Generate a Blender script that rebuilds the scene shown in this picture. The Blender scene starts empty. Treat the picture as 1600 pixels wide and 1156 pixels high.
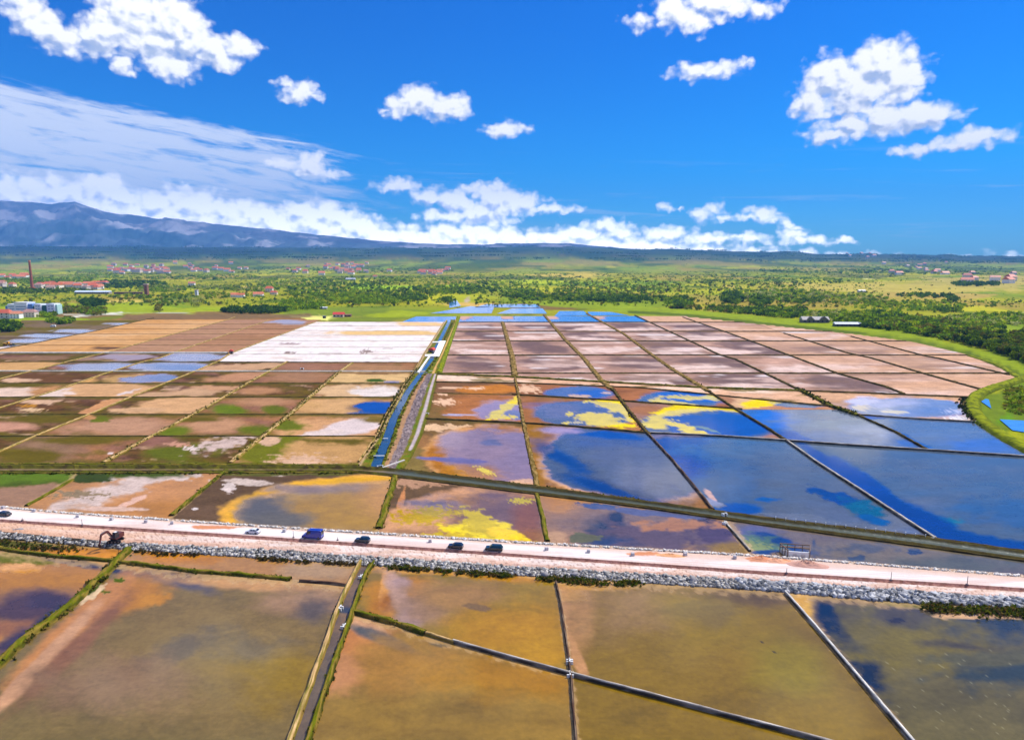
import bpy, bmesh, math, random
import numpy as np
from mathutils import Vector, Matrix
R = math.radians
SC = bpy.context.scene
COL = SC.collection
random.seed(7)
RNG = np.random.RandomState(11)

# ------------------------------------------------------------------ camera
F, CX, CY, HOR = 1067.0, 800.0, 578.0, 405.0     # photo pixels (1600 x 1156)
CAMH = 82.0
PITCH = math.atan((CY - HOR) / F)
cam = bpy.data.cameras.new('camera')
cam.sensor_fit = 'HORIZONTAL'
cam.angle = 2 * math.atan(800 / F)
cam.clip_start = 0.5
cam.clip_end = 120000
cam_o = bpy.data.objects.new('camera', cam)
cam_o.location = (0, 0, CAMH)
cam_o.rotation_euler = (math.pi / 2 - PITCH, 0, 0)
COL.objects.link(cam_o)
SC.camera = cam_o
SP, CP = math.sin(PITCH), math.cos(PITCH)

def ray(px, py):
    dx = (np.asarray(px, float) - CX) / F
    dy = (CY - np.asarray(py, float)) / F
    return dx, dy * SP + CP, dy * CP - SP
def W(px, py, z=0.0):
    """photo pixel -> point of the plane at height z (arrays allowed)"""
    x, y, zz = ray(px, py)
    t = (CAMH - z) / -zz
    return x * t, y * t, np.zeros_like(x * t) + z
def WV(px, py, z=0.0):
    a = W(px, py, z); return Vector((float(a[0]), float(a[1]), float(a[2])))
def PX(x, y, z=0.0):
    d = y * CP - (z - CAMH) * SP
    u = y * SP + (z - CAMH) * CP
    return CX + F * x / d, CY - F * u / d
def azel(px, py):
    x, y, z = ray(px, py)
    return math.degrees(math.atan2(x, y)), math.degrees(math.atan2(z, math.hypot(x, y)))

# ------------------------------------------------------------------ sun, exposure
SUN_AZ, SUN_EL = 62.0, 52.0            # azimuth to the right of the view direction
sun = bpy.data.lights.new('sun', 'SUN')
sun.energy = 4.7; sun.angle = R(0.53); sun.color = (1.0, 0.955, 0.88)
sun_o = bpy.data.objects.new('sun', sun)
sd = Vector((math.sin(R(SUN_AZ)) * math.cos(R(SUN_EL)), math.cos(R(SUN_AZ)) * math.cos(R(SUN_EL)), math.sin(R(SUN_EL))))
sun_o.rotation_euler = sd.to_track_quat('Z', 'Y').to_euler()
sun_o.location = (200, 200, 400)
COL.objects.link(sun_o)
SC.view_settings.view_transform = 'Standard'
SC.view_settings.look = 'None'
SC.view_settings.exposure = 0.32
SC.view_settings.gamma = 1.0
SC.view_settings.use_curve_mapping = False

# ------------------------------------------------------------------ node helper
class V:
    """tiny expression wrapper round a node socket"""
    def __init__(s, nt, sock): s.nt, s.s = nt, sock
    def _m(s, op, *a, clamp=False):
        n = s.nt.nodes.new('ShaderNodeMath'); n.operation = op; n.use_clamp = clamp
        for i, v in enumerate((s,) + a):
            if isinstance(v, V): s.nt.links.new(v.s, n.inputs[i])
            else: n.inputs[i].default_value = v
        return V(s.nt, n.outputs[0])
    def __add__(s, o): return s._m('ADD', o)
    __radd__ = __add__
    def __sub__(s, o): return s._m('SUBTRACT', o)
    def __rsub__(s, o): return (s * -1.0) + o
    def __mul__(s, o): return s._m('MULTIPLY', o)
    __rmul__ = __mul__
    def __truediv__(s, o): return s._m('DIVIDE', o)
    def max(s, o): return s._m('MAXIMUM', o)
    def min(s, o): return s._m('MINIMUM', o)
    def clamp(s): return s._m('ADD', 0.0, clamp=True)
    def smooth(s, a, b):
        n = s.nt.nodes.new('ShaderNodeMapRange'); n.interpolation_type = 'SMOOTHSTEP'
        s.nt.links.new(s.s, n.inputs[0])
        n.inputs[1].default_value = a; n.inputs[2].default_value = b
        n.inputs[3].default_value = 0; n.inputs[4].default_value = 1
        return V(s.nt, n.outputs[0])
def vmath(nt, op, a, *b):
    n = nt.nodes.new('ShaderNodeVectorMath'); n.operation = op
    for i, v in enumerate((a,) + b):
        if isinstance(v, V): nt.links.new(v.s, n.inputs[i])
        else: n.inputs[i].default_value = v
    return V(nt, n.outputs['Value'] if op in ('LENGTH', 'DOT_PRODUCT') else n.outputs[0])
def comb(nt, x, y, z=0.0):
    n = nt.nodes.new('ShaderNodeCombineXYZ')
    for i, v in enumerate((x, y, z)):
        if isinstance(v, V): nt.links.new(v.s, n.inputs[i])
        else: n.inputs[i].default_value = v
    return V(nt, n.outputs[0])
def noise(nt, vec, scale, detail=6, rough=0.55, dist=0.0, lac=2.0):
    n = nt.nodes.new('ShaderNodeTexNoise'); n.noise_dimensions = '2D'
    nt.links.new(vec.s, n.inputs['Vector'])
    n.inputs['Scale'].default_value = scale; n.inputs['Detail'].default_value = detail
    n.inputs['Roughness'].default_value = rough; n.inputs['Distortion'].default_value = dist
    n.inputs['Lacunarity'].default_value = lac
    return V(nt, n.outputs['Fac'])
def mixc(nt, fac, a, b, mode='MIX'):
    n = nt.nodes.new('ShaderNodeMix'); n.data_type = 'RGBA'; n.blend_type = mode
    for i, v in ((0, fac), (6, a), (7, b)):
        if isinstance(v, V): nt.links.new(v.s, n.inputs[i])
        else: n.inputs[i].default_value = v if i == 0 else (*v[:3], 1)
    return V(nt, n.outputs[2])
def lin(c):
    c = [x / 255.0 for x in c]
    return tuple(x / 12.92 if x <= 0.04045 else ((x + 0.055) / 1.055) ** 2.4 for x in c)

# ------------------------------------------------------------------ world: daylight sky with clouds
world = bpy.data.worlds.new('World'); SC.world = world
world.use_nodes = True
wt = world.node_tree; wt.nodes.clear()
SKY_STRENGTH = 0.12

# every cloud puff: photo position and radii, turned into azimuth / elevation in degrees
PUFFS = [
 (40,18,32,26),(72,45,42,24),(105,60,36,24),(150,62,42,24),(180,45,40,34),(215,28,58,34),(262,28,46,34),(290,55,36,34),(235,62,56,24),(262,95,34,22),(282,112,26,16),(335,78,34,22),(370,74,30,20),(350,98,22,12),
 (190,103,17,11),(210,118,10,5),
 (444,131,16,7),(468,144,24,15),(492,151,16,6),
 (626,168,22,15),(660,157,34,20),(698,168,30,18),(600,172,8,3),
 (776,208,20,7),(795,202,26,10),
 (1004,33,21,12),(1058,22,28,22),(1088,34,24,18),(1110,5,58,18),(1140,14,30,16),(1186,14,28,13),
 (1092,112,36,13),(1128,108,30,11),(1160,101,12,6),
 (1268,160,30,24),(1296,122,38,30),(1335,140,50,34),(1380,104,48,34),(1408,125,34,32),(1372,88,24,22),(1330,172,46,12),(1400,150,22,18),
 (1300,210,36,12),(1335,196,44,20),(1385,186,52,24),(1440,182,46,22),(1462,176,26,14),
 (1486,226,32,11),(1520,218,36,14),(1560,210,24,8),(1428,234,24,8),(1406,238,16,5),
 (1098,338,18,9),(1112,328,20,11),(1128,340,16,5),(1170,340,20,6),(1190,336,22,10),(1205,344,16,6),(1231,350,12,5),(1245,355,14,3),
 (1043,324,13,7),(1068,325,5,2.5),
 (448,256,26,10),(484,258,26,16),(512,272,28,8),(476,268,30,8),
 (614,290,24,10),(636,291,20,9),(735,296,18,9),
 (668,308,26,12),(712,316,32,18),(770,310,32,20),(800,318,44,18),(760,335,40,20),(846,326,56,7),(700,336,40,12),
 (878,373,30,10),(950,352,24,9),(965,362,40,12),(905,365,40,14),(1040,366,40,10),(1100,372,50,9),(1155,370,16,6),(1180,373,30,8),(1236,368,24,11),(1262,376,40,7),(1310,376,22,5),
]
BANK = [(-200,268),(0,276),(60,274),(110,282),(160,273),(200,292),(235,300),(270,294),(330,306),(400,318),(430,322),(500,316),(545,330),(590,346),(640,356),(700,352),(760,350),(830,362),(900,366),(960,370),(1020,374),(1080,380),(1150,388),(1240,396),(1400,408),(1700,416)]

def field_group():
    g = bpy.data.node_groups.new('cloud_field', 'ShaderNodeTree')
    g.interface.new_socket('P', in_out='INPUT', socket_type='NodeSocketVector')
    g.interface.new_socket('Field', in_out='OUTPUT', socket_type='NodeSocketFloat')
    g.interface.new_socket('Soft', in_out='OUTPUT', socket_type='NodeSocketFloat')
    gi = g.nodes.new('NodeGroupInput'); go = g.nodes.new('NodeGroupOutput')
    P = V(g, gi.outputs[0])
    # domain warp, so that no outline is an ellipse
    wn = g.nodes.new('ShaderNodeTexNoise'); wn.noise_dimensions = '2D'; g.links.new(P.s, wn.inputs['Vector'])
    wn.inputs['Scale'].default_value = 0.9; wn.inputs['Detail'].default_value = 3
    wv = vmath(g, 'SUBTRACT', V(g, wn.outputs['Color']), (0.5, 0.5, 0.5))
    Q = vmath(g, 'MULTIPLY_ADD', wv, (1.5, 0.9, 0), P)
    F_ = None
    for (px, py, rx, ry) in PUFFS:
        a, e = azel(px, py)
        a1, _ = azel(px + rx, py); a0, _ = azel(px - rx, py)
        _, e1 = azel(px, py - ry); _, e0 = azel(px, py + ry)
        ra, re = max(0.12, (a1 - a0) / 2), max(0.10, (e1 - e0) / 2)
        d = vmath(g, 'MULTIPLY_ADD', Q, (1 / ra, 1 / re, 0), (-a / ra, -e / re, 0))
        l = vmath(g, 'LENGTH', d)
        k = min(1.25, 0.42 + re / 1.5)            # small puffs: weaker core
        f = (1.45 - l) * k + 0.12
        F_ = f if F_ is None else F_._m('SMOOTH_MAX', f, 0.12)
    # the long bank above the far hills: its top is a curve over azimuth
    fc = g.nodes.new('ShaderNodeFloatCurve'); c = fc.mapping.curves[0]
    sep = g.nodes.new('ShaderNodeSeparateXYZ'); g.links.new(Q.s, sep.inputs[0])
    az = V(g, sep.outputs[0]); el = V(g, sep.outputs[1])
    t = (az + 50.0) / 100.0
    g.links.new(t.s, fc.inputs['Value'])
    pts = [((azel(x, y)[0] + 50) / 100, azel(x, y)[1] / 10) for x, y in BANK]
    pts = [p for p in pts if 0 < p[0] < 1]
    c.points[0].location = (0, pts[0][1]); c.points[-1].location = (1, 0.0)
    for p in pts: c.points.new(*p)
    fc.mapping.update()
    top = V(g, fc.outputs[0]) * 10.0
    bank = ((top - el) * 0.9 + 0.55).min(1.35)
    bank = bank.min((el + 1.2) * 1.2)
    F_ = F_._m('SMOOTH_MAX', bank, 0.1)
    # billows
    P3 = vmath(g, 'MULTIPLY', P, (1.0, 1.35, 1.0))
    n1 = noise(g, P3, 0.66, 7, 0.50)
    vo = g.nodes.new('ShaderNodeTexVoronoi'); vo.feature = 'F1'; vo.voronoi_dimensions = '2D'
    pw = vmath(g, 'MULTIPLY_ADD', wv, (0.7, 0.7, 0), P3)
    g.links.new(pw.s, vo.inputs['Vector']); vo.inputs['Scale'].default_value = 0.95
    vo.inputs['Detail'].default_value = 1.0; vo.inputs['Roughness'].default_value = 0.5
    bil = 0.5 - V(g, vo.outputs['Distance'])
    n0 = noise(g, P3, 0.62, 2.2, 0.45)
    Sf = F_ + (n0 - 0.5) * 1.7 + bil * 0.85
    g.links.new(Sf.s, go.inputs[1])
    F_ = F_ + (n1 - 0.5) * 1.15 + bil * 0.60 + 0.10
    g.links.new(F_.s, go.inputs[0])
    return g
FG = field_group()

tc = wt.nodes.new('ShaderNodeTexCoord')
D = V(wt, tc.outputs['Generated'])
sx = wt.nodes.new('ShaderNodeSeparateXYZ'); wt.links.new(D.s, sx.inputs[0])
dx_, dy_, dz_ = (V(wt, o) for o in sx.outputs)
az = dx_._m('ARCTAN2', dy_) * (180 / math.pi)
azp = ((az + 48.0)._m('PINGPONG', 96.0)) - 48.0      # the same sky goes on, mirrored, behind
hyp = (dx_ * dx_ + dy_ * dy_)._m('SQRT')
el = dz_._m('ARCTAN2', hyp) * (180 / math.pi)
# above the frame: scattered clouds again (mirrored at 22 degrees)
elp = el._m('PINGPONG', 22.5)
P = comb(wt, azp, elp, 0.0)
def field(p):
    n = wt.nodes.new('ShaderNodeGroup'); n.node_tree = FG
    wt.links.new(p.s, n.inputs[0]); return V(wt, n.outputs[0]), V(wt, n.outputs[1])
f0, s0 = field(P)
f1, s1 = field(vmath(wt, 'ADD', P, (0.30, 0.55, 0.0)))       # a step towards the sun
cover = f0.smooth(0.05, 1.02)
relief = ((s0 - s1) * 0.40 + (f0 - f1) * 0.28 + 0.68 - s1.smooth(0.5, 2.6) * 0.46).clamp()
# thick lower parts are grey: depth of cloud above this point
shade = relief.smooth(-0.12, 0.86)
core = s1.smooth(1.0, 2.2)
# fibrous high layer to the left
X, Y = azp, elp
Yr = Y + X * 0.115
hs = comb(wt, X * 0.10, Yr * 0.95, 3.0)
n_c = noise(wt, hs, 1.5, 8, 0.60, 0.7)
n_c2 = noise(wt, comb(wt, X * 0.30, Yr * 1.5, 8.0), 1.0, 8, 0.65, 0.3)
band = Yr.smooth(0.4, 2.2) * (1.0 - Yr.smooth(6.4, 8.0)) * (1.0 - (X + Y * 0.6).smooth(-20.0, 0.0))
veil = ((n_c * 0.55 + n_c2 * 0.45) + band * 0.36 - 0.38).smooth(0.22, 0.50) * band.smooth(0.0, 0.55)
# a few thin wisps to the right and below
wr = noise(wt, comb(wt, X * 0.085, (Y + X * 0.02) * 1.5, 21.0), 1.0, 8, 0.62, 0.4)
wisp = wr.smooth(0.56, 0.80) * Y.smooth(0.3, 2.5) * (1.0 - Y.smooth(5.0, 9.0)) * 0.34
# behind the bank hangs a pale layer close to the horizon
low = (1.0 - Y.smooth(0.6, 3.6)) * (1.0 - X.smooth(4.0, 24.0)) * 0.55

sky = wt.nodes.new('ShaderNodeTexSky'); sky.sky_type = 'NISHITA'
sky.sun_disc = False; sky.sun_elevation = R(SUN_EL); sky.sun_rotation = R(SUN_AZ)
sky.altitude = 80; sky.air_density = 1.0; sky.dust_density = 0.35; sky.ozone_density = 3.5
hsv = wt.nodes.new('ShaderNodeHueSaturation')
hsv.inputs['Saturation'].default_value = 1.5; hsv.inputs['Value'].default_value = 1.08
hsv.inputs['Hue'].default_value = 0.497
wt.links.new(sky.outputs[0], hsv.inputs['Color'])
tz = comb(wt, el.smooth(0, 8) * -0.20 + 0.20, el.smooth(-1, 18) * -0.06 + 0.58, 1.02 - el.smooth(0, 14) * 0.10)
S = mixc(wt, 1.0, V(wt, hsv.outputs[0]), tz, 'MULTIPLY')
K = 1.0 / SKY_STRENGTH
c_white = tuple(v * K for v in (1.12, 1.12, 1.12))
c_grey = tuple(v * K for v in (0.50, 0.58, 0.76))
c_dark = tuple(v * K for v in (0.30, 0.42, 0.68))
c_veil = tuple(v * K for v in (0.82, 0.86, 0.95))
cl = mixc(wt, shade, c_grey, c_white)
cl = mixc(wt, core * (1.0 - shade) * 0.55, cl, c_dark)
o = mixc(wt, low, S, tuple(v * K for v in (0.52, 0.66, 0.93)))
o = mixc(wt, wisp, o, c_veil)
o = mixc(wt, veil * 0.86, o, c_veil)
lowb = (1.0 - Y.smooth(0.0, 7.5)) * 1.05 + 0.97       # distant clouds keep their brightness through the air
cl = mixc(wt, 1.0, cl, comb(wt, lowb * 1.02, lowb, lowb * 0.98), 'MULTIPLY')
o = mixc(wt, cover, o, cl)
bg = wt.nodes.new('ShaderNodeBackground'); bg.inputs['Strength'].default_value = SKY_STRENGTH
wt.links.new(o.s, bg.inputs['Color'])
wo = wt.nodes.new('ShaderNodeOutputWorld'); wt.links.new(bg.outputs[0], wo.inputs['Surface'])
world.cycles.sampling_method = 'MANUAL'; world.cycles.sample_map_resolution = 512

SC.cycles.max_bounces = 5; SC.cycles.diffuse_bounces = 2; SC.cycles.glossy_bounces = 3
SC.cycles.transmission_bounces = 3; SC.cycles.volume_bounces = 0; SC.cycles.transparent_max_bounces = 8
SC.cycles.use_adaptive_sampling = True; SC.cycles.adaptive_threshold = 0.012

# ------------------------------------------------------------------ numpy noise
_P = RNG.permutation(4096)
_G = RNG.rand(4096) * 2 * np.pi
def perlin(x, y, seed=0):
    xi = np.floor(x).astype(np.int64); yi = np.floor(y).astype(np.int64)
    xf = x - xi; yf = y - yi
    u = xf * xf * xf * (xf * (xf * 6 - 15) + 10); v = yf * yf * yf * (yf * (yf * 6 - 15) + 10)
    def g(ix, iy, dx, dy):
        h = _P[(_P[(ix + seed * 131) & 4095] + iy) & 4095]
        a = _G[h]
        return np.cos(a) * dx + np.sin(a) * dy
    a = g(xi, yi, xf, yf); b = g(xi + 1, yi, xf - 1, yf)
    c = g(xi, yi + 1, xf, yf - 1); d = g(xi + 1, yi + 1, xf - 1, yf - 1)
    return (a + (b - a) * u) * (1 - v) + (c + (d - c) * u) * v
def fbm(x, y, oct=5, seed=0, gain=0.5):
    s = 0; a = 1.0; t = 0
    for o in range(oct):
        s = s + a * perlin(x * 2 ** o + 17.3 * o, y * 2 ** o - 9.1 * o, seed + o); t += a; a *= gain
    return s / t * 1.9
def sstep(a, b, x):
    t = np.clip((x - a) / np.maximum(b - a, 1e-9) if np.ndim(b - a) else (x - a) / (b - a), 0, 1); return t * t * (3 - 2 * t)

# ------------------------------------------------------------------ objects
def tag(o, label=None, cat=None, group=None, kind=None):
    if label: o['label'] = label
    if cat: o['category'] = cat
    if group: o['group'] = group
    if kind: o['kind'] = kind
    return o
def link(name, me, parent=None):
    o = bpy.data.objects.new(name, me); COL.objects.link(o)
    if parent is not None: o.parent = parent
    return o
def empty(name, loc, rz=0.0):
    o = bpy.data.objects.new(name, None); COL.objects.link(o)
    o.location = loc; o.rotation_euler = (0, 0, rz); o.empty_display_size = 0.5
    return o
def copy_tree(o, parent=None):
    c = o.copy(); COL.objects.link(c)
    if parent is not None: c.parent = parent
    for ch in list(o.children): copy_tree(ch, c)
    return c
def mesh_np(name, verts, faces, mat, col=None, smooth=False):
    """verts (n,3), faces (m,3) or (m,4), col (n,4): colour + wetness"""
    me = bpy.data.meshes.new(name)
    verts = np.asarray(verts, np.float32); faces = np.asarray(faces, np.int32)
    k = faces.shape[1]; m = len(faces)
    me.vertices.add(len(verts)); me.vertices.foreach_set('co', verts.ravel())
    me.loops.add(m * k); me.loops.foreach_set('vertex_index', faces.ravel())
    me.polygons.add(m)
    me.polygons.foreach_set('loop_start', np.arange(m, dtype=np.int32) * k)
    me.polygons.foreach_set('loop_total', np.full(m, k, np.int32))
    if smooth: me.polygons.foreach_set('use_smooth', np.ones(m, bool))
    me.update(calc_edges=True)
    if col is not None:
        a = me.color_attributes.new('Col', 'FLOAT_COLOR', 'POINT')
        a.data.foreach_set('color', np.asarray(col, np.float32).ravel())
    if mat: me.materials.append(mat)
    return me
def grid_faces(nu, nv, keep=None):
    i = np.arange(nv - 1)[:, None] * nu + np.arange(nu - 1)[None, :]
    f = np.stack([i, i + nu, i + nu + 1, i + 1], -1).reshape(-1, 4)
    return f if keep is None else f[keep.ravel()]
def compact(v, f, c):
    used = np.zeros(len(v), bool); used[f.ravel()] = True
    idx = np.cumsum(used) - 1
    return v[used], idx[f], c[used]

# ------------------------------------------------------------------ materials
def base_mat(name):
    m = bpy.data.materials.new(name); m.use_nodes = True
    nt = m.node_tree; b = nt.nodes['Principled BSDF']
    return m, nt, b
def attr_mat(name, grain=0.16, scale=0.6, bump=0.0, rough=0.92, water_rough=0.09, scale2=0.07, vein_amt=0.0, vein_scale=1.0, ripple=False):
    """surface coloured by the Col attribute (own colour, with painted pond reflections and wall shade), alpha = standing water"""
    m, nt, b = base_mat(name)
    at = nt.nodes.new('ShaderNodeAttribute'); at.attribute_name = 'Col'
    ge = nt.nodes.new('ShaderNodeNewGeometry')
    p = V(nt, ge.outputs['Position'])
    n = nt.nodes.new('ShaderNodeTexNoise'); nt.links.new(p.s, n.inputs['Vector'])
    n.inputs['Scale'].default_value = scale; n.inputs['Detail'].default_value = 5; n.inputs['Roughness'].default_value = 0.65
    n2 = nt.nodes.new('ShaderNodeTexNoise'); nt.links.new(p.s, n2.inputs['Vector'])
    n2.inputs['Scale'].default_value = scale2; n2.inputs['Detail'].default_value = 4
    wet = V(nt, at.outputs['Alpha'])
    nv = vmath(nt, 'MULTIPLY', p, (0.10, 0.17, 0.1))
    n3 = nt.nodes.new('ShaderNodeTexNoise'); nt.links.new(nv.s, n3.inputs['Vector'])
    n3.inputs['Scale'].default_value = vein_scale; n3.inputs['Detail'].default_value = 6; n3.inputs['Roughness'].default_value = 0.6; n3.inputs['Distortion'].default_value = 1.4
    vein = V(nt, n3.outputs['Fac']).smooth(0.36, 0.66) - 0.5
    g = vein * vein_amt + ((V(nt, n.outputs['Fac']) - 0.5) * (2 * grain * 1.6) + (V(nt, n2.outputs['Fac']) - 0.5) * (2 * grain)) * (1.0 - wet * 0.35) + 1.0
    c = vmath(nt, 'MULTIPLY', V(nt, at.outputs['Color']), comb(nt, g, g, g))
    nt.links.new(c.s, b.inputs['Base Color'])
    r = wet * (water_rough - rough) + rough
    nt.links.new(r.s, b.inputs['Roughness'])
    b.inputs['IOR'].default_value = 1.33
    sl = wet * 0.5
    nt.links.new((sl + 0.08).s, b.inputs['Specular IOR Level'])
    if ripple:
        rn = nt.nodes.new('ShaderNodeTexNoise'); nt.links.new(p.s, rn.inputs['Vector']); rn.inputs['Scale'].default_value = 1.1; rn.inputs['Detail'].default_value = 3
        bp = nt.nodes.new('ShaderNodeBump'); bp.inputs['Distance'].default_value = 0.03; bp.inputs['Strength'].default_value = 0.35
        nt.links.new(rn.outputs['Fac'], bp.inputs['Height']); nt.links.new(bp.outputs[0], b.inputs['Normal'])
    if bump:
        bp = nt.nodes.new('ShaderNodeBump'); bp.inputs['Distance'].default_value = bump
        st = (1.0 - wet); nt.links.new(st.s, bp.inputs['Strength'])
        nt.links.new(n.outputs['Fac'], bp.inputs['Height']); nt.links.new(bp.outputs[0], b.inputs['Normal'])
    return m
M_PAN = attr_mat('pan_bed', grain=0.30, scale=0.85, scale2=0.11, vein_amt=0.15, ripple=True)
M_EARTH = attr_mat('earth_and_grass', grain=0.22, scale=1.3, bump=0.25)
M_LAND = attr_mat('land', grain=0.26, scale=0.09, scale2=0.012)
M_LEAF = attr_mat('foliage', grain=0.20, scale=0.8, rough=0.75)
def _leafy(m):          # leaves let part of the sun through
    nt = m.node_tree; b = nt.nodes['Principled BSDF']; t = nt.nodes.new('ShaderNodeBsdfTranslucent'); mx = nt.nodes.new('ShaderNodeMixShader'); mx.inputs[0].default_value = 0.5
    nt.links.new(b.inputs['Base Color'].links[0].from_socket, t.inputs['Color'])
    nt.links.new(b.outputs[0], mx.inputs[1]); nt.links.new(t.outputs[0], mx.inputs[2]); nt.links.new(mx.outputs[0], nt.nodes['Material Output'].inputs['Surface'])
_leafy(M_LEAF)
M_ROCK = attr_mat('limestone', grain=0.18, scale=1.2)
M_ROAD = attr_mat('gravel_road', grain=0.06, scale=0.5, bump=0.05)
def flat_mat(name, rgb, rough=0.6, metal=0.0, grain=0.12, scale=3.0, spec=0.5, coat=0.0):
    m, nt, b = base_mat(name)
    ge = nt.nodes.new('ShaderNodeTexCoord')
    n = nt.nodes.new('ShaderNodeTexNoise'); nt.links.new(ge.outputs['Object'], n.inputs['Vector'])
    n.inputs['Scale'].default_value = scale; n.inputs['Detail'].default_value = 5
    g = (V(nt, n.outputs['Fac']) - 0.5) * (2 * grain) + 1.0
    c = vmath(nt, 'MULTIPLY', comb(nt, *lin(rgb)), comb(nt, g, g, g))
    nt.links.new(c.s, b.inputs['Base Color'])
    b.inputs['Roughness'].default_value = rough; b.inputs['Metallic'].default_value = metal
    b.inputs['Specular IOR Level'].default_value = spec; b.inputs['Coat Weight'].default_value = coat
    return m

# ------------------------------------------------------------------ painting what the ground is made of, plus cloud reflections on ponds
KC = 0.75
def C(*c):
    a = np.array(lin(c)); l = a @ np.array([.3, .59, .11])
    return np.clip(l + (a - l) * 1.16, 0.002, 1) * KC
class Paint:
    """colour + wetness of ground points; shapes are given where they lie on the ground (photo pixels)"""
    def __init__(s, px, py, base, wet=0.0):
        s.x, s.y = px, py
        s.c = np.empty(px.shape + (4,)); s.c[..., :3] = C(*base); s.c[..., 3] = wet
        # noise coordinates fixed to the ground; log depth keeps detail even with distance
        wx, wy, _ = W(px, np.maximum(py, 405.8))
        s.wx, s.wy = wx, wy
        ld = np.log(np.maximum(wy, 20.0)) ; s.ld = ld
        s.nx = wx / np.maximum(wy, 20) * 14; s.ny = ld * 14
    def n(s, k=1.0, oct=4, seed=0, st=1.0):
        return fbm(s.nx * k / st, s.ny * k, oct, seed)
    def put(s, m, col, wet=None):
        m = np.clip(m, 0, 1)[..., None]
        c = np.asarray(col) if isinstance(col, np.ndarray) else C(*col)
        s.c[..., :3] = s.c[..., :3] * (1 - m) + c * m
        if wet is not None: s.c[..., 3] = s.c[..., 3] * (1 - m[..., 0]) + wet * m[..., 0]
        return s
    def blob(s, cx, cy, rx, ry, col, soft=0.15, na=0.25, rot=0.0, wet=None, k=1.0, seed=1, power=2.0, amt=1.0, oct=5):
        dx, dy = s.x - cx, s.y - cy
        if rot:
            a = R(rot); dx, dy = dx * math.cos(a) + dy * math.sin(a), -dx * math.sin(a) + dy * math.cos(a)
        d = (np.abs(dx / rx) ** power + np.abs(dy / ry) ** power) ** (1 / power)
        near = d < 1.8 + 2 * na
        if not near.any(): return s
        ke = k * min(5.0, max(0.8, 60.0 / max(rx, ry * 4)))
        nb = na * 1.25 + .05 if na < .1 else na * 1.5 + .14
        d = d + nb * s.n(ke, oct, seed + int(cx) % 97) + min(na * 1.2, .2) * s.n(ke * 5, 4, 77)
        return s.put((1 - sstep(1 - soft, 1 + soft, d)) * amt, col, wet)
    def patch(s, thr, col, k=1.0, seed=3, soft=0.12, wet=None, amt=1.0, st=1.0, oct=5):
        return s.put(sstep(thr - soft, thr + soft, s.n(k, oct, seed, st)) * amt, col, wet)
    def stroke(s, pts, w0, w1, col, soft=0.3, na=0.0, wet=None, ys=2.5, amt=1.0, k=3.0):
        best = np.full(s.x.shape, 9e9)
        for i in range(len(pts) - 1):
            (x0, y0), (x1, y1) = pts[i], pts[i + 1]
            ex, ey = x1 - x0, (y1 - y0) * ys
            t = np.clip(((s.x - x0) * ex + (s.y - y0) * ys * ey) / (ex * ex + ey * ey + 1e-9), 0, 1)
            d = np.hypot(s.x - x0 - t * ex, (s.y - y0) * ys - t * ey)
            tt = (i + t) / (len(pts) - 1)
            best = np.minimum(best, d / (w0 + (w1 - w0) * tt))
        if na: best = best + na * s.n(k, 3, 5)
        return s.put((1 - sstep(1 - soft, 1 + soft, best)) * amt, col, wet)
    def mottle(s, amt=0.12, k=4.0, seed=9, st=1.0):
        g = 1 + amt * 1.1 * s.n(k, 5, seed, st) + amt * .8 * s.n(k * 5, 3, seed + 7, 1.0) * (1 - .5 * s.c[..., 3]) + amt * .7 * s.n(k * .35, 3, seed + 9, 1.5); s.c[..., :3] *= g[..., None]; return s
    def out(s): 
        c = s.c.copy(); c[..., :3] = np.clip(c[..., :3], 0.004, 0.88); c[..., 3] = np.clip(c[..., 3], 0, 1)
        return c.reshape(-1, 4)

def L(pts):
    """polyline in photo pixels -> x(y) and y(x)"""
    a = np.array(pts, float)
    class Ln:
        P = a
        def X(s, y):
            o = np.argsort(a[:, 1]); return np.interp(y, a[o, 1], a[o, 0])
        def Y(s, x):
            o = np.argsort(a[:, 0]); return np.interp(x, a[o, 0], a[o, 1])
    return Ln()
def patch_grid(left, right, top, bot, step=2.0, vstep=1.6):
    """quad region between two column lines x(y) and two row lines y(x)"""
    yy0 = top.Y(left.P[:, 0].mean()); yy1 = bot.Y(left.P[:, 0].mean())
    def solve(u, v):
        y = np.full_like(u, 0.0) + (yy0 + yy1) / 2
        for _ in range(14):
            x = (1 - u) * left.X(y) + u * right.X(y)
            y = (1 - v) * top.Y(x) + v * bot.Y(x)
        x = (1 - u) * left.X(y) + u * right.X(y)
        return x, y
    uu, vv = solve(np.array([0., 1., 0., 1.]), np.array([0., 0., 1., 1.]))
    wpx = max(abs(uu[1] - uu[0]), abs(uu[3] - uu[2])); hpx = max(abs(vv[2] - vv[0]), abs(vv[3] - vv[1]))
    nu = int(max(6, wpx / step)) + 1; nv = int(max(5, hpx / vstep)) + 1
    u, v = np.meshgrid(np.linspace(0, 1, nu), np.linspace(0, 1, nv))
    x, y = solve(u, v)
    return x, y, u, v, nu, nv

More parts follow.
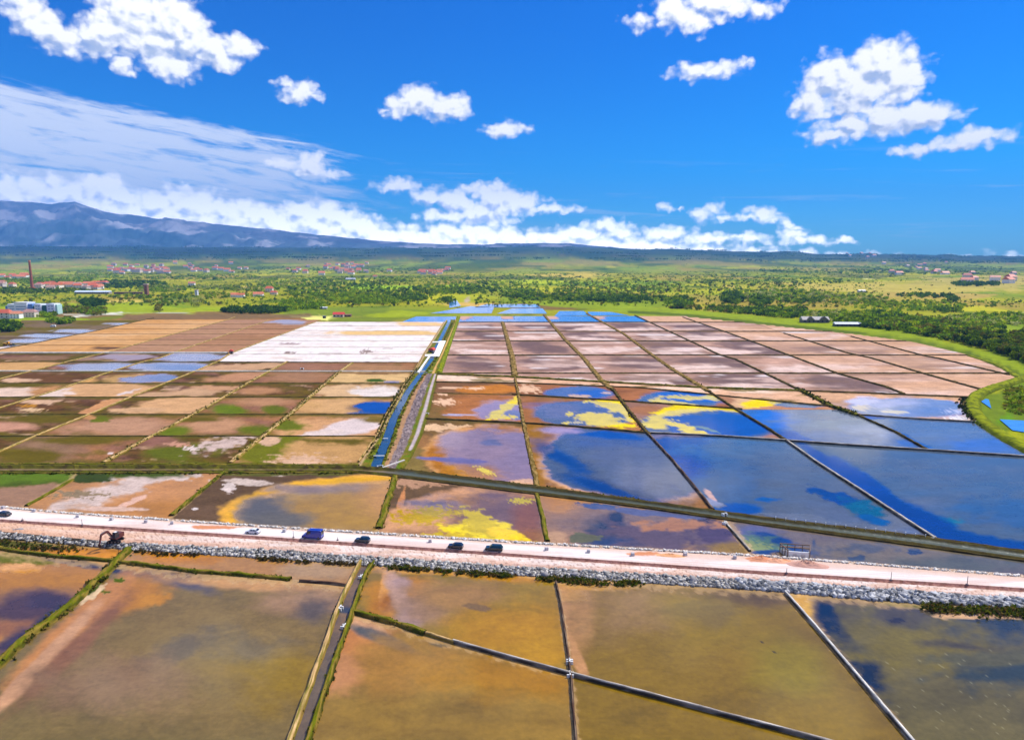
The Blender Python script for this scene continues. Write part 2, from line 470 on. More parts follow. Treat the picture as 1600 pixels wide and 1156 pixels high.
def region(name, left, right, top, bot, painter, mat=None, z=0.0, zf=None, clip=None, step=2.0, vstep=1.6, **tags):
    x, y, u, v, nu, nv = patch_grid(left, right, top, bot, step, vstep)
    if clip is not None:
        cx = (x[:-1, :-1] + x[1:, 1:]) / 2; cy = (y[:-1, :-1] + y[1:, 1:]) / 2
        keep = clip(cx, cy)
        if keep.sum() < 4: return None
    else: keep = None
    p = Paint(x, y, (200, 160, 130)); painter(p, u, v)
    wx, wy, wz = W(x, y, z)
    if zf is not None: wz = wz + zf(p, u, v)
    vs = np.stack([wx, wy, wz], -1).reshape(-1, 3)
    f = grid_faces(nu, nv, keep); c = p.out()
    vs, f, c = compact(vs, f, c)
    cen = vs.mean(0); cen[2] = 0
    me = mesh_np(name, vs - cen, f, mat or M_PAN, c)
    o = link(name, me); o.location = cen
    tag(o, **tags)
    return o

# ================================================================== lines of the salt works (photo pixels, on the flat)
LK = L([(556,733),(562,721),(590,681),(605,647),(622,621),(633,600),(648,580),(656,566),(663,553),(695,503),(700,495)])
R0 = L([(717,498),(717,504),(697,552),(688,570),(683,590),(672,640),(660,680),(645,712),(628,738),(610,770)])
lA = L([(-350,850),(0,705),(60,679),(140,647),(200,622),(252,601),(307,579),(342,564),(360,552),(493,503),(505,498)])
lB = L([(120,745),(165,721),(215,693),(272,663),(330,632),(400,591),(445,567),(455,562)])
lC = L([(345,735),(362,721),(400,690),(450,650),(490,615),(525,585),(550,567),(556,560)])
lD = L([(-500,850),(0,637),(90,609),(160,585),(217,567),(250,559),(300,541),(400,507),(412,503),(430,496)])
lE = L([(-500,730),(0,592),(52,579),(110,564),(165,551),(275,521),(355,500),(370,494)])
lF = L([(-400,640),(0,546),(60,535),(155,516),(207,504),(240,497),(260,492)])
lFar = L([(-520,850),(-520,490)])
def H(y, y2=None): return L([(-700, y), (2300, y if y2 is None else y2)])
HL = [H(725), H(681.5), H(647.5), H(620.5), H(599), H(579.5), H(565.5), H(551.5)]
HT = [H(551.5), H(539.5), H(530.7), H(522), H(514), H(506.5), H(499.5)]
HW = [H(566.5), H(553.5), H(542.7), H(532.5), H(524), H(516.7), H(509.5), H(503)]
R2 = L([(778,480),(785,503),(800,557),(805,592),(815,645),(818,662),(835,740),(838,752),(840,768),(857,850)])
R1 = L([(830,480),(850,492),(882,530),(912,560),(940,595),(960,612),(985,645),(1015,681),(1051,720),(1084,760),(1112,795),(1130,815)])
R3 = L([(895,480),(915,489),(975,522),(1015,552),(1050,577),(1100,607),(1150,640),(1200,670),(1230,690),(1275,722),(1340,764),(1425,820),(1460,842),(1500,870)])
R4 = L([(960,478),(990,492),(1050,520),(1125,555),(1150,562),(1200,586),(1250,610),(1300,636),(1340,649),(1400,676),(1450,704),(1500,730)])
R5 = L([(1040,485),(1067,496),(1137,520),(1200,543),(1312,585),(1385,605),(1410,615),(1450,630)])
R6 = L([(1180,505),(1225,521),(1325,552),(1362,560),(1450,586),(1537,610),(1600,628)])
R7 = L([(1280,510),(1330,526),(1447,557),(1465,560),(1572,585),(1640,600)])
R8 = L([(1420,520),(1800,600),(1900,625)])
RCOL = [R0, R2, R1, R3, R4, R5, R6, R7, R8]
yA = L([(600,608.0),(660,584),(800,587.5),(940,597),(1100,606),(1200,609),(1340,614),(1515,621),(1700,629)])
yA = L([(600,585),(675,584.5),(800,589),(940,597),(1100,606),(1200,609),(1340,614),(1515,621),(1700,629)])
HR = [yA, H(583.5), H(555), H(533), H(518), H(503.5), H(494)]
yB = L([(600,595),(675,597),(800,598.5),(900,602),(1000,606),(1112,617),(1200,626),(1297,635),(1340,640),(1800,680)])
yC = L([(600,612),(800,617),(875,621),(975,627),(1050,632),(1150,639),(1330,652)])
yD = L([(600,652),(672,655),(800,660.5),(875,665),(1015,677),(1125,682),(1200,687),(1325,696),(1450,704),(1600,714),(2300,760)])
yE = L([(1290,643),(1337,648),(1437,655),(1530,660),(1640,668)])
yU = L([(-700,728),(0,728),(585,730),(600,732),(800,757),(1050,791),(1200,812),(1450,842),(1600,864),(2300,970)])
yL = L([(-700,738),(0,738),(570,737),(600,742),(800,767),(1000,792),(1125,810),(1200,821),(1450,855),(1600,876),(2300,985)])
# causeway profile lines
eFar = L([(-700,770),(0,792),(100,801),(400,821),(800,846),(1200,869),(1600,900),(2300,955)])
eNear = L([(-700,800),(0,842),(200,859),(400,871),(575,883),(800,898),(1200,922),(1400,940),(1600,949),(2300,1000)])
# boundary of the works on the right (top side clip is convex)
BND = [(985,489),(1067,494),(1200,508),(1325,521),(1425,534),(1512,554),(1597,590)]
BND2 = [(1597,590),(1550,609),(1515,622),(1507,637),(1530,660),(1575,682),(1640,712),(2000,800)]
def clipR(cx, cy):
    k = np.ones(cx.shape, bool)
    for (x0, y0), (x1, y1) in zip(BND[:-1], BND[1:]):
        k &= ((x1 - x0) * (cy - y0) - (y1 - y0) * (cx - x0)) > 0
    (x0, y0), (x1, y1) = (1599, 590), (1517, 624)
    k &= ((x1 - x0) * (cy - y0) - (y1 - y0) * (cx - x0)) > 0
    return k
LB2 = L(BND2)
def clipR2(cx, cy): return cx < LB2.X(cy) + 2

# palette (what the ground looks like in daylight)
TAN = (204,152,106); PALE = (226,186,154); SALT = (238,216,204); PINK = (206,156,130); MAUVE = (148,106,90)
BROWN = (112,78,50); DBROWN = (80,56,40); OLIVE = (108,94,38); GRASS = (104,122,32); DGRASS = (62,78,22)
GOLD = (176,130,58); OCHRE = (196,140,70); LILAC = (168,158,190); BLUE = (30,84,158); DBLUE = (10,52,120)
GBLUE = (72,92,136); YEL = (240,212,86); YEL2 = (244,216,10); SAND = (226,190,150)

ORD = ['first','second','third','fourth','fifth','sixth','seventh','eighth','ninth','tenth']

# ---- left block -------------------------------------------------------------
def g_brown(p, u, v):      # vegetated brown pan with some bare tan mud
    p.put(np.ones_like(u), BROWN); p.patch(0.05, OLIVE, k=1.2, seed=11, soft=0.25, amt=.7); p.patch(0.22, MAUVE, k=1.5, seed=21, soft=0.2, amt=.8)
    p.patch(0.38, PALE, k=2.6, seed=31, soft=0.05, amt=.8, st=1.6); p.patch(.15, DBROWN, k=3.5, seed=33, soft=.12, amt=.55, st=1.6); p.mottle(.26, 8)
def g_tan(p, u, v):
    p.put(np.ones_like(u), TAN); p.patch(0.1, PINK, k=1.0, seed=12, soft=0.3, amt=.6); p.patch(0.3, SAND, k=2.4, seed=22, amt=.6, soft=.12, st=1.6); p.patch(.2, (150,108,70), k=3.2, seed=36, soft=.1, amt=.55, st=1.6)
    p.mottle(.16, 7)
def g_mauve(p, u, v):
    p.put(np.ones_like(u), (168,120,86)); p.patch(0.0, MAUVE, k=1.2, seed=13, soft=0.3, amt=.7); p.patch(.3, OLIVE, k=1.6, seed=5, soft=.15, amt=.7); p.mottle(.18, 8)
def edge_green(p, u, v, amt=.9):
    """weeds along the dykes"""
    e = np.minimum(np.minimum(u, 1 - u) * 3.2, np.minimum(v, 1 - v))
    p.put((1 - sstep(0.02, 0.24, e + 0.20 * p.n(2.4, 5, 44, 1.6))) * amt, OLIVE)
    p.put((1 - sstep(0.0, 0.07, e + 0.06 * p.n(5, 4, 45))) * amt, (84,88,36))

LEFT = {}   # (row, col): painter;  cols 0: west of E, 1: E-D, 2: D-A, 3: A-B, 4: B-C, 5: C-canal
def P_(fn, *blobs, eg=.8):
    def f(p, u, v):
        fn(p, u, v)
        if eg: edge_green(p, u, v, eg)
        for b in blobs:
            kw = dict(b[5]) if len(b) > 5 else {}
            p.blob(b[0], b[1], b[2], b[3], b[4], **kw)
        p.c[..., :3] *= .84
    return f
LEFT[0,3] = P_(g_mauve, (60,700,70,22,(150,118,92),dict(soft=.5)), (40,712,60,12,OLIVE,dict(soft=.4)), (120,688,70,6,OLIVE,dict(soft=.5)), (172,708,5,1.2,SALT))
LEFT[0,2] = P_(g_brown)
LEFT[0,4] = P_(g_brown, (262,706,60,16,(104,108,38),dict(soft=.5,na=.5)), (245,690,34,9,MAUVE,dict(soft=.5)), (352,692,40,9,(216,190,176),dict(soft=.3,na=.8,k=2.5,rot=-14)), (300,700,12,3,SALT,dict(na=.7,k=3)), (278,694,18,3,PINK,dict(na=.7,k=3)))
LEFT[0,5] = P_(g_tan, (500,705,90,24,(206,162,112),dict(soft=.3)), (420,700,44,24,(120,120,42),dict(soft=.35,na=.6,rot=-30)), (415,688,22,7,PALE,dict(na=.5)), (470,720,40,9,PALE,dict(na=.8,k=4,soft=.3)), (530,688,40,5,OLIVE,dict(soft=.5,na=.7)))
LEFT[1,2] = P_(g_brown, (10,664,40,8,PINK,dict(soft=.5,na=.4)), (60,655,60,5,OLIVE,dict(soft=.5)))
LEFT[1,3] = P_(g_mauve, (190,668,90,12,(196,152,122),dict(soft=.5,na=.3)), (160,655,16,5,(108,112,42),dict(na=.4)), (140,652,10,3,TAN))
LEFT[1,4] = P_(g_mauve, (330,666,55,10,(198,152,118),dict(soft=.5)), (270,673,30,7,(112,122,40),dict(soft=.4)), (300,655,40,4,OLIVE,dict(soft=.4)), (400,672,30,8,(108,114,34),dict(soft=.4)))
LEFT[1,5] = P_(g_tan, (520,668,85,16,(218,168,124),dict(soft=.2)), (545,670,60,11,(236,216,208),dict(soft=.2,na=.35,rot=-12)), (500,678,40,5,SALT,dict(na=.4,rot=-8)), (450,664,28,10,(112,118,36),dict(soft=.4,na=.5)), (585,655,20,6,(130,110,60),dict(soft=.4)))
LEFT[2,2] = P_(g_brown, (60,628,30,3.4,PALE,dict(na=.7,k=2)), (50,640,14,3,SAND,dict(na=.8,k=3)), (45,634,16,2,OCHRE,dict(na=.7,k=3)), (150,638,35,6,(216,160,116),dict(na=.4,rot=-20)))
LEFT[2,3] = P_(g_brown, (280,632,80,13,(222,176,132),dict(soft=.2,na=.25,rot=-5)), (215,640,40,4,(218,176,136),dict(na=.4)))
LEFT[2,4] = P_(g_mauve, (410,628,40,6,(190,144,110),dict(soft=.5)), (360,640,26,8,(110,124,40),dict(soft=.4)), (430,640,22,6,(104,110,36),dict(soft=.4)))
LEFT[2,5] = P_(g_tan, (540,634,78,12,(220,176,128),dict(soft=.2,na=.15)), (595,637,46,11,(132,110,96),dict(soft=.25,na=.1)), (590,637,33,10.5,(6,64,148),dict(soft=.12,na=.14,wet=1)), (568,646,20,3,(70,80,120),dict(wet=1,soft=.4)), (470,634,30,8,(214,170,120),dict(soft=.3)))
LEFT[3,1] = P_(g_tan, (10,612,40,8,(236,206,184),dict(na=.4,soft=.3)), (20,603,50,3,OLIVE,dict(na=.5)))
LEFT[3,2] = P_(g_tan, (165,610,85,12,(220,174,130),dict(soft=.1,na=.15)), (80,613,30,8,(240,214,196),dict(na=.5,k=2)), (200,613,16,2,SALT,dict(na=.7,rot=-15)))
LEFT[3,3] = P_(g_brown, (300,612,62,6,(210,170,134),dict(na=.5,soft=.3,rot=-6)), (340,606,30,4,(206,160,124),dict(na=.5)))
LEFT[3,4] = P_(g_brown, (400,610,36,5,(190,142,106),dict(soft=.5)))
LEFT[3,5] = P_(g_tan, (560,611,72,10,(226,188,146),dict(soft=.1,na=.15)), (588,613,38,8,(244,228,216),dict(na=.3,soft=.2)))
LEFT[4,1] = P_(g_brown, (60,590,60,7,BROWN,dict(soft=.4)), (30,594,30,3,PALE,dict(na=.6)))
LEFT[4,2] = P_(g_brown, (115,590,42,8,(222,172,116),dict(soft=.2)), (222,592,60,8,(198,160,110),dict(soft=.2)), (235,592,46,6.5,(140,130,156),dict(wet=1,soft=.12,na=.15,rot=-3)), (255,591,26,4.5,(100,106,146),dict(wet=1,soft=.3)))
LEFT[4,3] = P_(g_brown, (370,590,48,6,(200,150,116),dict(na=.3,rot=-4,soft=.3)))
LEFT[4,4] = P_(g_mauve, (470,589,50,7,(172,130,100),dict(soft=.5)))
LEFT[4,5] = P_(g_tan, (580,588,90,10,(228,190,138),dict(soft=.3)), (586,594.5,15,3.2,(70,96,14),dict(na=.2,soft=.2)), (612,597,13,2.4,(170,150,150),dict(wet=.8)), (570,583,60,2,(140,106,70),dict(na=.5)))
LEFT[5,0] = P_(g_tan, (50,573,70,8,(218,172,120),dict(soft=.2,na=.2)), eg=.4)
LEFT[5,1] = P_(g_brown, (160,574,75,7.5,(172,160,166),dict(wet=1,na=.15,soft=.15)), (190,574,40,5,(158,156,176),dict(wet=1,soft=.4)), (90,574,20,3,MAUVE))
LEFT[5,2] = P_(g_brown, (265,573,72,8,(176,166,180),dict(wet=1,na=.12,soft=.12)), (285,574,50,6,(108,122,162),dict(wet=1,soft=.4,na=.3)))
LEFT[5,3] = P_(g_brown, (370,575,70,5,(212,170,134),dict(na=.4,rot=-3)))
LEFT[5,4] = P_(g_mauve, (480,573,60,6,(166,122,98),dict(soft=.5)))
LEFT[5,5] = P_(g_mauve, (580,575,60,6,(178,136,100),dict(soft=.5,na=.4)))
LEFT[6,0] = P_(g_brown, (40,560,60,3,(150,116,90),dict(na=.5)))
LEFT[6,1] = P_(g_brown, (190,558,40,5,(176,150,150),dict(wet=.7,na=.4)), (110,560,60,3,(160,130,110),dict(na=.5)))
LEFT[6,2] = P_(g_brown, (300,558,64,6.5,(180,168,178),dict(wet=1,na=.2)), (240,557,30,5,(166,146,160),dict(wet=.9,na=.4)))

COLN = ['west of the first slanting track','between the first and second slanting track','between the second and third slanting track','between the third and fourth slanting track','between the fourth and fifth slanting track','beside the long canal']
DESC_L = {(0,2):'brown weedy salt pan',(0,3):'mauve and olive salt pan',(0,4):'green centred salt stained',(0,5):'tan mottled salt pan with green corner',
 (2,5):'tan pan holding a deep blue pool',(1,5):'tan salt pan with white crust band',(3,5):'tan salt pan with white patch',(4,5):'yellowish salt pan with dark green oval',
 (2,3):'smooth tan pan with dark corner',(3,2):'bright tan salt pan',(4,2):'brown salt pan with two pools',(5,2):'flooded lilac and blue salt pan',(5,1):'flooded pale lilac salt pan'}
cols_l = [lFar, lE, lD, lA, lB, lC, LK]
for r in range(7):
    for c in range(6):
        if r == 6 and c >= 3: continue
        if (r, c) == (0, 0) or (r, c) == (0, 1) or (r, c) == (1, 0): continue
        fn = LEFT.get((r, c), P_(g_brown))
        d = DESC_L.get((r, c), ['brown mottled salt pan', 'mauve brown salt pan', 'drying brown salt pan'][(r + c) % 3])
        def clip(cx, cy): return (cx > -420)
        region('salt_pan', cols_l[c], cols_l[c + 1], HL[r + 1], HL[r], fn, clip=clip,
               label=f"{d}, {ORD[r]} row behind the ditch, {['far left','left of second track','left of third track','right of third track','left of fifth track','next to canal'][c]}", cat='salt pan', group='salt pans left of the canal')
# upper left block of tan pans
cols_t = [lF, lE, lD, lA]
def g_top(c):
    base = [(224,176,126), (186,144,112), (182,138,106)][c]
    def f(p, u, v):
        p.put(np.ones_like(u), base); p.patch(0.05, [(214,158,100), (172,130,104), (170,126,92)][c], k=.8, seed=50 + c, soft=.3, amt=.8, st=2)
        p.patch(.32, [(236,200,160), (206,162,132), (200,150,116)][c], k=1.4, seed=60 + c, soft=.2, amt=.6, st=3); p.mottle(.08, 6); p.c[..., :3] *= .88
        if c == 0: p.blob(163, 544, 22, 2.6, (110,82,60), na=.4)
        if c == 2: p.blob(450, 503, 30, 4, (176,164,170), wet=.7, na=.4)
    return f
for r in range(6):
    for c in range(3):
        region('salt_pan', cols_t[c], cols_t[c + 1], HT[r + 1], HT[r], g_top(c), clip=lambda cx, cy: cx > -420,
               label=f"{['orange tan','grey brown','reddish brown'][c]} drained salt pan, {ORD[r]} row behind the white concrete kerb", cat='salt pan', group='drained pans at the upper left')
def g_lil(p, u, v):
    p.put(np.ones_like(u), (124,104,80)); p.patch(-.1, OLIVE, k=1, seed=5, soft=.3)
    for (cx, cy, rx, ry) in ((120,517.5,38,3.2), (82,524.5,44,3.4), (52,533,36,4.2), (190,506,24,1.8), (28,542,20,3)):
        p.blob(cx, cy, rx, ry, (180,172,178), wet=1, na=.18)
    for y0, x0 in ((521, 80), (528.5, 50)): p.blob(x0, y0, 90, .9, (80,64,50), na=.05)
    p.blob(20, 545, 30, 3, SALT, na=.4)
region('salt_pan', L([(-200,600),(60,490)]), lF, H(500.5), H(548), g_lil, label='shallow lilac pools beside the left end of the tan pans', cat='salt pan')
# white crystallising pans
def g_white(r):
    def f(p, u, v):
        p.put(np.ones_like(u), (244,232,224)); p.patch(.15, (238,220,208), k=1, seed=70 + r, soft=.3, amt=.7, st=3)
        p.patch(.34, (216,190,168), k=2.2, seed=80 + r, soft=.05, amt=.45, st=2.5); p.mottle(.05, 5)
        p.patch(.46, (160,140,128), k=3.0, seed=90 + r, soft=.05, amt=.5, st=3)
        if r == 4: p.blob(610, 520, 88, 3.4, (230,192,136), na=.25, power=5); p.patch(.1, (226,170,110), k=4, seed=4, amt=0.0)
        if r == 6: p.blob(660, 506.5, 38, 3, (236,198,150), na=.25, power=4)
        if r == 1: p.blob(450, 551, 10, 1.2, (140,120,110), na=.6, k=4); p.blob(572, 549, 9, 3, (150,130,120), na=.9, k=5)
        if r == 2: p.blob(455, 537, 18, 1.2, (170,150,144), na=.5, k=3)
    return f
for r in range(7):
    region('salt_pan', lA, LK, HW[r + 1], HW[r], g_white(r),
           label=f"dazzling white salt crystallising pan, {ORD[r]} from the front of the white block", cat='salt pan', group='white crystallising pans')

# ---- right block: brown and pale pans behind the ponds -----------------------
def g_right(r, c):
    rs = np.random.RandomState(100 + r * 17 + c)
    def f(p, u, v):
        far = min(1, max(0, (c - 3) / 3))
        b1 = np.array((190,152,134)) * (1 - far) + np.array((216,176,150)) * far
        p.put(np.ones_like(u), tuple(b1)); p.patch(0, tuple(b1 * .88), k=1, seed=int(rs.randint(99)), soft=.35, st=2)
        kind = rs.rand()
        x0, x1 = p.x.min(), p.x.max(); y0, y1 = p.y.min(), p.y.max(); w, h = x1 - x0, y1 - y0
        if c in (2, 3, 4) and kind < .75 or kind < .3:      # dark wet middle
            p.blob(x0 + w * (.4 + .25 * rs.rand()), y0 + h * .45, w * .38, h * .36, (118,92,84), soft=.35, na=.4, rot=4, wet=.25)
        if kind > .25:
            p.blob(x0 + w * (.25 + .5 * rs.rand()), y0 + h * (.6 + .25 * rs.rand()), w * .36, h * .22, (228,200,186), soft=.4, na=.6, rot=3 * rs.randn(), k=1.5)
        p.patch(.25, (224,192,176), k=1.3, seed=int(rs.randint(99)), soft=.15, amt=.75, st=3)
        p.patch(.42, (240,226,220), k=1.8, seed=int(rs.randint(99)), soft=.08, amt=.8, st=4)
        p.patch(.3, (128,98,78), k=1.6, seed=int(rs.randint(99)), soft=.15, amt=.6, st=3)
        if c >= 5 and r >= 0: p.patch(-.1, (214,170,136), k=.7, seed=int(rs.randint(99)), soft=.4, amt=.7, st=2)
        e = np.minimum(np.minimum(u, 1 - u) * 2, np.minimum(v, 1 - v)); p.put((1 - sstep(0, .05, e + .03 * p.n(4))) * .7, (96,80,52))
        p.mottle(.12, 5, st=2)
    return f
RDESC = ['pinkish brown', 'mauve with pale streaks', 'grey brown with damp middle', 'brown streaked', 'dark and cream streaked', 'pale tan', 'cream and tan', 'pale pink tan']
for r in range(5):
    for c in range(8):
        region('salt_pan', RCOL[c], RCOL[c + 1], HR[r + 1], HR[r], g_right(r, c), clip=clipR,
               label=f"{RDESC[c]} pan, {ORD[r]} row beyond ponds, {ORD[c]} column right of canal", cat='salt pan', group='salt pans right of the canal')
def g_bluetop(c):
    def f(p, u, v):
        p.put(np.ones_like(u), (76,122,190), 1.0); p.patch(.1, (96,140,204), k=1, seed=c, soft=.3, wet=1)
        if c >= 4: p.put(np.ones_like(u), (214,172,140), 0.0); p.mottle(.15)
        e = np.minimum(u * 3, v); 
        p.blob(p.x.min() + 6, p.y.min() + 2, 14, 3, (210,170,150), wet=0, na=.3)
    return f
for c in range(6):
    region('salt_pan', RCOL[c], RCOL[c + 1], HR[6], HR[5], g_bluetop(c), clip=clipR if c > 2 else None,
           label=f"{'bright blue flooded' if c < 4 else 'narrow tan'} pan in the farthest row, {ORD[c]} right of the canal head", cat='salt pan', group='farthest row of pans')
for i, q in enumerate([((628,503),(650,494.5),(713,494.5),(711,503)), ((672,489.5),(735,478.5),(772,480),(768,489.5)), ((776,490),(800,482),(848,482),(855,490)),
          ((742,480),(760,475),(838,475.5),(845,481)), ((866,494),(874,486),(912,486),(922,493)), ((922,493),(918,487),(955,487.5),(984,493))]):
    lf = L([q[0], q[1]]); rt = L([q[3], q[2]]); tp = L([q[1], q[2]]); bt = L([q[0], q[3]])
    def f(p, u, v):
        p.put(np.ones_like(u), (78,126,196), 1.0); p.patch(.1, (110,160,220), k=1, seed=4, soft=.3, wet=1)
    region('pond', lf, rt, tp, bt, f, z=0.03, label=f"bright blue pond at the canal head, {['left of the canal head','widest beside the stream','right of the pale track','topmost in the cluster','by the sandy corner','rightmost and narrow'][i]}", cat='pond', group='small blue ponds at the canal head')

# ---- strips and ponds right of the canal -------------------------------------
def g_strip(p, u, v):
    p.put(np.ones_like(u), (222,178,146)); p.patch(.1, (238,210,186), k=1.5, seed=3, st=3, soft=.2)
    p.patch(.32, OLIVE, k=2, seed=8, soft=.1, amt=.8, st=2); e = np.minimum(v, 1 - v); p.put((1 - sstep(0, .2, e + .12 * p.n(4))) * .8, (112,98,50)); p.mottle(.12)
region('pale_strip', R0, R4, yA, yB, g_strip, cat='ground strip', label='pale pink strip of bare ground between brown pans and blue ponds')
def mudpond(*blobs, base=(150,104,70), mott=.12):  # broad grey blobs in the blue ponds paint cloud reflections as water colour
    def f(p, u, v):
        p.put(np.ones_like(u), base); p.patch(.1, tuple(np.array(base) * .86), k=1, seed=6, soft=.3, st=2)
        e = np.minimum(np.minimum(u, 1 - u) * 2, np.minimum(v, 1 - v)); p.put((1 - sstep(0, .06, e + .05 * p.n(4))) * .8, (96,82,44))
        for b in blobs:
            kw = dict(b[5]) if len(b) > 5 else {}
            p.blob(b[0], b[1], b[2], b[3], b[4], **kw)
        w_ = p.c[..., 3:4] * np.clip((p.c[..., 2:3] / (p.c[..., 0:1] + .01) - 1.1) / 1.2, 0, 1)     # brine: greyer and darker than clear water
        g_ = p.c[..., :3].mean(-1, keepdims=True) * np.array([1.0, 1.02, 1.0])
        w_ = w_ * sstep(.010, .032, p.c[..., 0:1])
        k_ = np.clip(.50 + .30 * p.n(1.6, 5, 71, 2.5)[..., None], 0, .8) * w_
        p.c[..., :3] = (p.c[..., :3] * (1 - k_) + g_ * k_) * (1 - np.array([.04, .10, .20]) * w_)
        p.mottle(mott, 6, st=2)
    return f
def wq(**k): d = dict(wet=1); d.update(k); return d
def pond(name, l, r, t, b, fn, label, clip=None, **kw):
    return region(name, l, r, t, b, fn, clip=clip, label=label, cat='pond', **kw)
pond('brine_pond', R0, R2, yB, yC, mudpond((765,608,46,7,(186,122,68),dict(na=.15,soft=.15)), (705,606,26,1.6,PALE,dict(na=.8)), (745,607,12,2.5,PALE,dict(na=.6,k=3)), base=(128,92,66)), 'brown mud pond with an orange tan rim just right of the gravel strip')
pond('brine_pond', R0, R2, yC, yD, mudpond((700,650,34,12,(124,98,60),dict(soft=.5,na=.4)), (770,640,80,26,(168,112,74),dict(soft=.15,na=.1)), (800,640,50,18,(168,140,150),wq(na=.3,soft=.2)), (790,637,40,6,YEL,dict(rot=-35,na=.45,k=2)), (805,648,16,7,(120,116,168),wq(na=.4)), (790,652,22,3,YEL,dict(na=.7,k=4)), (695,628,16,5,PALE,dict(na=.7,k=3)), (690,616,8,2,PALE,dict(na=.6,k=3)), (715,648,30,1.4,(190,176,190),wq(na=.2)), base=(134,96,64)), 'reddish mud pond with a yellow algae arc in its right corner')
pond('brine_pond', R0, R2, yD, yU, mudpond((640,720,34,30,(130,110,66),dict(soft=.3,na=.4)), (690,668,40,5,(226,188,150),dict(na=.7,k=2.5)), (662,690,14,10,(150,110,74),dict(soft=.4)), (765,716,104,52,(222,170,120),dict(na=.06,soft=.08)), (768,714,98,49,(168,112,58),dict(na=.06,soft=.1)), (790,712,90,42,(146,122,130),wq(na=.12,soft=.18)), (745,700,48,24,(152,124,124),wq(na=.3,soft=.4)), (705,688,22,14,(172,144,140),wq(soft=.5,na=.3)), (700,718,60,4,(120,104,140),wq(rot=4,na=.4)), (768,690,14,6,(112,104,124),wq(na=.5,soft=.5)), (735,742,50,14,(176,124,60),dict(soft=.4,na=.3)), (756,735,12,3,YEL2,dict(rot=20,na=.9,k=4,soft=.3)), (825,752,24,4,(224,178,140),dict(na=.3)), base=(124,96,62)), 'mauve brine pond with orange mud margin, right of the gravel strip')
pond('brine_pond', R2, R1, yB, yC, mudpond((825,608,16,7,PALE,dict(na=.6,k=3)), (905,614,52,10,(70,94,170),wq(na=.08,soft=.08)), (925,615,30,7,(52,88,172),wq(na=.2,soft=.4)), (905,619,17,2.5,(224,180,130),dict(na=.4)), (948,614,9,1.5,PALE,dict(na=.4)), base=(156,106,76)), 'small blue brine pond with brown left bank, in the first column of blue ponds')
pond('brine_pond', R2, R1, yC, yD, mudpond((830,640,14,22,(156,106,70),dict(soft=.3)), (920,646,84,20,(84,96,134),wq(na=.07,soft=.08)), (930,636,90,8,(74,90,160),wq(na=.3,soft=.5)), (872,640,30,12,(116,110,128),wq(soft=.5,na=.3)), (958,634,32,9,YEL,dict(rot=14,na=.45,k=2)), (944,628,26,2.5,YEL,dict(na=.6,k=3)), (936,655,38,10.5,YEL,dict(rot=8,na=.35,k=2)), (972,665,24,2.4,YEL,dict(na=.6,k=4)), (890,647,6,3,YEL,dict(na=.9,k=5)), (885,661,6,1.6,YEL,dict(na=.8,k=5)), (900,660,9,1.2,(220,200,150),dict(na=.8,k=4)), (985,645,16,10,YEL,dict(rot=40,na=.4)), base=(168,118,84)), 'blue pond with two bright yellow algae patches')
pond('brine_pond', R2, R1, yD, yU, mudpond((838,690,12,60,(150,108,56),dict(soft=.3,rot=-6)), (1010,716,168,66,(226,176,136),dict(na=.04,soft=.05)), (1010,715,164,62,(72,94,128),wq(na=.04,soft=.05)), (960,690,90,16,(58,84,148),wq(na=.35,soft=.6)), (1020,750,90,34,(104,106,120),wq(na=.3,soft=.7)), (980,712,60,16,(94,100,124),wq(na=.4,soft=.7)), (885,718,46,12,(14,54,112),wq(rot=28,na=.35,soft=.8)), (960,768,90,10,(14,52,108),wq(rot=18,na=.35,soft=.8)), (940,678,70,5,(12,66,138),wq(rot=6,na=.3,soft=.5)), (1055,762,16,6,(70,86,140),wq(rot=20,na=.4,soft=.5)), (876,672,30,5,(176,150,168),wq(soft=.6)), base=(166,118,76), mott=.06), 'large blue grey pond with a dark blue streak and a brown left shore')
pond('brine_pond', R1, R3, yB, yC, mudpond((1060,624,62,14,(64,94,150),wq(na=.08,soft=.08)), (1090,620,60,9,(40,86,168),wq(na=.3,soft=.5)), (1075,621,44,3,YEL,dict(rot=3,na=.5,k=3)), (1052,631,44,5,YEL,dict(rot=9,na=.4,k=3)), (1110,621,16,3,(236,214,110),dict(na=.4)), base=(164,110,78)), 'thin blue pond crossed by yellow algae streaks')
pond('brine_pond', R1, R3, yC, yD, mudpond((1010,640,30,6,(160,112,84),dict(soft=.4)), (1110,662,112,26,(92,102,134),wq(na=.06,soft=.08)), (1130,664,90,20,(12,72,146),wq(na=.15,soft=.3)), (1042,652,36,14,YEL,dict(rot=-20,na=.25,k=2)), (1070,640,46,5.5,YEL,dict(rot=-6,na=.3,k=2.5)), (1115,637,40,5,YEL,dict(rot=3,na=.3,k=2.5)), (1148,641,20,3,YEL,dict(na=.3)), (1070,668,34,6,YEL,dict(rot=22,na=.55,k=3)), (1085,676,16,2.5,YEL,dict(na=.4)), (1068,654,30,6.5,(12,72,146),wq(na=.2)), (1030,658,20,4,YEL,dict(na=.8,k=5)), (1020,664,14,3,YEL,dict(na=.9,k=5)), (1104,670,22,2,(90,150,150),wq(rot=14,na=.6)), (1090,664,22,3,(16,66,140),wq(na=.6)), base=(160,120,104)), 'blue pond ringed by a bright yellow algae crescent')
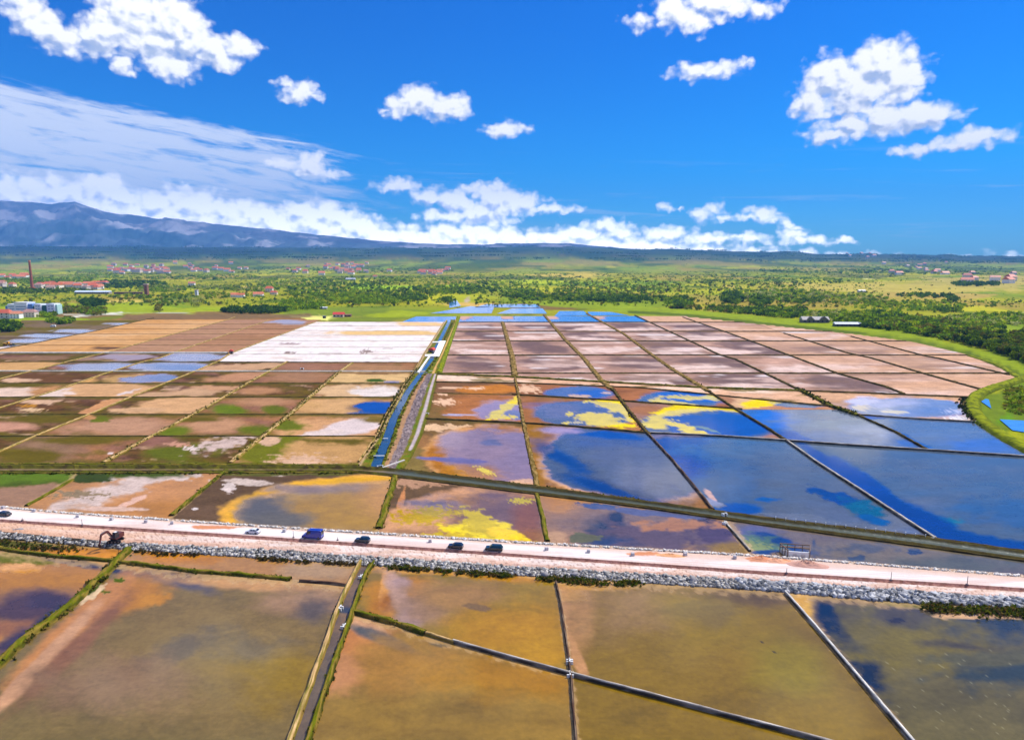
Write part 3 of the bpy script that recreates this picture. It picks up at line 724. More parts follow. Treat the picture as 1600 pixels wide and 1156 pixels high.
pond('brine_pond', R1, R3, yD, yU, mudpond((1055,683,50,4,(206,178,160),dict(na=.3,soft=.3)), (1240,740,260,62,(66,98,130),wq(na=.02,soft=.03,power=3)), (1080,720,60,60,(8,60,132),wq(rot=-30,na=.3,soft=.6)), (1180,700,90,24,(60,104,146),wq(na=.4,soft=.7)), (1260,740,90,40,(78,100,128),wq(na=.4,soft=.8)), (1330,795,90,34,(88,98,118),wq(na=.3,soft=.8)), (1150,760,50,40,(54,88,130),wq(na=.4,soft=.7)), (1112,776,15,4,(206,166,150),dict(rot=48,na=.3)), (1120,787,22,5,(140,146,180),wq(rot=20,na=.3)), (1150,795,40,8,(26,72,140),wq(na=.3,soft=.5)), (1310,778,46,10,(6,58,116),wq(rot=16,na=.45,k=2,soft=.3)), (1350,792,30,12,(14,88,110),wq(rot=12,na=.5,k=2,soft=.4)), (1365,812,26,6,(24,80,130),wq(rot=8,na=.5,soft=.4)), (1200,780,20,4,(40,84,140),wq(na=.6,soft=.5)), base=(96,110,140), mott=.06), 'very large blue pond with a dark teal patch near its right corner')
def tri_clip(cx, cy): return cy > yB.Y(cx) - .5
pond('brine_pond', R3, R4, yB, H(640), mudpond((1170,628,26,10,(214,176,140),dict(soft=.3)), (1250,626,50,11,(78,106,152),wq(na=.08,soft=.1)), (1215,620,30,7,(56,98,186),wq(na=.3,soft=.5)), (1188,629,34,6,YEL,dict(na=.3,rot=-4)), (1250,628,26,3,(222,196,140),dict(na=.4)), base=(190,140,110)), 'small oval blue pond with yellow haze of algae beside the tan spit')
pond('brine_pond', R3, R4, H(640), yD, mudpond((1300,668,180,40,(58,100,156),wq(na=.02,soft=.03,power=3)), (1220,655,60,16,(52,104,190),wq(na=.3,soft=.6)), (1320,660,70,20,(108,128,154),wq(na=.5,soft=.8)), (1370,680,50,16,(148,152,166),wq(na=.4,soft=.6)), (1290,684,80,12,(70,104,170),wq(na=.5,soft=.6)), (1230,683,46,9,(8,66,140),wq(rot=10,na=.3,soft=.4)), (1265,648,50,4,(96,110,150),wq(rot=8,na=.6,k=2,soft=.4)), (1420,692,24,8,(58,100,176),wq(soft=.5)), base=(80,110,170), mott=.06), 'blue pond with painted pale cloud reflections, narrow at its right tip')  # pale blobs: reflected clouds put into the water colour
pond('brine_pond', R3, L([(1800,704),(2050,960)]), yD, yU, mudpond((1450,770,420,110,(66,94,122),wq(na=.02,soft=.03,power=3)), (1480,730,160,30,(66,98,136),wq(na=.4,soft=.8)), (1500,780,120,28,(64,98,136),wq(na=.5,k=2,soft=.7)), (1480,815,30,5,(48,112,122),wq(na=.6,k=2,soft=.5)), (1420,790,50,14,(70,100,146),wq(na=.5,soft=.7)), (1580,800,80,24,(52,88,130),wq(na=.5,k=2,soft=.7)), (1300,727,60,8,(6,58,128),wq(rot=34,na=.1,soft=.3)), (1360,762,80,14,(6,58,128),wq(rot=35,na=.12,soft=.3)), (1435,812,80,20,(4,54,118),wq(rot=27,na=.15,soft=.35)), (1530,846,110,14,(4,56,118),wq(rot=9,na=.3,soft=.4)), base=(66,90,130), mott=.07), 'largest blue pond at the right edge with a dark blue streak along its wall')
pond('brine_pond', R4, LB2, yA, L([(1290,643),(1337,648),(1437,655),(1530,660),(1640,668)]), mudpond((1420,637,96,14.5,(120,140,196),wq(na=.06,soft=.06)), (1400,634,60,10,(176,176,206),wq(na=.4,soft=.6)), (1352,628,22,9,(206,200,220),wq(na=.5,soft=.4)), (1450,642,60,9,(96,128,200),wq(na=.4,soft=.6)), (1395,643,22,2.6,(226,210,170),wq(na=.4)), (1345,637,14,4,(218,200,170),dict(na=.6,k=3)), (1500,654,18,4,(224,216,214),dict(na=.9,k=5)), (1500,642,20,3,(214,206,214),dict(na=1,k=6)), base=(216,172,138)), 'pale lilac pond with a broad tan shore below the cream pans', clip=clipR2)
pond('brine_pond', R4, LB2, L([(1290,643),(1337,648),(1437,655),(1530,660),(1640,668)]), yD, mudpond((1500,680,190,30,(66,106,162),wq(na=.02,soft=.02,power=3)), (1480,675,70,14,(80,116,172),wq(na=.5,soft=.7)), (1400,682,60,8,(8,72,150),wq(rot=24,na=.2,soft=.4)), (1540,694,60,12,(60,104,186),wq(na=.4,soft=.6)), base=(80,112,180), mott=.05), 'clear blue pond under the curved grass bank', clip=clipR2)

# ---- canal bank ---------------------------------------------------------------
def cx(y): return np.interp(y, [503,545,562,575,612,655,690,725], [701.5,680.5,674,664,637,614.5,603,588])
def cw(y): return np.interp(y, [503,562,655,725], [2.6,3.4,6.3,8.2])
def g_bank(p, u, v):
    p.put(np.ones_like(u), (116,112,44)); p.patch(.05, (98,116,26), k=3, seed=3, soft=.2); p.patch(.25, (140,118,70), k=4, seed=9, soft=.2, amt=.7)
    k = p.x - LK.X(p.y); w = R0.X(p.y) - LK.X(p.y); c_ = cx(p.y); q = cw(p.y)
    p.put((1 - sstep(.05, .12, k / w)), (206,174,132)); 
    d = (p.x - c_ - q) / (R0.X(p.y) - c_ - q)                     # 0 canal edge .. 1 pans
    nn = .05 * p.n(3, 4, 7)
    near = p.y > 585
    p.put(sstep(.12, .16, d + nn) * (1 - sstep(.34, .4, d + nn)) * near, (178,140,106))
    st = sstep(.28, .34, d + nn) * (1 - sstep(.60, .66, d + nn)) * near
    p.put(st, (132,116,112)); p.put(st * sstep(.1, .3, p.n(14, 3, 5)), (166,150,146)); p.put(st * sstep(.15, .3, p.n(16, 3, 15)), (96,84,88))
    p.put(sstep(.74, .80, d) * (1 - sstep(.86, .92, d)) * (p.y < 705) * near, (196,178,176))
    p.put(sstep(.90, .95, d) * near, (98,96,40))
    p.put(sstep(.55, .62, d) * (1 - sstep(.72, .8, d)) * (p.y < 585), (206,166,110))
    p.put((1 - sstep(0, .12, (p.y - 503) / 60.)) * 0, TAN); p.mottle(.2, 9)
    p.blob(665, 715, 14, 8, (110,104,60), na=.5); p.blob(660, 727, 26, 6, (128,118,62), na=.5)
def zb(p, u, v):
    d = np.abs(p.x - cx(p.y)) / cw(p.y)
    e = np.minimum(u, 1 - u)
    return 0.55 * sstep(.0, .06, e) - 1.3 * (1 - sstep(.75, 1.15, d)) + .12 * p.n(6, 3, 4)
region('canal_bank', LK, R0, H(500), yU, g_bank, mat=M_EARTH, zf=zb, step=1.0, vstep=1.6, kind='structure')
def g_canal(p, u, v):
    p.put(np.ones_like(u), (58,80,106), 1.0); p.patch(0, (70,88,112), k=2, seed=3, wet=1, soft=.4); p.put(sstep(660, 725, p.y), (50,78,102), 1.0)
ys_ = np.linspace(500, 731, 30)
region('canal_water', L([(cx(y) - cw(y) * 1.15, y) for y in ys_]), L([(cx(y) + cw(y) * 1.15, y) for y in ys_]), H(500), yU, g_canal, z=-0.05, kind='structure')

# ---- ditch in front -----------------------------------------------------------
def g_ditch(p, u, v):
    rr_ = sstep(560, 640, p.x)
    wl = sstep(.44 - .20 * rr_, .52 - .20 * rr_, v + .04 * p.n(4)) * (1 - sstep(.74, .80, v + .04 * p.n(4)))
    p.put(np.ones_like(u), (92,88,42)); p.patch(.1, (70,60,36), k=5, seed=4, soft=.2); p.patch(.3, (118,112,50), k=6, seed=14, soft=.2); p.put(sstep(560, 640, p.x) * .75, (78,68,44))
    right = sstep(560, 640, p.x)
    wc = C(150,122,92)[None, None] * (1 - right[..., None]) + C(86,92,80) * right[..., None]
    p.put(wl, wc, 0.6)
def zd(p, u, v): return .8 * (sstep(0, .12, v) * (1 - sstep(.2, .33, v)) + sstep(.7, .84, v) * (1 - sstep(.88, 1, v))) + .1 * p.n(7, 3)
region('ditch', L([(-450,700),(-450,760)]), L([(2050,900),(2050,1000)]), L([(x, yU.Y(x) - 1.2) for x in range(-700, 2301, 50)]), L([(x, yL.Y(x) + 1.2) for x in range(-700, 2301, 50)]), g_ditch, mat=M_EARTH, zf=zd, step=2.2, vstep=1.0, z=0.012, kind='structure')

# ---- strip of pans between the ditch and the causeway --------------------------
m1 = L([(118,742),(108,752),(41,791),(20,800)]); m2 = L([(360,728),(353,733),(267,808),(255,820)]); m3 = L([(620,735),(617,745),(590,828),(585,845)])
m4 = L([(836,760),(838,772),(855,848),(858,870)]); m5 = L([(1128,800),(1132,815),(1172,864),(1180,875)])
sL = L([(-450,700),(-450,900)]); sR = L([(2050,880),(2050,1100)])
def mid(base, *blobs, mott=.08, wet=.5):
    def f(p, u, v):
        p.put(np.ones_like(u), base, wet); p.patch(.1, tuple(np.array(base) * .9), k=.8, seed=16, soft=.4, st=2)
        for b in blobs:
            kw = dict(b[5]) if len(b) > 5 else {}
            p.blob(b[0], b[1], b[2], b[3], b[4], **kw)
        p.put((1 - sstep(0, .05, 1 - v + .02 * p.n(4))) * .7, (150,124,92))
        e_ = np.minimum(np.minimum(u, 1 - u), np.minimum(v, 1 - v) * .6); p.put((1 - sstep(.004, .018, e_ + .014 * p.n(5, 5, 62))) * .6, (206,164,112), .3)
        l_ = p.c[..., :3].mean(-1, keepdims=True); yl_ = np.clip((p.c[..., 0:1] - p.c[..., 2:3] * 6) * 4, 0, 1)
        p.c[..., :3] = (p.c[..., :3] * .86 + l_ * .14) * np.array([.95, .98, 1.0]) * (1 - yl_) + p.c[..., :3] * yl_
        p.mottle(mott, 5, st=2); p.mottle(mott * .8, 14, 33, 3)
    return f
GR = (96,118,18)
region('salt_pan', sL, m1, yL, eFar, mid((180,130,90), (-100,765,260,22,(160,116,80),dict(soft=.5)), (0,748,180,13,(82,96,34),dict(na=.2,wet=0)), (20,744,190,9,GR,dict(na=.35,k=2,wet=0,soft=.3)), (-300,750,200,20,GR,dict(na=.3,wet=0))), label='brown mud pan with a bright green grass edge, leftmost before the road', cat='salt pan')
region('salt_pan', m1, m2, yL, eFar, mid((186,132,82), (235,775,110,40,(196,138,88),dict(soft=.6)), (250,795,80,14,(172,118,64),dict(soft=.6,na=.3)), (150,778,60,14,(206,162,130),dict(soft=.4,na=.4,rot=-20)), (175,768,90,12,(212,184,168),dict(na=.5,k=3,rot=-18,soft=.3,wet=0)), (120,772,40,5,(150,126,96),dict(na=1,k=5,wet=0)), (230,745,80,6,(216,188,172),dict(na=.7,k=4,wet=0)), (205,784,46,4,(226,176,150),dict(na=.6,rot=-24,wet=0)), (180,795,50,3,(222,180,156),dict(na=.5,wet=0)), (190,738,120,8,(70,84,28),dict(na=.3,wet=0,soft=.3)), (140,744,40,9,(60,72,30),dict(na=.4,wet=0))), label='orange mud pan with a cracked white salt fan at its upper left', cat='salt pan')
region('salt_pan', m2, m3, yL, eFar, mid((104,78,56), (340,800,60,12,(112,84,62),dict(soft=.5)), (385,752,30,6,(210,184,166),dict(na=.5,wet=0)), (358,762,10,8,(220,196,182),dict(na=.5,k=3,wet=0)), (305,795,5,1.5,SALT,dict(na=.5)), (420,741,34,3,(216,190,170),dict(na=.4,wet=0)), (400,738,220,5,(96,92,40),dict(na=.3,wet=0)),
    (604,806,262,64,(226,170,92),dict(na=.02,soft=.03,wet=.2)), (606,806,254,61,(220,168,24),dict(na=.03,soft=.04,amt=.8)), (612,807,244,57,(214,162,110),dict(na=.03,soft=.05,wet=.4)), (622,808,240,54,(168,134,74),wq(na=.03,soft=.07)), (560,800,130,34,(172,132,56),wq(na=.3,soft=.6)), (412,800,44,22,(104,94,76),wq(na=.3,soft=.5)), (440,812,50,12,(110,98,74),wq(na=.3,soft=.6)), (500,765,70,8,(152,122,96),wq(na=.5,soft=.6)), (600,778,40,30,(196,146,80),dict(soft=.7,na=.2)), wet=0), label='golden pond with a yellow and orange rim inside a dark brown pan', cat='salt pan')
region('salt_pan', m3, m4, yL, eFar, mid((112,84,58), (640,755,50,6,(188,140,106),dict(na=.8,k=3)), (700,750,40,1.4,(224,188,160),dict(na=.5,rot=6)), (628,778,4,22,(196,134,90),dict(rot=16,na=.5)), (760,830,166,70,(216,156,112),dict(na=.05,soft=.06)), (765,835,150,62,(158,112,76),dict(na=.08,soft=.12,wet=.4)), (790,800,80,34,(126,94,82),wq(na=.3,soft=.5)), (680,790,36,12,(128,108,112),wq(na=.5,soft=.5)), (650,812,50,20,(206,150,104),dict(na=.4,soft=.4)), (655,808,34,10,(186,154,44),dict(na=.9,k=4,soft=.2)), (680,800,30,8,(176,150,48),dict(na=1,k=5)), (825,815,26,36,(140,90,60),dict(soft=.6)), (755,832,58,17,YEL2,dict(na=.35,k=2,soft=.2,rot=6)), (748,815,34,16,(206,180,30),dict(na=.6,k=3,rot=30)), (790,836,36,8,(244,206,10),dict(na=.2,rot=14)), (700,838,46,5,(200,172,40),dict(na=.7,k=3)), (815,782,16,4,(196,174,60),dict(na=.9,k=5)), wet=0), label='brown pond with a bright yellow algae patch next to the road', cat='salt pan')
region('salt_pan', m4, m5, yL, eFar, mid((172,124,80), (880,800,34,44,(186,132,78),dict(soft=.5)), (1010,820,150,34,(134,108,92),wq(na=.2,soft=.6)), (960,832,36,22,(60,66,78),wq(na=.35,soft=.4)), (965,815,12,14,(48,56,72),wq(na=.4,soft=.4)), (980,845,60,9,(56,66,92),wq(na=.3,soft=.5)), (1050,838,110,22,(104,82,84),wq(na=.6,k=2,soft=.5)), (1100,818,28,10,(72,58,62),wq(na=.5,k=2,soft=.4)), (1120,832,34,14,(86,66,80),wq(na=.8,k=3,soft=.4)), (1060,820,60,8,(176,122,78),dict(na=.7,k=3,soft=.4)), (940,790,30,5,(76,88,122),wq(na=.6,k=2)), (1010,800,70,4,(96,96,124),wq(rot=6,na=.7,k=2)), (915,842,22,8,(110,104,60),wq(na=.6)), (1140,855,40,9,(138,108,46),dict(soft=.5)), (870,840,18,16,(198,150,104),dict(na=.4,soft=.4)), (900,775,60,5,(216,166,110),dict(rot=9,na=.3)), wet=.7), label='orange brown pond with dark blue pools, right of the yellow algae pond', cat='salt pan')
region('salt_pan', m5, sR, yL, eFar, mid((124,106,92), (1180,835,40,20,(104,100,128),wq(na=.4,soft=.5)), (1215,842,44,7,(24,60,118),wq(rot=12,na=.4,soft=.4)), (1230,852,30,5,(30,60,110),wq(rot=20,na=.4)), (1185,850,38,13,(92,118,92),wq(na=.5,k=3,soft=.4,rot=10)), (1180,854,26,8,(140,148,84),dict(na=1,k=5,rot=10)), (1215,864,60,5,(38,66,110),wq(na=.4)), (1222,866,16,4,(150,118,74),dict(na=.3)), (1255,878,70,3,(54,70,96),wq(rot=5,na=.4)), (1310,872,60,3,(56,74,96),wq(rot=9,na=.4)), (1272,856,2.5,14,(52,70,98),wq(rot=-3,na=.2)), (1400,865,120,18,(128,110,84),wq(na=.4,soft=.6)), (1430,862,14,4,(60,70,92),wq(na=.6)), (1340,872,12,4,(56,70,92),wq(na=.6)), (1500,885,160,16,(98,94,76),wq(na=.4,soft=.6)), (1350,856,60,6,(96,92,90),wq(na=.8,k=3,soft=.5)), wet=1), label='long grey brown channel pond with a blue green left end behind the road', cat='salt pan')
# behind the ditch on the far left: meadow under the first row
def g_mead(p, u, v):
    p.put(np.ones_like(u), GR); p.patch(.1, (70,88,26), k=2, soft=.2); p.mottle(.2, 8)

# ---- foreground ponds ----------------------------------------------------------
f1 = L([(-700,790),(0,858),(75,869),(175,877),(300,893),(400,901),(515,911),(545,915),(560,917)])
f2 = L([(215,845),(205,854),(170,890),(112,945),(50,990),(0,1035),(-140,1160),(-420,1400)])
f3l = L([(572,868),(565,882),(547,915),(535,942),(525,967),(507,1020),(490,1065),(455,1160),(370,1400)])
f3r = L([(590,872),(575,887),(565,905),(550,950),(540,980),(525,1020),(510,1065),(478,1160),(400,1400)])
f4 = L([(540,952),(549,957),(615,975),(665,992),(800,1030),(892,1055),(937,1067),(1290,1160),(2100,1400)])
f5 = L([(868,900),(869,909),(875,937),(882,982),(889,1035),(892,1065),(900,1160),(915,1400)])
f6 = L([(1218,917),(1225,925),(1275,982),(1345,1065),(1425,1160),(1640,1400)])
bot = H(1400)
def fg(base, *blobs, **k): 
    return mid(base, *blobs, mott=.05, wet=.9, **{})
region('brine_pond', sL, f2, eNear, f1, mid((188,128,70), (60,850,90,9,(150,118,60),dict(na=.4)), (20,848,80,6,(90,84,40),dict(na=.5,wet=0)), (120,866,70,8,(206,138,66),dict(na=.3,soft=.5)), (-150,850,160,30,(96,96,40),dict(soft=.5,wet=0)), wet=.6), label='narrow orange pool below the rubble slope, left of the crossing dyke', cat='pond', vstep=2)
region('brine_pond', f2, f3l, eNear, f1, mid((186,138,84), (380,885,150,16,(176,128,76),wq(soft=.6)), (280,870,60,10,(190,128,60),dict(soft=.6,na=.3)), (500,892,60,12,(184,144,98),wq(soft=.6)), (560,885,20,9,(180,140,90),wq(soft=.5)), wet=.9), label='narrow orange tan pool below the rubble slope, right of the crossing dyke', cat='pond', vstep=2)
region('brine_pond', sL, f2, f1, bot, mid((176,124,68), (20,872,110,10,(104,104,44),dict(na=.3,wet=0)), (30,888,40,7,(216,158,108),dict(na=.4,wet=0)), (100,876,60,5,(58,56,66),wq(rot=10,na=.3)), (40,905,120,14,(176,122,58),dict(soft=.5)), (50,950,70,24,(86,62,60),wq(na=.3,soft=.5,rot=-8)), (80,942,40,10,(72,56,64),wq(na=.5,soft=.5)), (25,980,46,12,(150,100,62),wq(na=.4,soft=.5)), (70,975,46,12,(62,56,62),wq(rot=-38,na=.3,soft=.4)), (20,1005,40,14,(70,56,66),wq(rot=-30,na=.4,soft=.5)), wet=.9), label='dark purple and ochre pond in the lower left corner', cat='pond', step=3, vstep=3)
region('brine_pond', f2, f3l, f1, bot, mid((126,104,56), (330,1010,240,120,(132,106,58),wq(soft=.6,na=.2)), (250,880,80,10,(62,58,72),wq(rot=12,na=.4,soft=.5)), (270,905,60,10,(96,86,86),wq(rot=16,na=.5,soft=.6)), (190,893,50,5,(48,50,66),wq(rot=10,na=.3,soft=.4)), (205,928,56,26,(176,122,62),dict(na=.25,soft=.5,rot=-20)), (235,935,24,9,(192,134,66),dict(na=.4,soft=.4)), (110,985,150,20,(190,132,80),dict(rot=-42,na=.15,soft=.3)), (60,1040,120,12,(204,150,104),dict(rot=-46,na=.1,soft=.3)), (110,1020,120,14,(140,94,60),dict(rot=-44,na=.2,soft=.5)), (400,912,140,9,(196,146,92),dict(na=.2,soft=.4,rot=3)), (480,940,70,20,(166,126,86),wq(na=.3,soft=.6)), (488,955,30,18,(104,88,74),wq(na=.4,soft=.6)), (280,1015,70,18,(104,86,62),wq(rot=-24,na=.5,k=2,soft=.6)), (400,1020,60,20,(116,96,62),wq(na=.6,k=2,soft=.7)), (450,1060,80,40,(140,112,46),wq(na=.4,soft=.7)), (180,1070,120,40,(140,106,70),wq(soft=.7)), (150,923,18,4,(226,190,146),dict(rot=-35,na=.45,wet=0)), (142,930,20,5,(226,190,146),dict(rot=-35,na=.45,wet=0)), (185,906,10,4,(78,92,30),dict(na=.4,wet=0)), (148,912,30,8,(74,88,30),dict(rot=-40,na=.4,wet=0)), (165,924,8,3,(78,92,30),dict(na=.4,wet=0)), wet=1), label='broad olive brown foreground pond, left of the double channel', cat='pond', step=3, vstep=3)
def g_chan(p, u, v):
    p.put(np.ones_like(u), (132,106,80), 1.0); p.put(sstep(.35,.65,u)*0, BROWN); p.patch(.1, (104,88,72), k=2, soft=.4, wet=1)
    p.blob(540, 952, 12, 5, (70,74,84), na=.3, wet=1); p.put(sstep(960, 1010, p.y) * .6, (90,84,76), 1.0)
region('channel_water', f3l, f3r, eNear, bot, g_chan, kind='structure', vstep=3)
region('brine_pond', f3r, f5, eNear, f4, mid((150,120,54), (620,925,60,22,(186,128,58),dict(soft=.4,na=.3)), (596,950,24,30,(178,124,56),dict(soft=.5)), (600,925,8,40,(206,150,88),dict(rot=12,na=.3)), (640,890,70,7,(196,146,96),dict(na=.3,soft=.5)), (760,895,110,6,(206,152,86),dict(na=.2,soft=.4,rot=2)), (610,942,20,14,(160,104,40),dict(na=.3,soft=.5)), (622,925,14,34,(196,152,124),dict(rot=-28,na=.2,soft=.4)), (625,912,16,9,(184,146,130),wq(na=.3,soft=.5)), (640,960,20,20,(170,136,124),wq(rot=-30,na=.3,soft=.5)), (660,945,50,26,(156,118,84),wq(na=.3,soft=.7)), (720,930,60,22,(160,120,70),wq(na=.3,soft=.7)), (800,985,90,40,(170,126,44),wq(na=.3,soft=.7)), (840,1020,50,20,(178,134,40),wq(soft=.6)), (740,948,26,4,(128,98,58),wq(rot=6,na=.5)), (800,900,60,8,(180,128,60),wq(soft=.5)), wet=1), label='golden brown foreground pond between the double channel and the middle wall', cat='pond', step=3, vstep=3)
region('brine_pond', f3r, L([(x, f4.Y(x)) for x in (890, 1290, 2100)]) if False else L([(892,1040),(900,1160),(915,1400)]), f4, bot, mid((148,116,56), (560,1000,50,40,(190,128,78),dict(rot=-60,soft=.5,na=.3)), (570,975,40,10,(206,152,104),dict(rot=14,na=.3)), (585,992,50,8,(96,92,84),wq(rot=20,na=.3,soft=.5)), (620,1008,40,6,(116,100,74),wq(rot=22,na=.3,soft=.5)), (640,1040,90,40,(160,118,60),wq(na=.3,soft=.7)), (800,1060,120,30,(160,116,48),wq(na=.3,soft=.7)), (685,1007,20,2.4,(110,92,56),wq(rot=4,na=.5)), (520,1050,40,30,(186,130,84),dict(soft=.5)), wet=1), label='lower golden foreground pond below the slanting green wall', cat='pond', step=3, vstep=3)
region('brine_pond', f5, f6, eNear, bot, mid((134,106,44), (890,930,30,10,(206,166,130),dict(na=.3,soft=.3,wet=.3)), (885,950,14,60,(198,146,96),dict(soft=.4,na=.2)), (905,960,20,60,(176,130,80),dict(soft=.6,na=.2)), (905,1035,8,34,(206,150,100),dict(rot=-22,soft=.4)), (930,915,60,7,(196,146,84),dict(na=.3,soft=.4)), (1000,960,90,40,(150,116,70),wq(na=.3,soft=.7)), (1120,990,110,50,(138,112,44),wq(na=.4,soft=.8)), (1180,930,90,14,(108,84,44),wq(na=.3,soft=.6)), (1080,1040,160,40,(134,106,42),wq(na=.3,soft=.7)), (1230,1040,60,40,(136,116,28),wq(soft=.7)), (1100,960,50,20,(128,104,50),wq(na=.6,k=2,soft=.6)), (1130,954,3,1,(60,50,30),dict(na=.5)), (1190,1002,3,1.2,(60,50,30),dict(na=.5)), (1210,1018,2.4,1,(60,50,30),dict(na=.5)), wet=1), label='large olive foreground pond between the middle wall and the white topped wall', cat='pond', step=3, vstep=3)
def g_ff(p, u, v):
    mid((112,98,52), (1255,950,30,26,(196,150,76),dict(na=.2,soft=.3,rot=38)), (1275,958,26,16,(214,168,90),dict(rot=40,na=.3)), (1320,1010,70,20,(24,38,60),wq(rot=52,na=.2,soft=.35)), (1290,955,26,16,(26,44,68),wq(rot=50,na=.2,soft=.4)), (1350,1045,50,20,(28,40,58),wq(rot=44,na=.4,soft=.5)), (1330,938,60,6,(96,78,56),wq(na=.3,soft=.4)), (1420,960,90,20,(84,74,60),wq(na=.5,k=2,soft=.6)), (1560,980,80,30,(58,64,68),wq(na=.4,soft=.6)), (1560,1050,90,24,(60,66,60),wq(na=.5,k=2,soft=.6)), (1400,970,16,4,(60,54,56),wq(na=.5)), (1440,1010,110,34,(120,104,44),wq(na=.5,k=2,soft=.7)), (1540,1030,60,12,(96,88,52),wq(na=.6,k=2,soft=.5)), (1510,1010,60,7,(86,74,48),wq(rot=6,na=.6,soft=.5)), (1540,962,60,6,(206,160,120),dict(na=.4,wet=0)), (1470,953,70,1.4,(190,176,166),dict(rot=8,na=.4,wet=0)), (1450,947,90,6,(84,92,40),dict(rot=6,na=.3,wet=0)), wet=1)(p, u, v)
    s = (p.y > 1015) & (RNG.rand(*p.x.shape) < .012) & (p.x > 1380) & (p.x < 1580)
    p.put(s * .25, (206,196,150))
region('brine_pond', f6, sR, eNear, bot, g_ff, label='dark teal and olive pond in the lower right corner', cat='pond', step=3, vstep=3)

# ================================================================== dykes, kerbs and walls
def resample(pts, step):
    """px polyline -> world points about `step` metres (or 2 px) apart"""
    w = np.array([W(x, y)[:2] for x, y in pts])
    out = []
    for a, b in zip(w[:-1], w[1:]):
        d = np.hypot(*(b - a)); dep = max(60.0, (a[1] + b[1]) / 2)
        n = max(1, int(d / max(step, dep / 1067 * 2.2)))
        for i in range(n): out.append(a + (b - a) * i / n)
    out.append(w[-1]); return np.array(out)
STY = {
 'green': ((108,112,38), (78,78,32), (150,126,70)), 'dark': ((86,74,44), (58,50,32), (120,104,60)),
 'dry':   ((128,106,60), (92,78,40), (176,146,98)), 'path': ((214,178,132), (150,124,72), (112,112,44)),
 'stone': ((222,212,198), (74,64,54), (150,138,126)), 'kerb': ((244,238,226), (232,224,210), (214,206,194)), 'whitewall': ((244,238,226), (92,82,74), (206,198,188)),  # stone, whitewall: dark flank colour stands in for the wall's shaded side
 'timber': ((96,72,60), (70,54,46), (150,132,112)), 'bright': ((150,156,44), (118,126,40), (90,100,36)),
}
DW = 0.0
def dyke(pts, w, h, sty, label, name='earth_dyke', cat='dyke', group=None, z0=-0.06, rough=.35, wander=.3, flank=None, seed=None, top_frac=.5, w1=None):
    p = resample(pts, 1.3)
    n = len(p)
    t = np.gradient(p, axis=0); t /= np.maximum(np.hypot(t[:, 0], t[:, 1]), 1e-9)[:, None]
    nr = np.stack([-t[:, 1], t[:, 0]], -1)
    s = np.concatenate([[0], np.cumsum(np.hypot(*np.diff(p, axis=0).T))])
    sd_ = seed if seed is not None else int(abs(p[0, 0] * 7 + p[0, 1] * 3)) % 400
    p = p + nr * (wander * fbm(s / 9, s * 0 + sd_, 4, 3))[:, None]
    ww = (w if w1 is None else w + (w1 - w) * s / s[-1]) * (1 + .9 * rough * fbm(s / 5, s * 0 + sd_ + 5, 4, 5)) 
    hh = h * (1 + rough * fbm(s / 5, s * 0 + sd_ + 9, 4, 6))
    tf = top_frac
    prof = [(-.5, 0), (-.5 * (.5 + tf / 2), .62), (-.5 * tf, .97), (-.17 * tf, 1.03), (.17 * tf, 1.0), (.5 * tf, .94), (.5 * (.5 + tf / 2), .6), (.5, 0)]
    m = len(prof); V_ = np.zeros((n, m, 3)); cc = np.zeros((n, m, 4))
    main, low, alt = (C(*c) for c in STY[sty])
    for j, (a, b) in enumerate(prof):
        j1 = 1 + rough * .5 * fbm(s / 1.7, s * 0 + j * 3.1 + sd_, 3, 8)
        V_[:, j, 0] = p[:, 0] + nr[:, 0] * a * ww * j1; V_[:, j, 1] = p[:, 1] + nr[:, 1] * a * ww * j1
        V_[:, j, 2] = z0 + b * (hh * j1 - z0) if b else z0
        k = sstep(-.1, .35, fbm(s / 3.3, s * 0 + j * .8 + sd_, 4, 12))[:, None]
        k2 = sstep(.0, .18, fbm(s / 6.1, s * 0 + j * .5 + sd_ + 50, 4, 15))[:, None]
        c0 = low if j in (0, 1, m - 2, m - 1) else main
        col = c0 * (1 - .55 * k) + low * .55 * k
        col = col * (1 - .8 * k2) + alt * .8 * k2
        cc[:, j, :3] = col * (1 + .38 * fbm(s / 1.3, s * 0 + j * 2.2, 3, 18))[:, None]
    cc = np.clip(cc, 0.003, .88); cc[..., 3] = 0
    cen = V_.reshape(-1, 3).mean(0); cen[2] = 0
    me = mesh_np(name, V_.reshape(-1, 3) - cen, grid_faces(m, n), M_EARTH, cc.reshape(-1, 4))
    o = link(name, me); o.location = cen
    tag(o, label, cat, group)
    return o, p, s, nr
def between(line, a, b, axis='y', n=24):
    """part of a column line between two heights / a row line between two x"""
    if axis == 'y':
        ys = sorted(set([a, b] + [y for y in line.P[:, 1] if a < y < b])); return [(float(line.X(y)), y) for y in ys]
    xs = sorted(set([a, b] + [x for x in line.P[:, 0] if a < x < b])); return [(x, float(line.Y(x))) for x in xs]

WORDL = ['first', 'second', 'third', 'fourth', 'fifth', 'sixth', 'seventh', 'eighth']
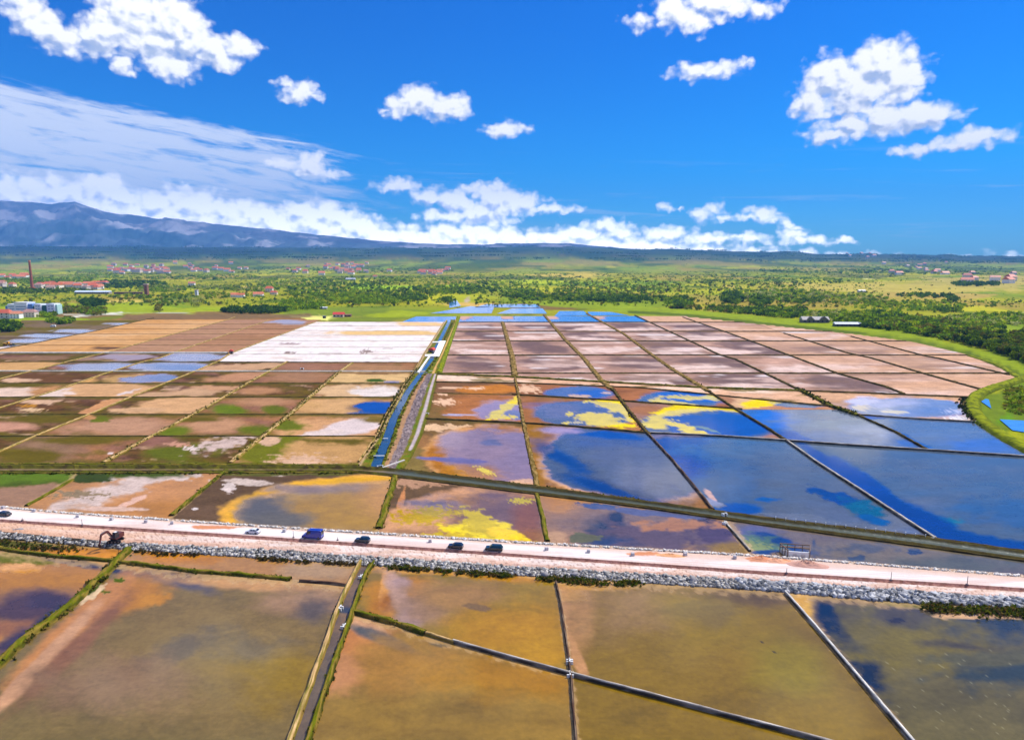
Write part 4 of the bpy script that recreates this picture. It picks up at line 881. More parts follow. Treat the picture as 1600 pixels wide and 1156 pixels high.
# left block: thin cross dykes
gA = 'thin cross dykes of the left block'
for i, y in enumerate([681.5, 647.5, 620.5, 599]):
    dyke([(-420, y), (float(LK.X(y)) - 1, y)], 1.1, .4, 'dark', f'thin dark cross dyke of the left pans, {WORDL[i]} behind the ditch', group=gA, wander=.1)
dyke([(float(lB.X(565.5)) - 110, 565.5), (float(LK.X(565.5)), 566.2)], 1.6, .4, 'dark', 'dark cross dyke along the front of the white pans', group=gA, wander=.1)
dyke([(-420, 565.5), (330, 565.5)], 1.2, .4, 'dark', 'dark cross dyke between the white kerbs at the left', group=gA, wander=.1)
dyke([(-420, 551.5), (356, 551.5)], 2.4, 1.0, 'kerb', 'long white concrete kerb ending at the tiny red roofed pump hut', name='concrete_kerb', cat='kerb', rough=.05, wander=0)
dyke([(-420, 579.5), (676, 580.5)], 1.6, .7, 'kerb', 'thin white concrete kerb crossing the left pans to the canal', name='concrete_kerb', cat='kerb', rough=.05, wander=0)
for i, y in enumerate([539.5, 530.7, 522, 514, 506.5]):
    dyke([(float(lF.X(y)), y), (float(lA.X(y)), y)], 1.4, .3, 'dark', f'thin dark dyke across the upper left tan pans, {WORDL[i]} behind the white kerb', group=gA, wander=.1)
for i, y in enumerate([553.5, 542.7, 532.5, 524, 516.7, 509.5]):
    dyke([(float(lA.X(y)), y), (float(LK.X(y)), y)], .7, .25, 'dry', f'hair thin grey divider across the white pans, {WORDL[i]} from the front', name='divider', cat='divider', group='dividers of the white pans', wander=.05)
# left block: slanting tracks
dyke(between(lA, 503, 723), 2.8, .45, 'path', 'pale sandy track running up along the left edge of the white pans', name='field_track', cat='track', wander=.25, w1=2.2)
dyke(between(lB, 565, 723), 2.6, .5, 'path', 'sandy and weedy track ending at the front of the white pans', name='field_track', cat='track', wander=.3)
dyke(between(lC, 567, 723), 3.0, .5, 'path', 'overgrown track between canal pans and green centred pan', name='field_track', cat='track', wander=.35)
dyke(between(lD, 500, 650), 2.2, .45, 'path', 'pale track crossing both white kerbs, second from the left edge', name='field_track', cat='track', wander=.25)
dyke(between(lE, 495, 640), 2.2, .45, 'path', 'pale track at the left end of the flooded lilac pans', name='field_track', cat='track', wander=.2)
dyke(between(lF, 497, 560), 2.4, .5, 'dark', 'dark bank along the far left edge of the orange tan pans', wander=.2)
dyke([(x - 1, y) for x, y in between(LK, 503, 722)], 1.0, .7, 'path', 'white edged path beside the long canal', name='canal_path', cat='path', wander=.1, rough=.1)
# right block, cross dykes
gB = 'cross dykes of the brown pans'
for i, (y, x1) in enumerate([(583.5, 1585), (555, 1515), (533, 1415), (518, 1300), (503.5, 1160)]):
    dyke([(float(R0.X(y)) + 1, y), (x1, y)], 1.9, .75, 'dark', f'cross dyke of the brown pans right of the canal, {WORDL[i]} behind the strip', group=gB, wander=.2)
dyke(between(yA, 680, 1250, 'x'), 3.4, 1.0, 'green', 'weedy green bank between the brown pans and the pale strip', wander=.4)
dyke(between(yA, 1250, 1512, 'x'), 1.8, .8, 'dark', 'dark bank below the cream pans at the far right', wander=.2)
gC = 'slanting dykes right of the canal'
for i, (ln, y0, y1, w, sty) in enumerate([(R2, 503, 588, 5.0, 'dry'), (R1, 492, 608, 4.4, 'dry'), (R3, 490, 612, 4.2, 'dry'), (R4, 493, 612, 2.6, 'dark'), (R5, 496, 616, 2.6, 'dark'), (R6, 521, 610, 2.6, 'dark'), (R7, 526, 586, 2.2, 'dark')]):
    dyke(between(ln, y0, y1), w, .9, sty, f'brown slanting dyke through the brown pans, {WORDL[i]} right of the canal', group=gC, wander=.4)
dyke([(717, 495), (697, 552), (686, 583)], 4.5, 1.0, 'bright', 'grassy bank right of the canal behind the pump platform', wander=.3)
dyke(between(R2, 590, 762), 1.8, .6, 'dry', 'ragged dyke between the mauve pond and the large blue grey pond', wander=.4, w1=2.4)
dyke(between(R1, 606, 680), 2.2, .9, 'dark', 'dark dyke between the two ponds with yellow algae', wander=.3)
dyke(between(R1, 680, 798), 1.2, .9, 'timber', 'straight timber faced wall between the two large blue ponds', name='timber_wall', cat='wall', wander=.12, rough=.15)
dyke(between(R3, 612, 690), 1.8, .9, 'dark', 'dark dyke right of the yellow crescent pond', wander=.25)
dyke(between(R3, 690, 843), .95, .9, 'stone', 'long pale stone wall slanting across the blue ponds to the ditch', name='stone_wall', cat='wall', wander=.05, rough=.08, top_frac=.85)
dyke(between(R4, 611, 650), 3.4, 1.2, 'green', 'dark weedy dyke beside the tan spit', wander=.5)
dyke(between(R4, 650, 704), 1.4, .9, 'dark', 'thin dark dyke ending at the long stone wall on the right', wander=.1)
dyke(between(yB, 680, 1300, 'x'), 1.6, .7, 'dark', 'dark dyke along the lower side of the pale strip', wander=.3)
dyke(between(yC, 800, 1160, 'x'), 1.3, .8, 'dark', 'thin dark dyke cutting the algae ponds, upper one', wander=.15)
dyke(between(yC, 672, 800, 'x') , .8, .4, 'dry', 'faint low dyke below the orange rimmed mud pond', wander=.15)
dyke(between(yD, 665, 1015, 'x'), 1.5, .8, 'dark', 'dark dyke above the mauve pond and the big blue grey pond', wander=.2)
dyke(between(yD, 1015, 2000, 'x'), .95, .9, 'stone', 'pale stone wall running right above the largest blue ponds', name='stone_wall', cat='wall', wander=.05, rough=.08, top_frac=.85)
dyke(between(yE, 1337, 1532, 'x'), 1.1, .8, 'stone', 'thin stone wall below the pale lilac pond', name='stone_wall', cat='wall', wander=.05, rough=.1)
# ditch banks
dyke([(x, float(yU.Y(x)) - 1.5) for x in range(-400, 561, 20)], 1.8, .9, 'green', 'bushy green bank on the far side of the straight ditch', wander=.4, rough=.6)
dyke([(x, float(yL.Y(x)) + 1.5) for x in range(-400, 561, 20)], 1.3, .5, 'green', 'low green bank on the near side of the straight ditch', wander=.4, rough=.6)
dyke([(x, float(yU.Y(x)) - 1) for x in range(630, 1901, 20)], .9, .7, 'dark', 'dark bank along the blue ponds on the far side of the slanting ditch', wander=.25, rough=.4)
dyke([(x, float(yL.Y(x)) + 1) for x in range(610, 1901, 20)], .8, .5, 'dark', 'dark bank on the near side of the slanting ditch', wander=.2, rough=.4)
# strip before the road
dyke([(114,750),(41,791)], 1.5, .6, 'green', 'short green and straw dyke near the left road end', wander=.3)
dyke([(354,735),(267,806)], 1.8, .7, 'green', 'green dyke between the orange pan and the dark pan', wander=.3)
dyke([(618,744),(592,826)], 2.6, .7, 'green', 'broad weedy dyke between the golden pond and the yellow algae pond', wander=.5)
dyke([(838,772),(846,800),(855,846)], 1.7, .7, 'green', 'narrow green dyke right of the yellow algae patch', wander=.3)
dyke([(1132,816),(1172,862)], .8, .7, 'stone', 'short stone wall from the ditch sluice to the road', name='stone_wall', cat='wall', wander=.05, rough=.1)
# foreground
dyke([(x, float(f1.Y(x))) for x in list(range(-400, 470, 15))], 1.5, .8, 'green', 'long bushy green dyke below the rubble slope, crossing the left ponds', wander=.35, rough=.6, w1=1.3)
dyke([(468,908.5),(515,912),(546,916)], .8, .7, 'timber', 'short timber wall joining the green dyke to the double channel', name='timber_wall', cat='wall', wander=.05, rough=.15)
dyke(between(f2, 856, 1300), 2.8, .9, 'green', 'broad overgrown dyke slanting to the lower left corner', wander=.5, rough=.5, w1=2.4)
dyke([(float(f3l.X(y)) - 3, y) for y in range(876, 1390, 12)], 1.3, .9, 'path', 'left bank of the double channel, pale stone capping with weeds', name='channel_bank', cat='bank', wander=.2, rough=.35)
dyke([(float(f3r.X(y)) + 3, y) for y in range(880, 1390, 12)], 1.3, 1.0, 'green', 'right bank of the double channel, leafy weeds and stones', name='channel_bank', cat='bank', wander=.2, rough=.5)
dyke([(552,957),(615,974),(665,991)], 1.5, 1.0, 'green', 'green upper end of the slanting foreground wall', wander=.25, rough=.5)
dyke([(665,991),(710,1005)], .9, .8, 'path', 'weathered stone stretch of the slanting foreground wall', name='stone_wall', cat='wall', wander=.1, rough=.3)
dyke([(708,1004),(800,1030),(892,1055),(937,1067),(1290,1160),(2100,1390)], .55, .9, 'stone', 'lower straight stone capped wall passing the white sluice post', name='stone_wall', cat='wall', wander=.03, rough=.1, top_frac=.8)
dyke([(869,911),(875,937),(882,982),(889,1033),(893,1070),(900,1160),(915,1390)], .6, .8, 'timber', 'middle foreground wall, timber and stone, running down to the sluice', name='timber_wall', cat='wall', wander=.1, rough=.25)
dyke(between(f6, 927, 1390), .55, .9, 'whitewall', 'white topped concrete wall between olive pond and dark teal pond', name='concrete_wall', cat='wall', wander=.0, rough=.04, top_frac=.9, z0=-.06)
# grass bank round the right corner
o, _, _, _ = dyke([(1515,556),(1560,570),(1592,590)], 5, .8, 'bright', 'bright grass bank above the last cream pan', wander=.3)
dyke([(1700,560),(1640,582),(1592,594),(1550,607),(1528,616),(1519,628),(1522,644),(1540,664),(1580,690),(1640,722),(1800,800)], 8.0, 1.8, 'bright', 'broad mown grass bank curving round the right corner of the ponds', wander=.3, rough=.15, top_frac=.5)
dyke([(1510,622),(1505,636),(1528,660),(1572,684),(1632,716),(1790,800)], 3.0, .7, 'dark', 'dark stony foot of the curved grass bank', wander=.5, rough=.6)

# ================================================================== causeway
def along(pts): return L(pts)
rows = [  # (line, height, colour)
 (L([(-700,768),(0,789),(100,798.5),(400,819),(800,843.5),(1200,866),(1600,897),(2300,952)]), -.1, (150,120,92)),
 (L([(-700,770),(0,791),(100,800),(400,820.5),(800,845.5),(1200,868),(1600,899),(2300,954)]), 1.0, (196,166,140)),
 (L([(-700,772.5),(0,793.5),(100,802.5),(400,823.5),(800,848.5),(1200,871),(1600,902),(2300,957)]), 1.15, (226,204,190)),
]
rd0 = rows[-1][0]
rdn = L([(-700,786),(0,811),(400,837),(800,864.5),(1200,892.5),(1600,918.5),(2300,966)])
dt = L([(-700,791),(0,815.5),(400,842.5),(800,869.5),(1200,898),(1600,924.5),(2300,972)])
bm = L([(-700,799),(0,822),(400,848),(800,876),(1200,905),(1600,930),(2300,980)])
rt = L([(-700,803),(0,830),(200,848),(400,858),(800,884.5),(1200,908),(1600,936),(2300,988)])
rb = eNear
def strip(name, l0, z0, l1, z1, painter, nv, mat, x0=-420, x1=2020, step=1.6, **tags):
    xs = np.arange(x0, x1, step); v = np.linspace(0, 1, nv)
    x = np.repeat(xs[None], nv, 0); y = l0.Y(xs)[None] * (1 - v[:, None]) + l1.Y(xs)[None] * v[:, None]
    z = z0 + (z1 - z0) * v[:, None] + 0 * x
    p = Paint(x, y, (230, 210, 200)); vv = v[:, None] + 0 * x
    painter(p, x, vv)
    dz = getattr(p, 'dz', 0)
    wx, wy, _ = W(x, y, z); vs = np.stack([wx, wy, z + dz], -1).reshape(-1, 3)
    cen = vs.mean(0); cen[2] = 0
    me = mesh_np(name, vs - cen, grid_faces(len(xs), nv), mat, p.out())
    o = link(name, me); o.location = cen; tag(o, **tags); return o
def p_shoulder(p, x, v):
    p.put(np.ones_like(x), (214,190,170)); p.patch(.0, (120,96,78), k=16, seed=3, soft=.12, amt=.8); p.patch(.3, (236,224,214), k=12, seed=8, soft=.1)
    p.dz = .22 * p.n(22, 3, 5) * sstep(0, .2, v) * (1 - sstep(.8, 1, v)) + .12 * p.n(60, 2, 6)
strip('embankment_edge', rows[0][0], -.1, rd0, 1.15, p_shoulder, 6, M_EARTH, step=1.1, kind='structure')
def p_road(p, x, v):
    p.put(np.ones_like(x), (250,242,236)); p.patch(.12, (234,206,194), k=2.5, seed=3, soft=.3, st=8, amt=.8)
    p.put((sstep(.0, .12, .22 - v + .1 * p.n(5, 3, 9, 4))) * .75, (228,192,170)); p.put(sstep(.86, 1.0, v + .05 * p.n(8)) * .8, (222,184,166))
    right = sstep(700, 1100, x); p.put((1 - sstep(.3, .5, v)) * right * .7, (226,196,178))
    for vc in (.42, .56, .70, .84): p.put(np.exp(-((v - vc) / .025) ** 2) * (.45 + .3 * p.n(3, 3, int(vc * 100), 8)), (204,172,158))
    for cx_ in (1000, 1200, 330): p.blob(cx_, float(rd0.Y(cx_)) + 5, 34, 3, (214,150,116), na=.5)
    p.mottle(.04, 8, st=6); p.dz = .04 * p.n(10, 3, 5)
strip('gravel_road', rd0, 1.15, rdn, 1.15, p_road, 14, M_ROAD, kind='structure')
def p_dit(p, x, v):
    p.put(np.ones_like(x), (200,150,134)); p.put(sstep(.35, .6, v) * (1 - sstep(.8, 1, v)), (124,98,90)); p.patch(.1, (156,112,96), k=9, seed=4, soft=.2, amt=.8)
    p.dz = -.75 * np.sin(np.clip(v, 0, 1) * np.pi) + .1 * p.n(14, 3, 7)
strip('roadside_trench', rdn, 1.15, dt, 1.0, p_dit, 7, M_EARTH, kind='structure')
def p_berm(p, x, v):
    p.put(np.ones_like(x), (242,222,210)); p.patch(.05, (224,190,168), k=4, seed=5, st=4, soft=.2, amt=.8); p.put(sstep(.4, .9, v + .12 * p.n(6, 3, 8, 3)) * .7, (206,166,146))
    p.put((1 - sstep(0, 500, x)) * .6, (226,176,140)); p.patch(.3, (160,116,100), k=12, seed=15, soft=.1, amt=.7); p.mottle(.08, 10)
    p.dz = .10 * p.n(10, 4, 5) + .22 * sstep(.6, .8, v) * (1 - sstep(.85, 1, v)) * (1 + p.n(6))
strip('berm', dt, 1.0, rt, .95, p_berm, 9, M_EARTH, kind='structure')
def p_slope(p, x, v):
    p.put(np.ones_like(x), (92,80,70)); p.patch(0, (60,54,48), k=10, seed=6); p.put(sstep(.8, 1, v), (104,96,54))
strip('rubble_slope', rt, .95, rb, -.1, p_slope, 5, M_EARTH, step=3, kind='structure')

# ================================================================== riprap, grass tufts
def ico(sub=1):
    bm = bmesh.new(); bmesh.ops.create_icosphere(bm, subdivisions=sub, radius=1)
    v = np.array([list(a.co) for a in bm.verts]); f = np.array([[b.index for b in a.verts] for a in bm.faces]); bm.free(); return v, f
ICO0, ICOF0 = ico(1)
CUBE = np.array([(x, y, z) for x in (-1, 1) for y in (-1, 1) for z in (-1, 1)], float)
CF = np.array([(0,1,3),(0,3,2),(4,6,7),(4,7,5),(0,4,5),(0,5,1),(2,3,7),(2,7,6),(0,2,6),(0,6,4),(1,5,7),(1,7,3)])
def rocks(name, P, S, Cc, seed=0, parent=None, mat=None):
    """many angular stones as one mesh"""
    rs = np.random.RandomState(seed); n = len(P)
    base = CUBE[None] * (.62 + .5 * rs.rand(n, 8, 1)) * S[:, None, :]
    base = base + rs.randn(n, 8, 3) * .14 * S[:, None, :]
    a = rs.rand(n) * 6.28; b = (rs.rand(n) - .5) * 1.2
    ca, sa, cb, sb = np.cos(a), np.sin(a), np.cos(b), np.sin(b)
    x, y, z = base[..., 0], base[..., 1], base[..., 2]
    y2 = y * cb[:, None] - z * sb[:, None]; z2 = y * sb[:, None] + z * cb[:, None]
    x3 = x * ca[:, None] - y2 * sa[:, None]; y3 = x * sa[:, None] + y2 * ca[:, None]
    vs = np.stack([x3, y3, z2], -1) + P[:, None, :]
    f = (CF[None] + np.arange(n)[:, None, None] * 8).reshape(-1, 3)
    col = np.repeat(Cc[:, None, :], 8, 1); col = np.concatenate([col, np.zeros((n, 8, 1))], -1)
    cen = vs.reshape(-1, 3).mean(0); cen[2] = 0
    me = mesh_np(name, vs.reshape(-1, 3) - cen, f, mat or M_ROCK, col.reshape(-1, 4))
    o = link(name, me, parent); o.location = cen; return o
def rip(n, x0, x1, seed, vr=(0, 1)):
    rs = np.random.RandomState(seed)
    x = x0 + (x1 - x0) * rs.rand(n); v = vr[0] + (vr[1] - vr[0]) * rs.rand(n)
    edge = .06 * fbm(x / 30, x * 0, 3, 4)
    v = v + edge
    y = rt.Y(x) * (1 - v) + rb.Y(x) * v; z = .95 * (1 - v) + .05
    wx, wy, _ = W(x, y, z)
    P = np.stack([wx, wy, z + .1 * rs.rand(n)], -1)
    s = .15 + .34 * rs.rand(n) ** 2.0; s = s * (1 + .35 * (x > 1150))
    S = np.stack([s * (1 + .5 * rs.rand(n)), s, s * .8], -1)
    b = .13 + .44 * rs.rand(n)
    cl = np.stack([b, b * .93, b * .85], -1)
    bl = (x > 1150) * .08
    cl = cl * np.stack([1 - bl, 1 - bl * .3, 1 + bl], -1)
    left = x < 260
    dark = rs.rand(n) < np.where(left, .25, .05); cl[dark] = cl[dark] * .35
    return P, S, np.clip(cl, .02, .8)
P_, S_, C_ = (np.concatenate(q) for q in zip(rip(1500, -400, 230, 1, (.12, .92)), rip(8200, 200, 2000, 2)))
o = rocks('riprap', P_, S_, C_, 3); tag(o, kind='stuff')
# stones heaped on the shoulder of the road
n = 2200; rs = np.random.RandomState(9); x = -400 + 2400 * rs.rand(n); l0 = rows[1][0]
y = l0.Y(x) + rs.rand(n) * 2.0 - .3; keep = fbm(x / 22, x * 0 + 3, 3, 9) > -.25; x, y = x[keep], y[keep]; n = len(x)
wx, wy, _ = W(x, y, 1.15); s = .10 + .16 * rs.rand(n); b = .4 + .4 * rs.rand(n)
o = rocks('verge_stones', np.stack([wx, wy, 1.15 + 0 * x], -1), np.stack([s * 1.6, s, s], -1), np.stack([b, b * .92, b * .84], -1), 5); tag(o, kind='stuff')

def leaf_cloud(n, rs, spread, size, col, cvar=.25, flat=.6):
    """n leaf clumps (quads) round the origin; spread (3,) ellipsoid"""
    d = rs.randn(n, 3); d /= np.linalg.norm(d, axis=1)[:, None]; r = rs.rand(n) ** .4
    p = d * r[:, None] * np.array(spread)
    q = rs.randn(n, 4, 3) * 0
    a = rs.randn(n, 3); a /= np.linalg.norm(a, axis=1)[:, None]; b = np.cross(a, rs.randn(n, 3)); b /= np.linalg.norm(b, axis=1)[:, None]
    s = size * (.6 + .8 * rs.rand(n))[:, None]
    vs = np.stack([p - a * s - b * s * flat, p + a * s - b * s * flat * .6, p + a * s * .8 + b * s * flat, p - a * s * .9 + b * s * flat * .8], 1)
    k = 1 + cvar * rs.randn(n); c = np.clip(np.array(col)[None] * k[:, None], .004, .6)
    return vs, c
def cloud_mesh(name, vs, c, mat=None):
    n = len(vs); f = np.arange(n * 4).reshape(n, 4)
    col = np.concatenate([np.repeat(c[:, None, :], 4, 1), np.zeros((n, 4, 1))], -1)
    return mesh_np(name, vs.reshape(-1, 3), f, mat or M_LEAF, col.reshape(-1, 4))
def tufts(name, pts, width, dens, h, cols, seed, size=.28):
    """shrubby weeds scattered along a px polyline"""
    rs = np.random.RandomState(seed); w = resample(pts, 1.0)
    s = np.concatenate([[0], np.cumsum(np.hypot(*np.diff(w, axis=0).T))]); n = int(s[-1] * dens)
    t = rs.rand(n) * s[-1]; x = np.interp(t, s, w[:, 0]); y = np.interp(t, s, w[:, 1])
    k = fbm(t / 7, t * 0 + seed, 3, seed) > -.2; x, y, t = x[k], y[k], t[k]; n = len(x)
    x = x + rs.randn(n) * width * .4; y = y + rs.randn(n) * width * .4
    hh = h * (.5 + rs.rand(n)); m = 7
    V_, C_ = [], []
    vs, c = leaf_cloud(n * m, rs, (1, 1, 1), size, (1, 1, 1), .22)
    i = np.repeat(np.arange(n), m)
    off = np.stack([x[i], y[i], hh[i] * .55], -1); cen = vs.mean(1)
    vs = (vs - cen[:, None]) + cen[:, None] * np.stack([hh[i] * .5, hh[i] * .5, hh[i] * .45], -1)[:, None] + off[:, None]
    pal = np.array([C(*q) for q in cols])[rs.randint(len(cols), size=n)]
    c = np.clip(pal[i] * c * 1.35, .004, .5)
    me = cloud_mesh(name, vs, c); o = link(name, me); tag(o, kind='stuff'); return o
G1 = [(104,118,40), (84,94,34), (128,132,52), (74,82,34), (150,132,72), (128,104,62)]
G2 = [(116,98,56), (90,76,46), (84,86,40), (134,112,66)]
tufts('dyke_weeds', [(x, float(f1.Y(x)) ) for x in range(-400, 470, 15)], 1.1, 4.5, .6, G1, 1, .22)
tufts('dyke_weeds', between(f2, 858, 1300), 2.0, 7, .65, G1, 2, .25)
tufts('dyke_weeds', [(float(f3l.X(y)) - 3, y) for y in range(935, 1390, 12)], .6, 3.0, .5, G1, 3, .18)
tufts('dyke_weeds', [(float(f3r.X(y)) + 3, y) for y in range(888, 1390, 12)], .8, 5, .6, G1, 4, .2)
tufts('dyke_weeds', [(552,957),(615,974),(665,991)], .9, 6, .8, G1, 5, .22)
tufts('dyke_weeds', [(618,744),(592,826)], 1.5, 4.5, .5, G1, 6, .22)
tufts('dyke_weeds', [(x, float(yU.Y(x)) - 1.5) for x in range(-400, 561, 20)], 1.2, 3, .7, G1, 7, .3)
tufts('dyke_weeds', [(x, float(yL.Y(x)) + 2.5) for x in range(-400, 561, 20)], 1.6, 1.6, .5, G1, 8, .3)
tufts('dyke_weeds', [(354,735),(267,806)], 1.0, 3, .6, G1, 9)
tufts('slope_weeds', [(400,873),(470,878),(560,882)], 1.5, 8, .6, G2, 10)
tufts('slope_weeds', [(575,884),(660,891),(740,897),(800,900)], 1.5, 12, .7, G1, 11)
tufts('slope_weeds', [(845,904),(900,909),(960,913),(1000,912)], 1.8, 14, .8, G1, 12)
tufts('slope_weeds', [(1405,944),(1470,952),(1540,957),(1640,960)], 3.0, 18, .9, G1, 13)
tufts('slope_weeds', [(210,862),(260,866),(310,868)], 1.2, 6, .5, G2, 14)
tufts('slope_weeds', [(-60,846),(0,850),(60,856),(130,860)], 3.0, 8, .6, G2 + G1, 15)
tufts('slope_weeds', [(140,912),(165,905)], 2.0, 16, .6, G1, 16)
tufts('dyke_weeds', between(lB, 590, 721), 1.8, 1.6, .6, G1, 17)
tufts('dyke_weeds', between(lC, 580, 721), 2.2, 2.2, .7, G1, 18)
tufts('dyke_weeds', [(float(cx(y) - cw(y) - 6), y) for y in range(575, 722, 6)], 2.5, 4, .8, G1, 19, .35)
tufts('dyke_weeds', [(float(cx(y) + cw(y) + 4), y) for y in range(505, 722, 6)], 1.5, 2, .7, G1, 20, .4)
tufts('dyke_weeds', between(yA, 680, 1250, 'x'), 2.4, 1.4, .7, G1, 21, .4)
tufts('dyke_weeds', between(R2, 503, 590) , 2.6, 1.1, .6, G2, 22, .4)
tufts('dyke_weeds', between(R1, 492, 680) , 2.0, 1.1, .6, G2, 23, .4)
tufts('dyke_weeds', between(R3, 490, 612) , 2.0, 1.0, .6, G2, 24, .4)
tufts('dyke_weeds', [(1508,622),(1505,636),(1528,660),(1572,684)], 3.5, 3, 1.0, [(70,84,30),(52,60,30)], 25, .5)
tufts('dyke_weeds', between(R4, 608, 648), 2.6, 4, 1.2, [(78,88,30),(60,66,30)], 26, .5)
tufts('dyke_weeds', [(x, float(yU.Y(x)) - 1) for x in range(600, 1001, 20)], 1.3, 2, .7, G1, 27, .3)
tufts('dyke_weeds', between(R2, 592, 764), 1.2, 2, .45, G2, 28, .25)

# ================================================================== land beyond, hills, mountains
def topline(px):     # photo row of the top of the near hills
    return np.interp(px, [-600,0,400,700,800,850,885,920,1000,1050,1100,1200,1232,1275,1350,1462,1480,1495,1600,2200],
                         [384,385,387,388,386,386,386,387,390,389,391.5,394,392.5,397,397,399,397.5,400,401,402])
xs = np.arange(-560, 2170, 3.0)
ys = np.concatenate([[409.6, 410.2, 410.8], np.arange(411.2, 430, .8), np.arange(430, 520, 1.3), np.arange(520, 780, 6.0), np.arange(780, 1500, 30)])
X_, Y_ = np.meshgrid(xs, ys)
wx, wy, _ = W(X_, Y_)
dist = wy
azp_ = X_
# relief: starts beyond 4.5 km, reaches the top line at 15 km
ry = HOR - topline(X_)
lift = sstep(3800, 12000, dist)
und = fbm(wx / 1800, wy / 2600, 4, 2)
Zt = (ry / F * dist + CAMH) * lift * (1 + .18 * und * (1 - sstep(9000, 12000, dist)))
Zt = np.where(dist > 12000, (ry / F * 12000 + CAMH) * (1 - sstep(12000, 20000, dist) * .6), Zt)
Zt = Zt + sstep(1500, 4000, dist) * 6 * fbm(wx / 700, wy / 900, 4, 7)
p = Paint(X_, Y_, (160,157,59)); 
mx, my = wx / 260., wy / 420.
def wn(sx, sy, seed, o=5): return fbm(wx / sx, wy / sy, o, seed)
p.put(sstep(-.1, .3, wn(500, 700, 3)), (130,150,42)); p.put(sstep(.05, .35, wn(260, 520, 5)) * .8, (187,184,57))
p.put(sstep(.15, .35, wn(420, 900, 8)) * .7, (174,150,83)); p.put(sstep(.2, .4, wn(160, 300, 9)) * .8, (91,114,30))
p.put(sstep(.32, .42, wn(220, 420, 12)) * .5, (213,205,71)); 
far1 = sstep(3000, 5500, dist)
p.put(sstep(-.15, .15, wn(900, 2200, 21)) * far1 * .85, (74,97,40)); p.put(sstep(.12, .3, wn(1200, 1500, 22)) * far1 * .8, (167,152,85)); p.put(sstep(.2, .4, wn(700, 2500, 23)) * far1 * .8, (150,167,63))
far2 = sstep(6000, 9000, dist)
p.put(far2 * .9, (44,68,52)); p.put(far2 * sstep(.2, .4, wn(1500, 2500, 25)) * .5, (96,108,70));
# named fields where they lie
for b in [(60,412,150,2.6,(47,59,40),dict(na=.2)), (300,414,130,1.8,(52,64,38),dict(na=.3)), (150,408,140,1.0,(187,172,112),dict(na=.3)), (560,402.5,160,2,(150,124,91),dict(na=.3)), (620,408,120,3.4,(187,157,106),dict(na=.5)), (900,410,90,2,(77,100,61),dict(na=.4)), (1160,410.5,120,1.2,(187,208,122),dict(na=.3)),
          (1400,450,200,9,(196,179,97),dict(na=.4)), (1550,440,120,9,(187,172,97),dict(na=.4)), (1450,462,90,5,(187,164,93),dict(na=.5)), (890,430,60,4,(208,186,97),dict(na=.4)), (830,440,60,3,(187,196,40),dict(na=.4)), (600,450,60,4.5,(162,191,30),dict(na=.3)), (200,470,60,2,(221,196,112),dict(na=.5)), (250,492,220,5,(135,109,69),dict(na=.3)), (330,498,180,4.5,(152,114,75),dict(na=.3)), (60,508,55,5,(150,114,75),dict(na=.4)), (80,500,90,3,(150,164,30),dict(na=.4)), (160,482,200,7,(160,172,51),dict(na=.5)),
          (560,488,100,8,(126,140,58),dict(na=.3)), (640,492,60,6,(162,172,61),dict(na=.4)), (550,500,70,4,(120,126,64),dict(na=.4)), (500,497,26,3,(235,232,142),dict(na=.5)), (475,494,20,2.2,(235,220,142),dict(na=.6)), (870,478,90,5,(130,107,63),dict(na=.4)), (960,474,110,6,(138,154,50),dict(na=.25)), (905,471,60,3.5,(134,148,52),dict(na=.3)), (729,470,3.5,7,(196,178,146),dict(na=.2,rot=30)), (760,476,60,3,(218,184,112),dict(na=.4)), (1360,434,12,1.4,(235,232,153),dict(na=.3)), (1580,640,50,30,(112,128,50),dict(na=.4)), (1590,655,30,8,(101,136,30),dict(na=.5)), (1640,620,60,60,(108,126,48),dict(na=.4)), (380,449,30,1.2,(235,200,122),dict(na=.3)), (720,448,60,1.8,(162,184,61),dict(na=.4)), (1310,500,60,7,(134,150,50),dict(na=.3))]:
    kw = dict(b[5]); p.blob(b[0], b[1], b[2], b[3], b[4], **kw)
p.stroke([(800,466),(905,474),(1000,484),(1090,491),(1200,501),(1330,516),(1430,530),(1500,546),(1590,575),(1700,600)], 16, 22, (146,160,44), na=.4)
p.stroke([(985,487),(1067,492),(1200,506),(1325,519),(1425,532),(1512,552),(1600,588)], 5, 9, (98,112,34), na=.4)
p.stroke([(-60,530),(60,504),(120,494),(190,488)], 3, 3, (226,222,200), na=.1); p.stroke([(100,491),(190,491)], 1.6, 1.6, (210,206,186), na=.1)
p.stroke([(190,489),(240,489),(300,488)], 1.2, 1.0, (190,190,170), na=.1)
p.stroke([(-60,545),(60,512),(190,494)], 7, 6, (116,128,44), na=.4, amt=.8); p.stroke([(520,499),(640,497),(700,488)], 7, 6, (122,134,52), na=.4, amt=.8)
p.stroke([(200,497),(330,495),(480,493)], 10, 8, (128,104,74), na=.5, amt=.85)
p.stroke([(703,467),(700,474),(712,480),(735,484)], 1, 1, (60,70,40))
p.mottle(.10, 6)
vs = np.stack([wx, wy, Zt - .35], -1).reshape(-1, 3)
fc = grid_faces(len(xs), len(ys))[:, ::-1]
me = mesh_np('ground', vs, fc[:, ::-1], M_LAND, p.out(), smooth=True); gnd = link('ground', me); tag(gnd, kind='structure')
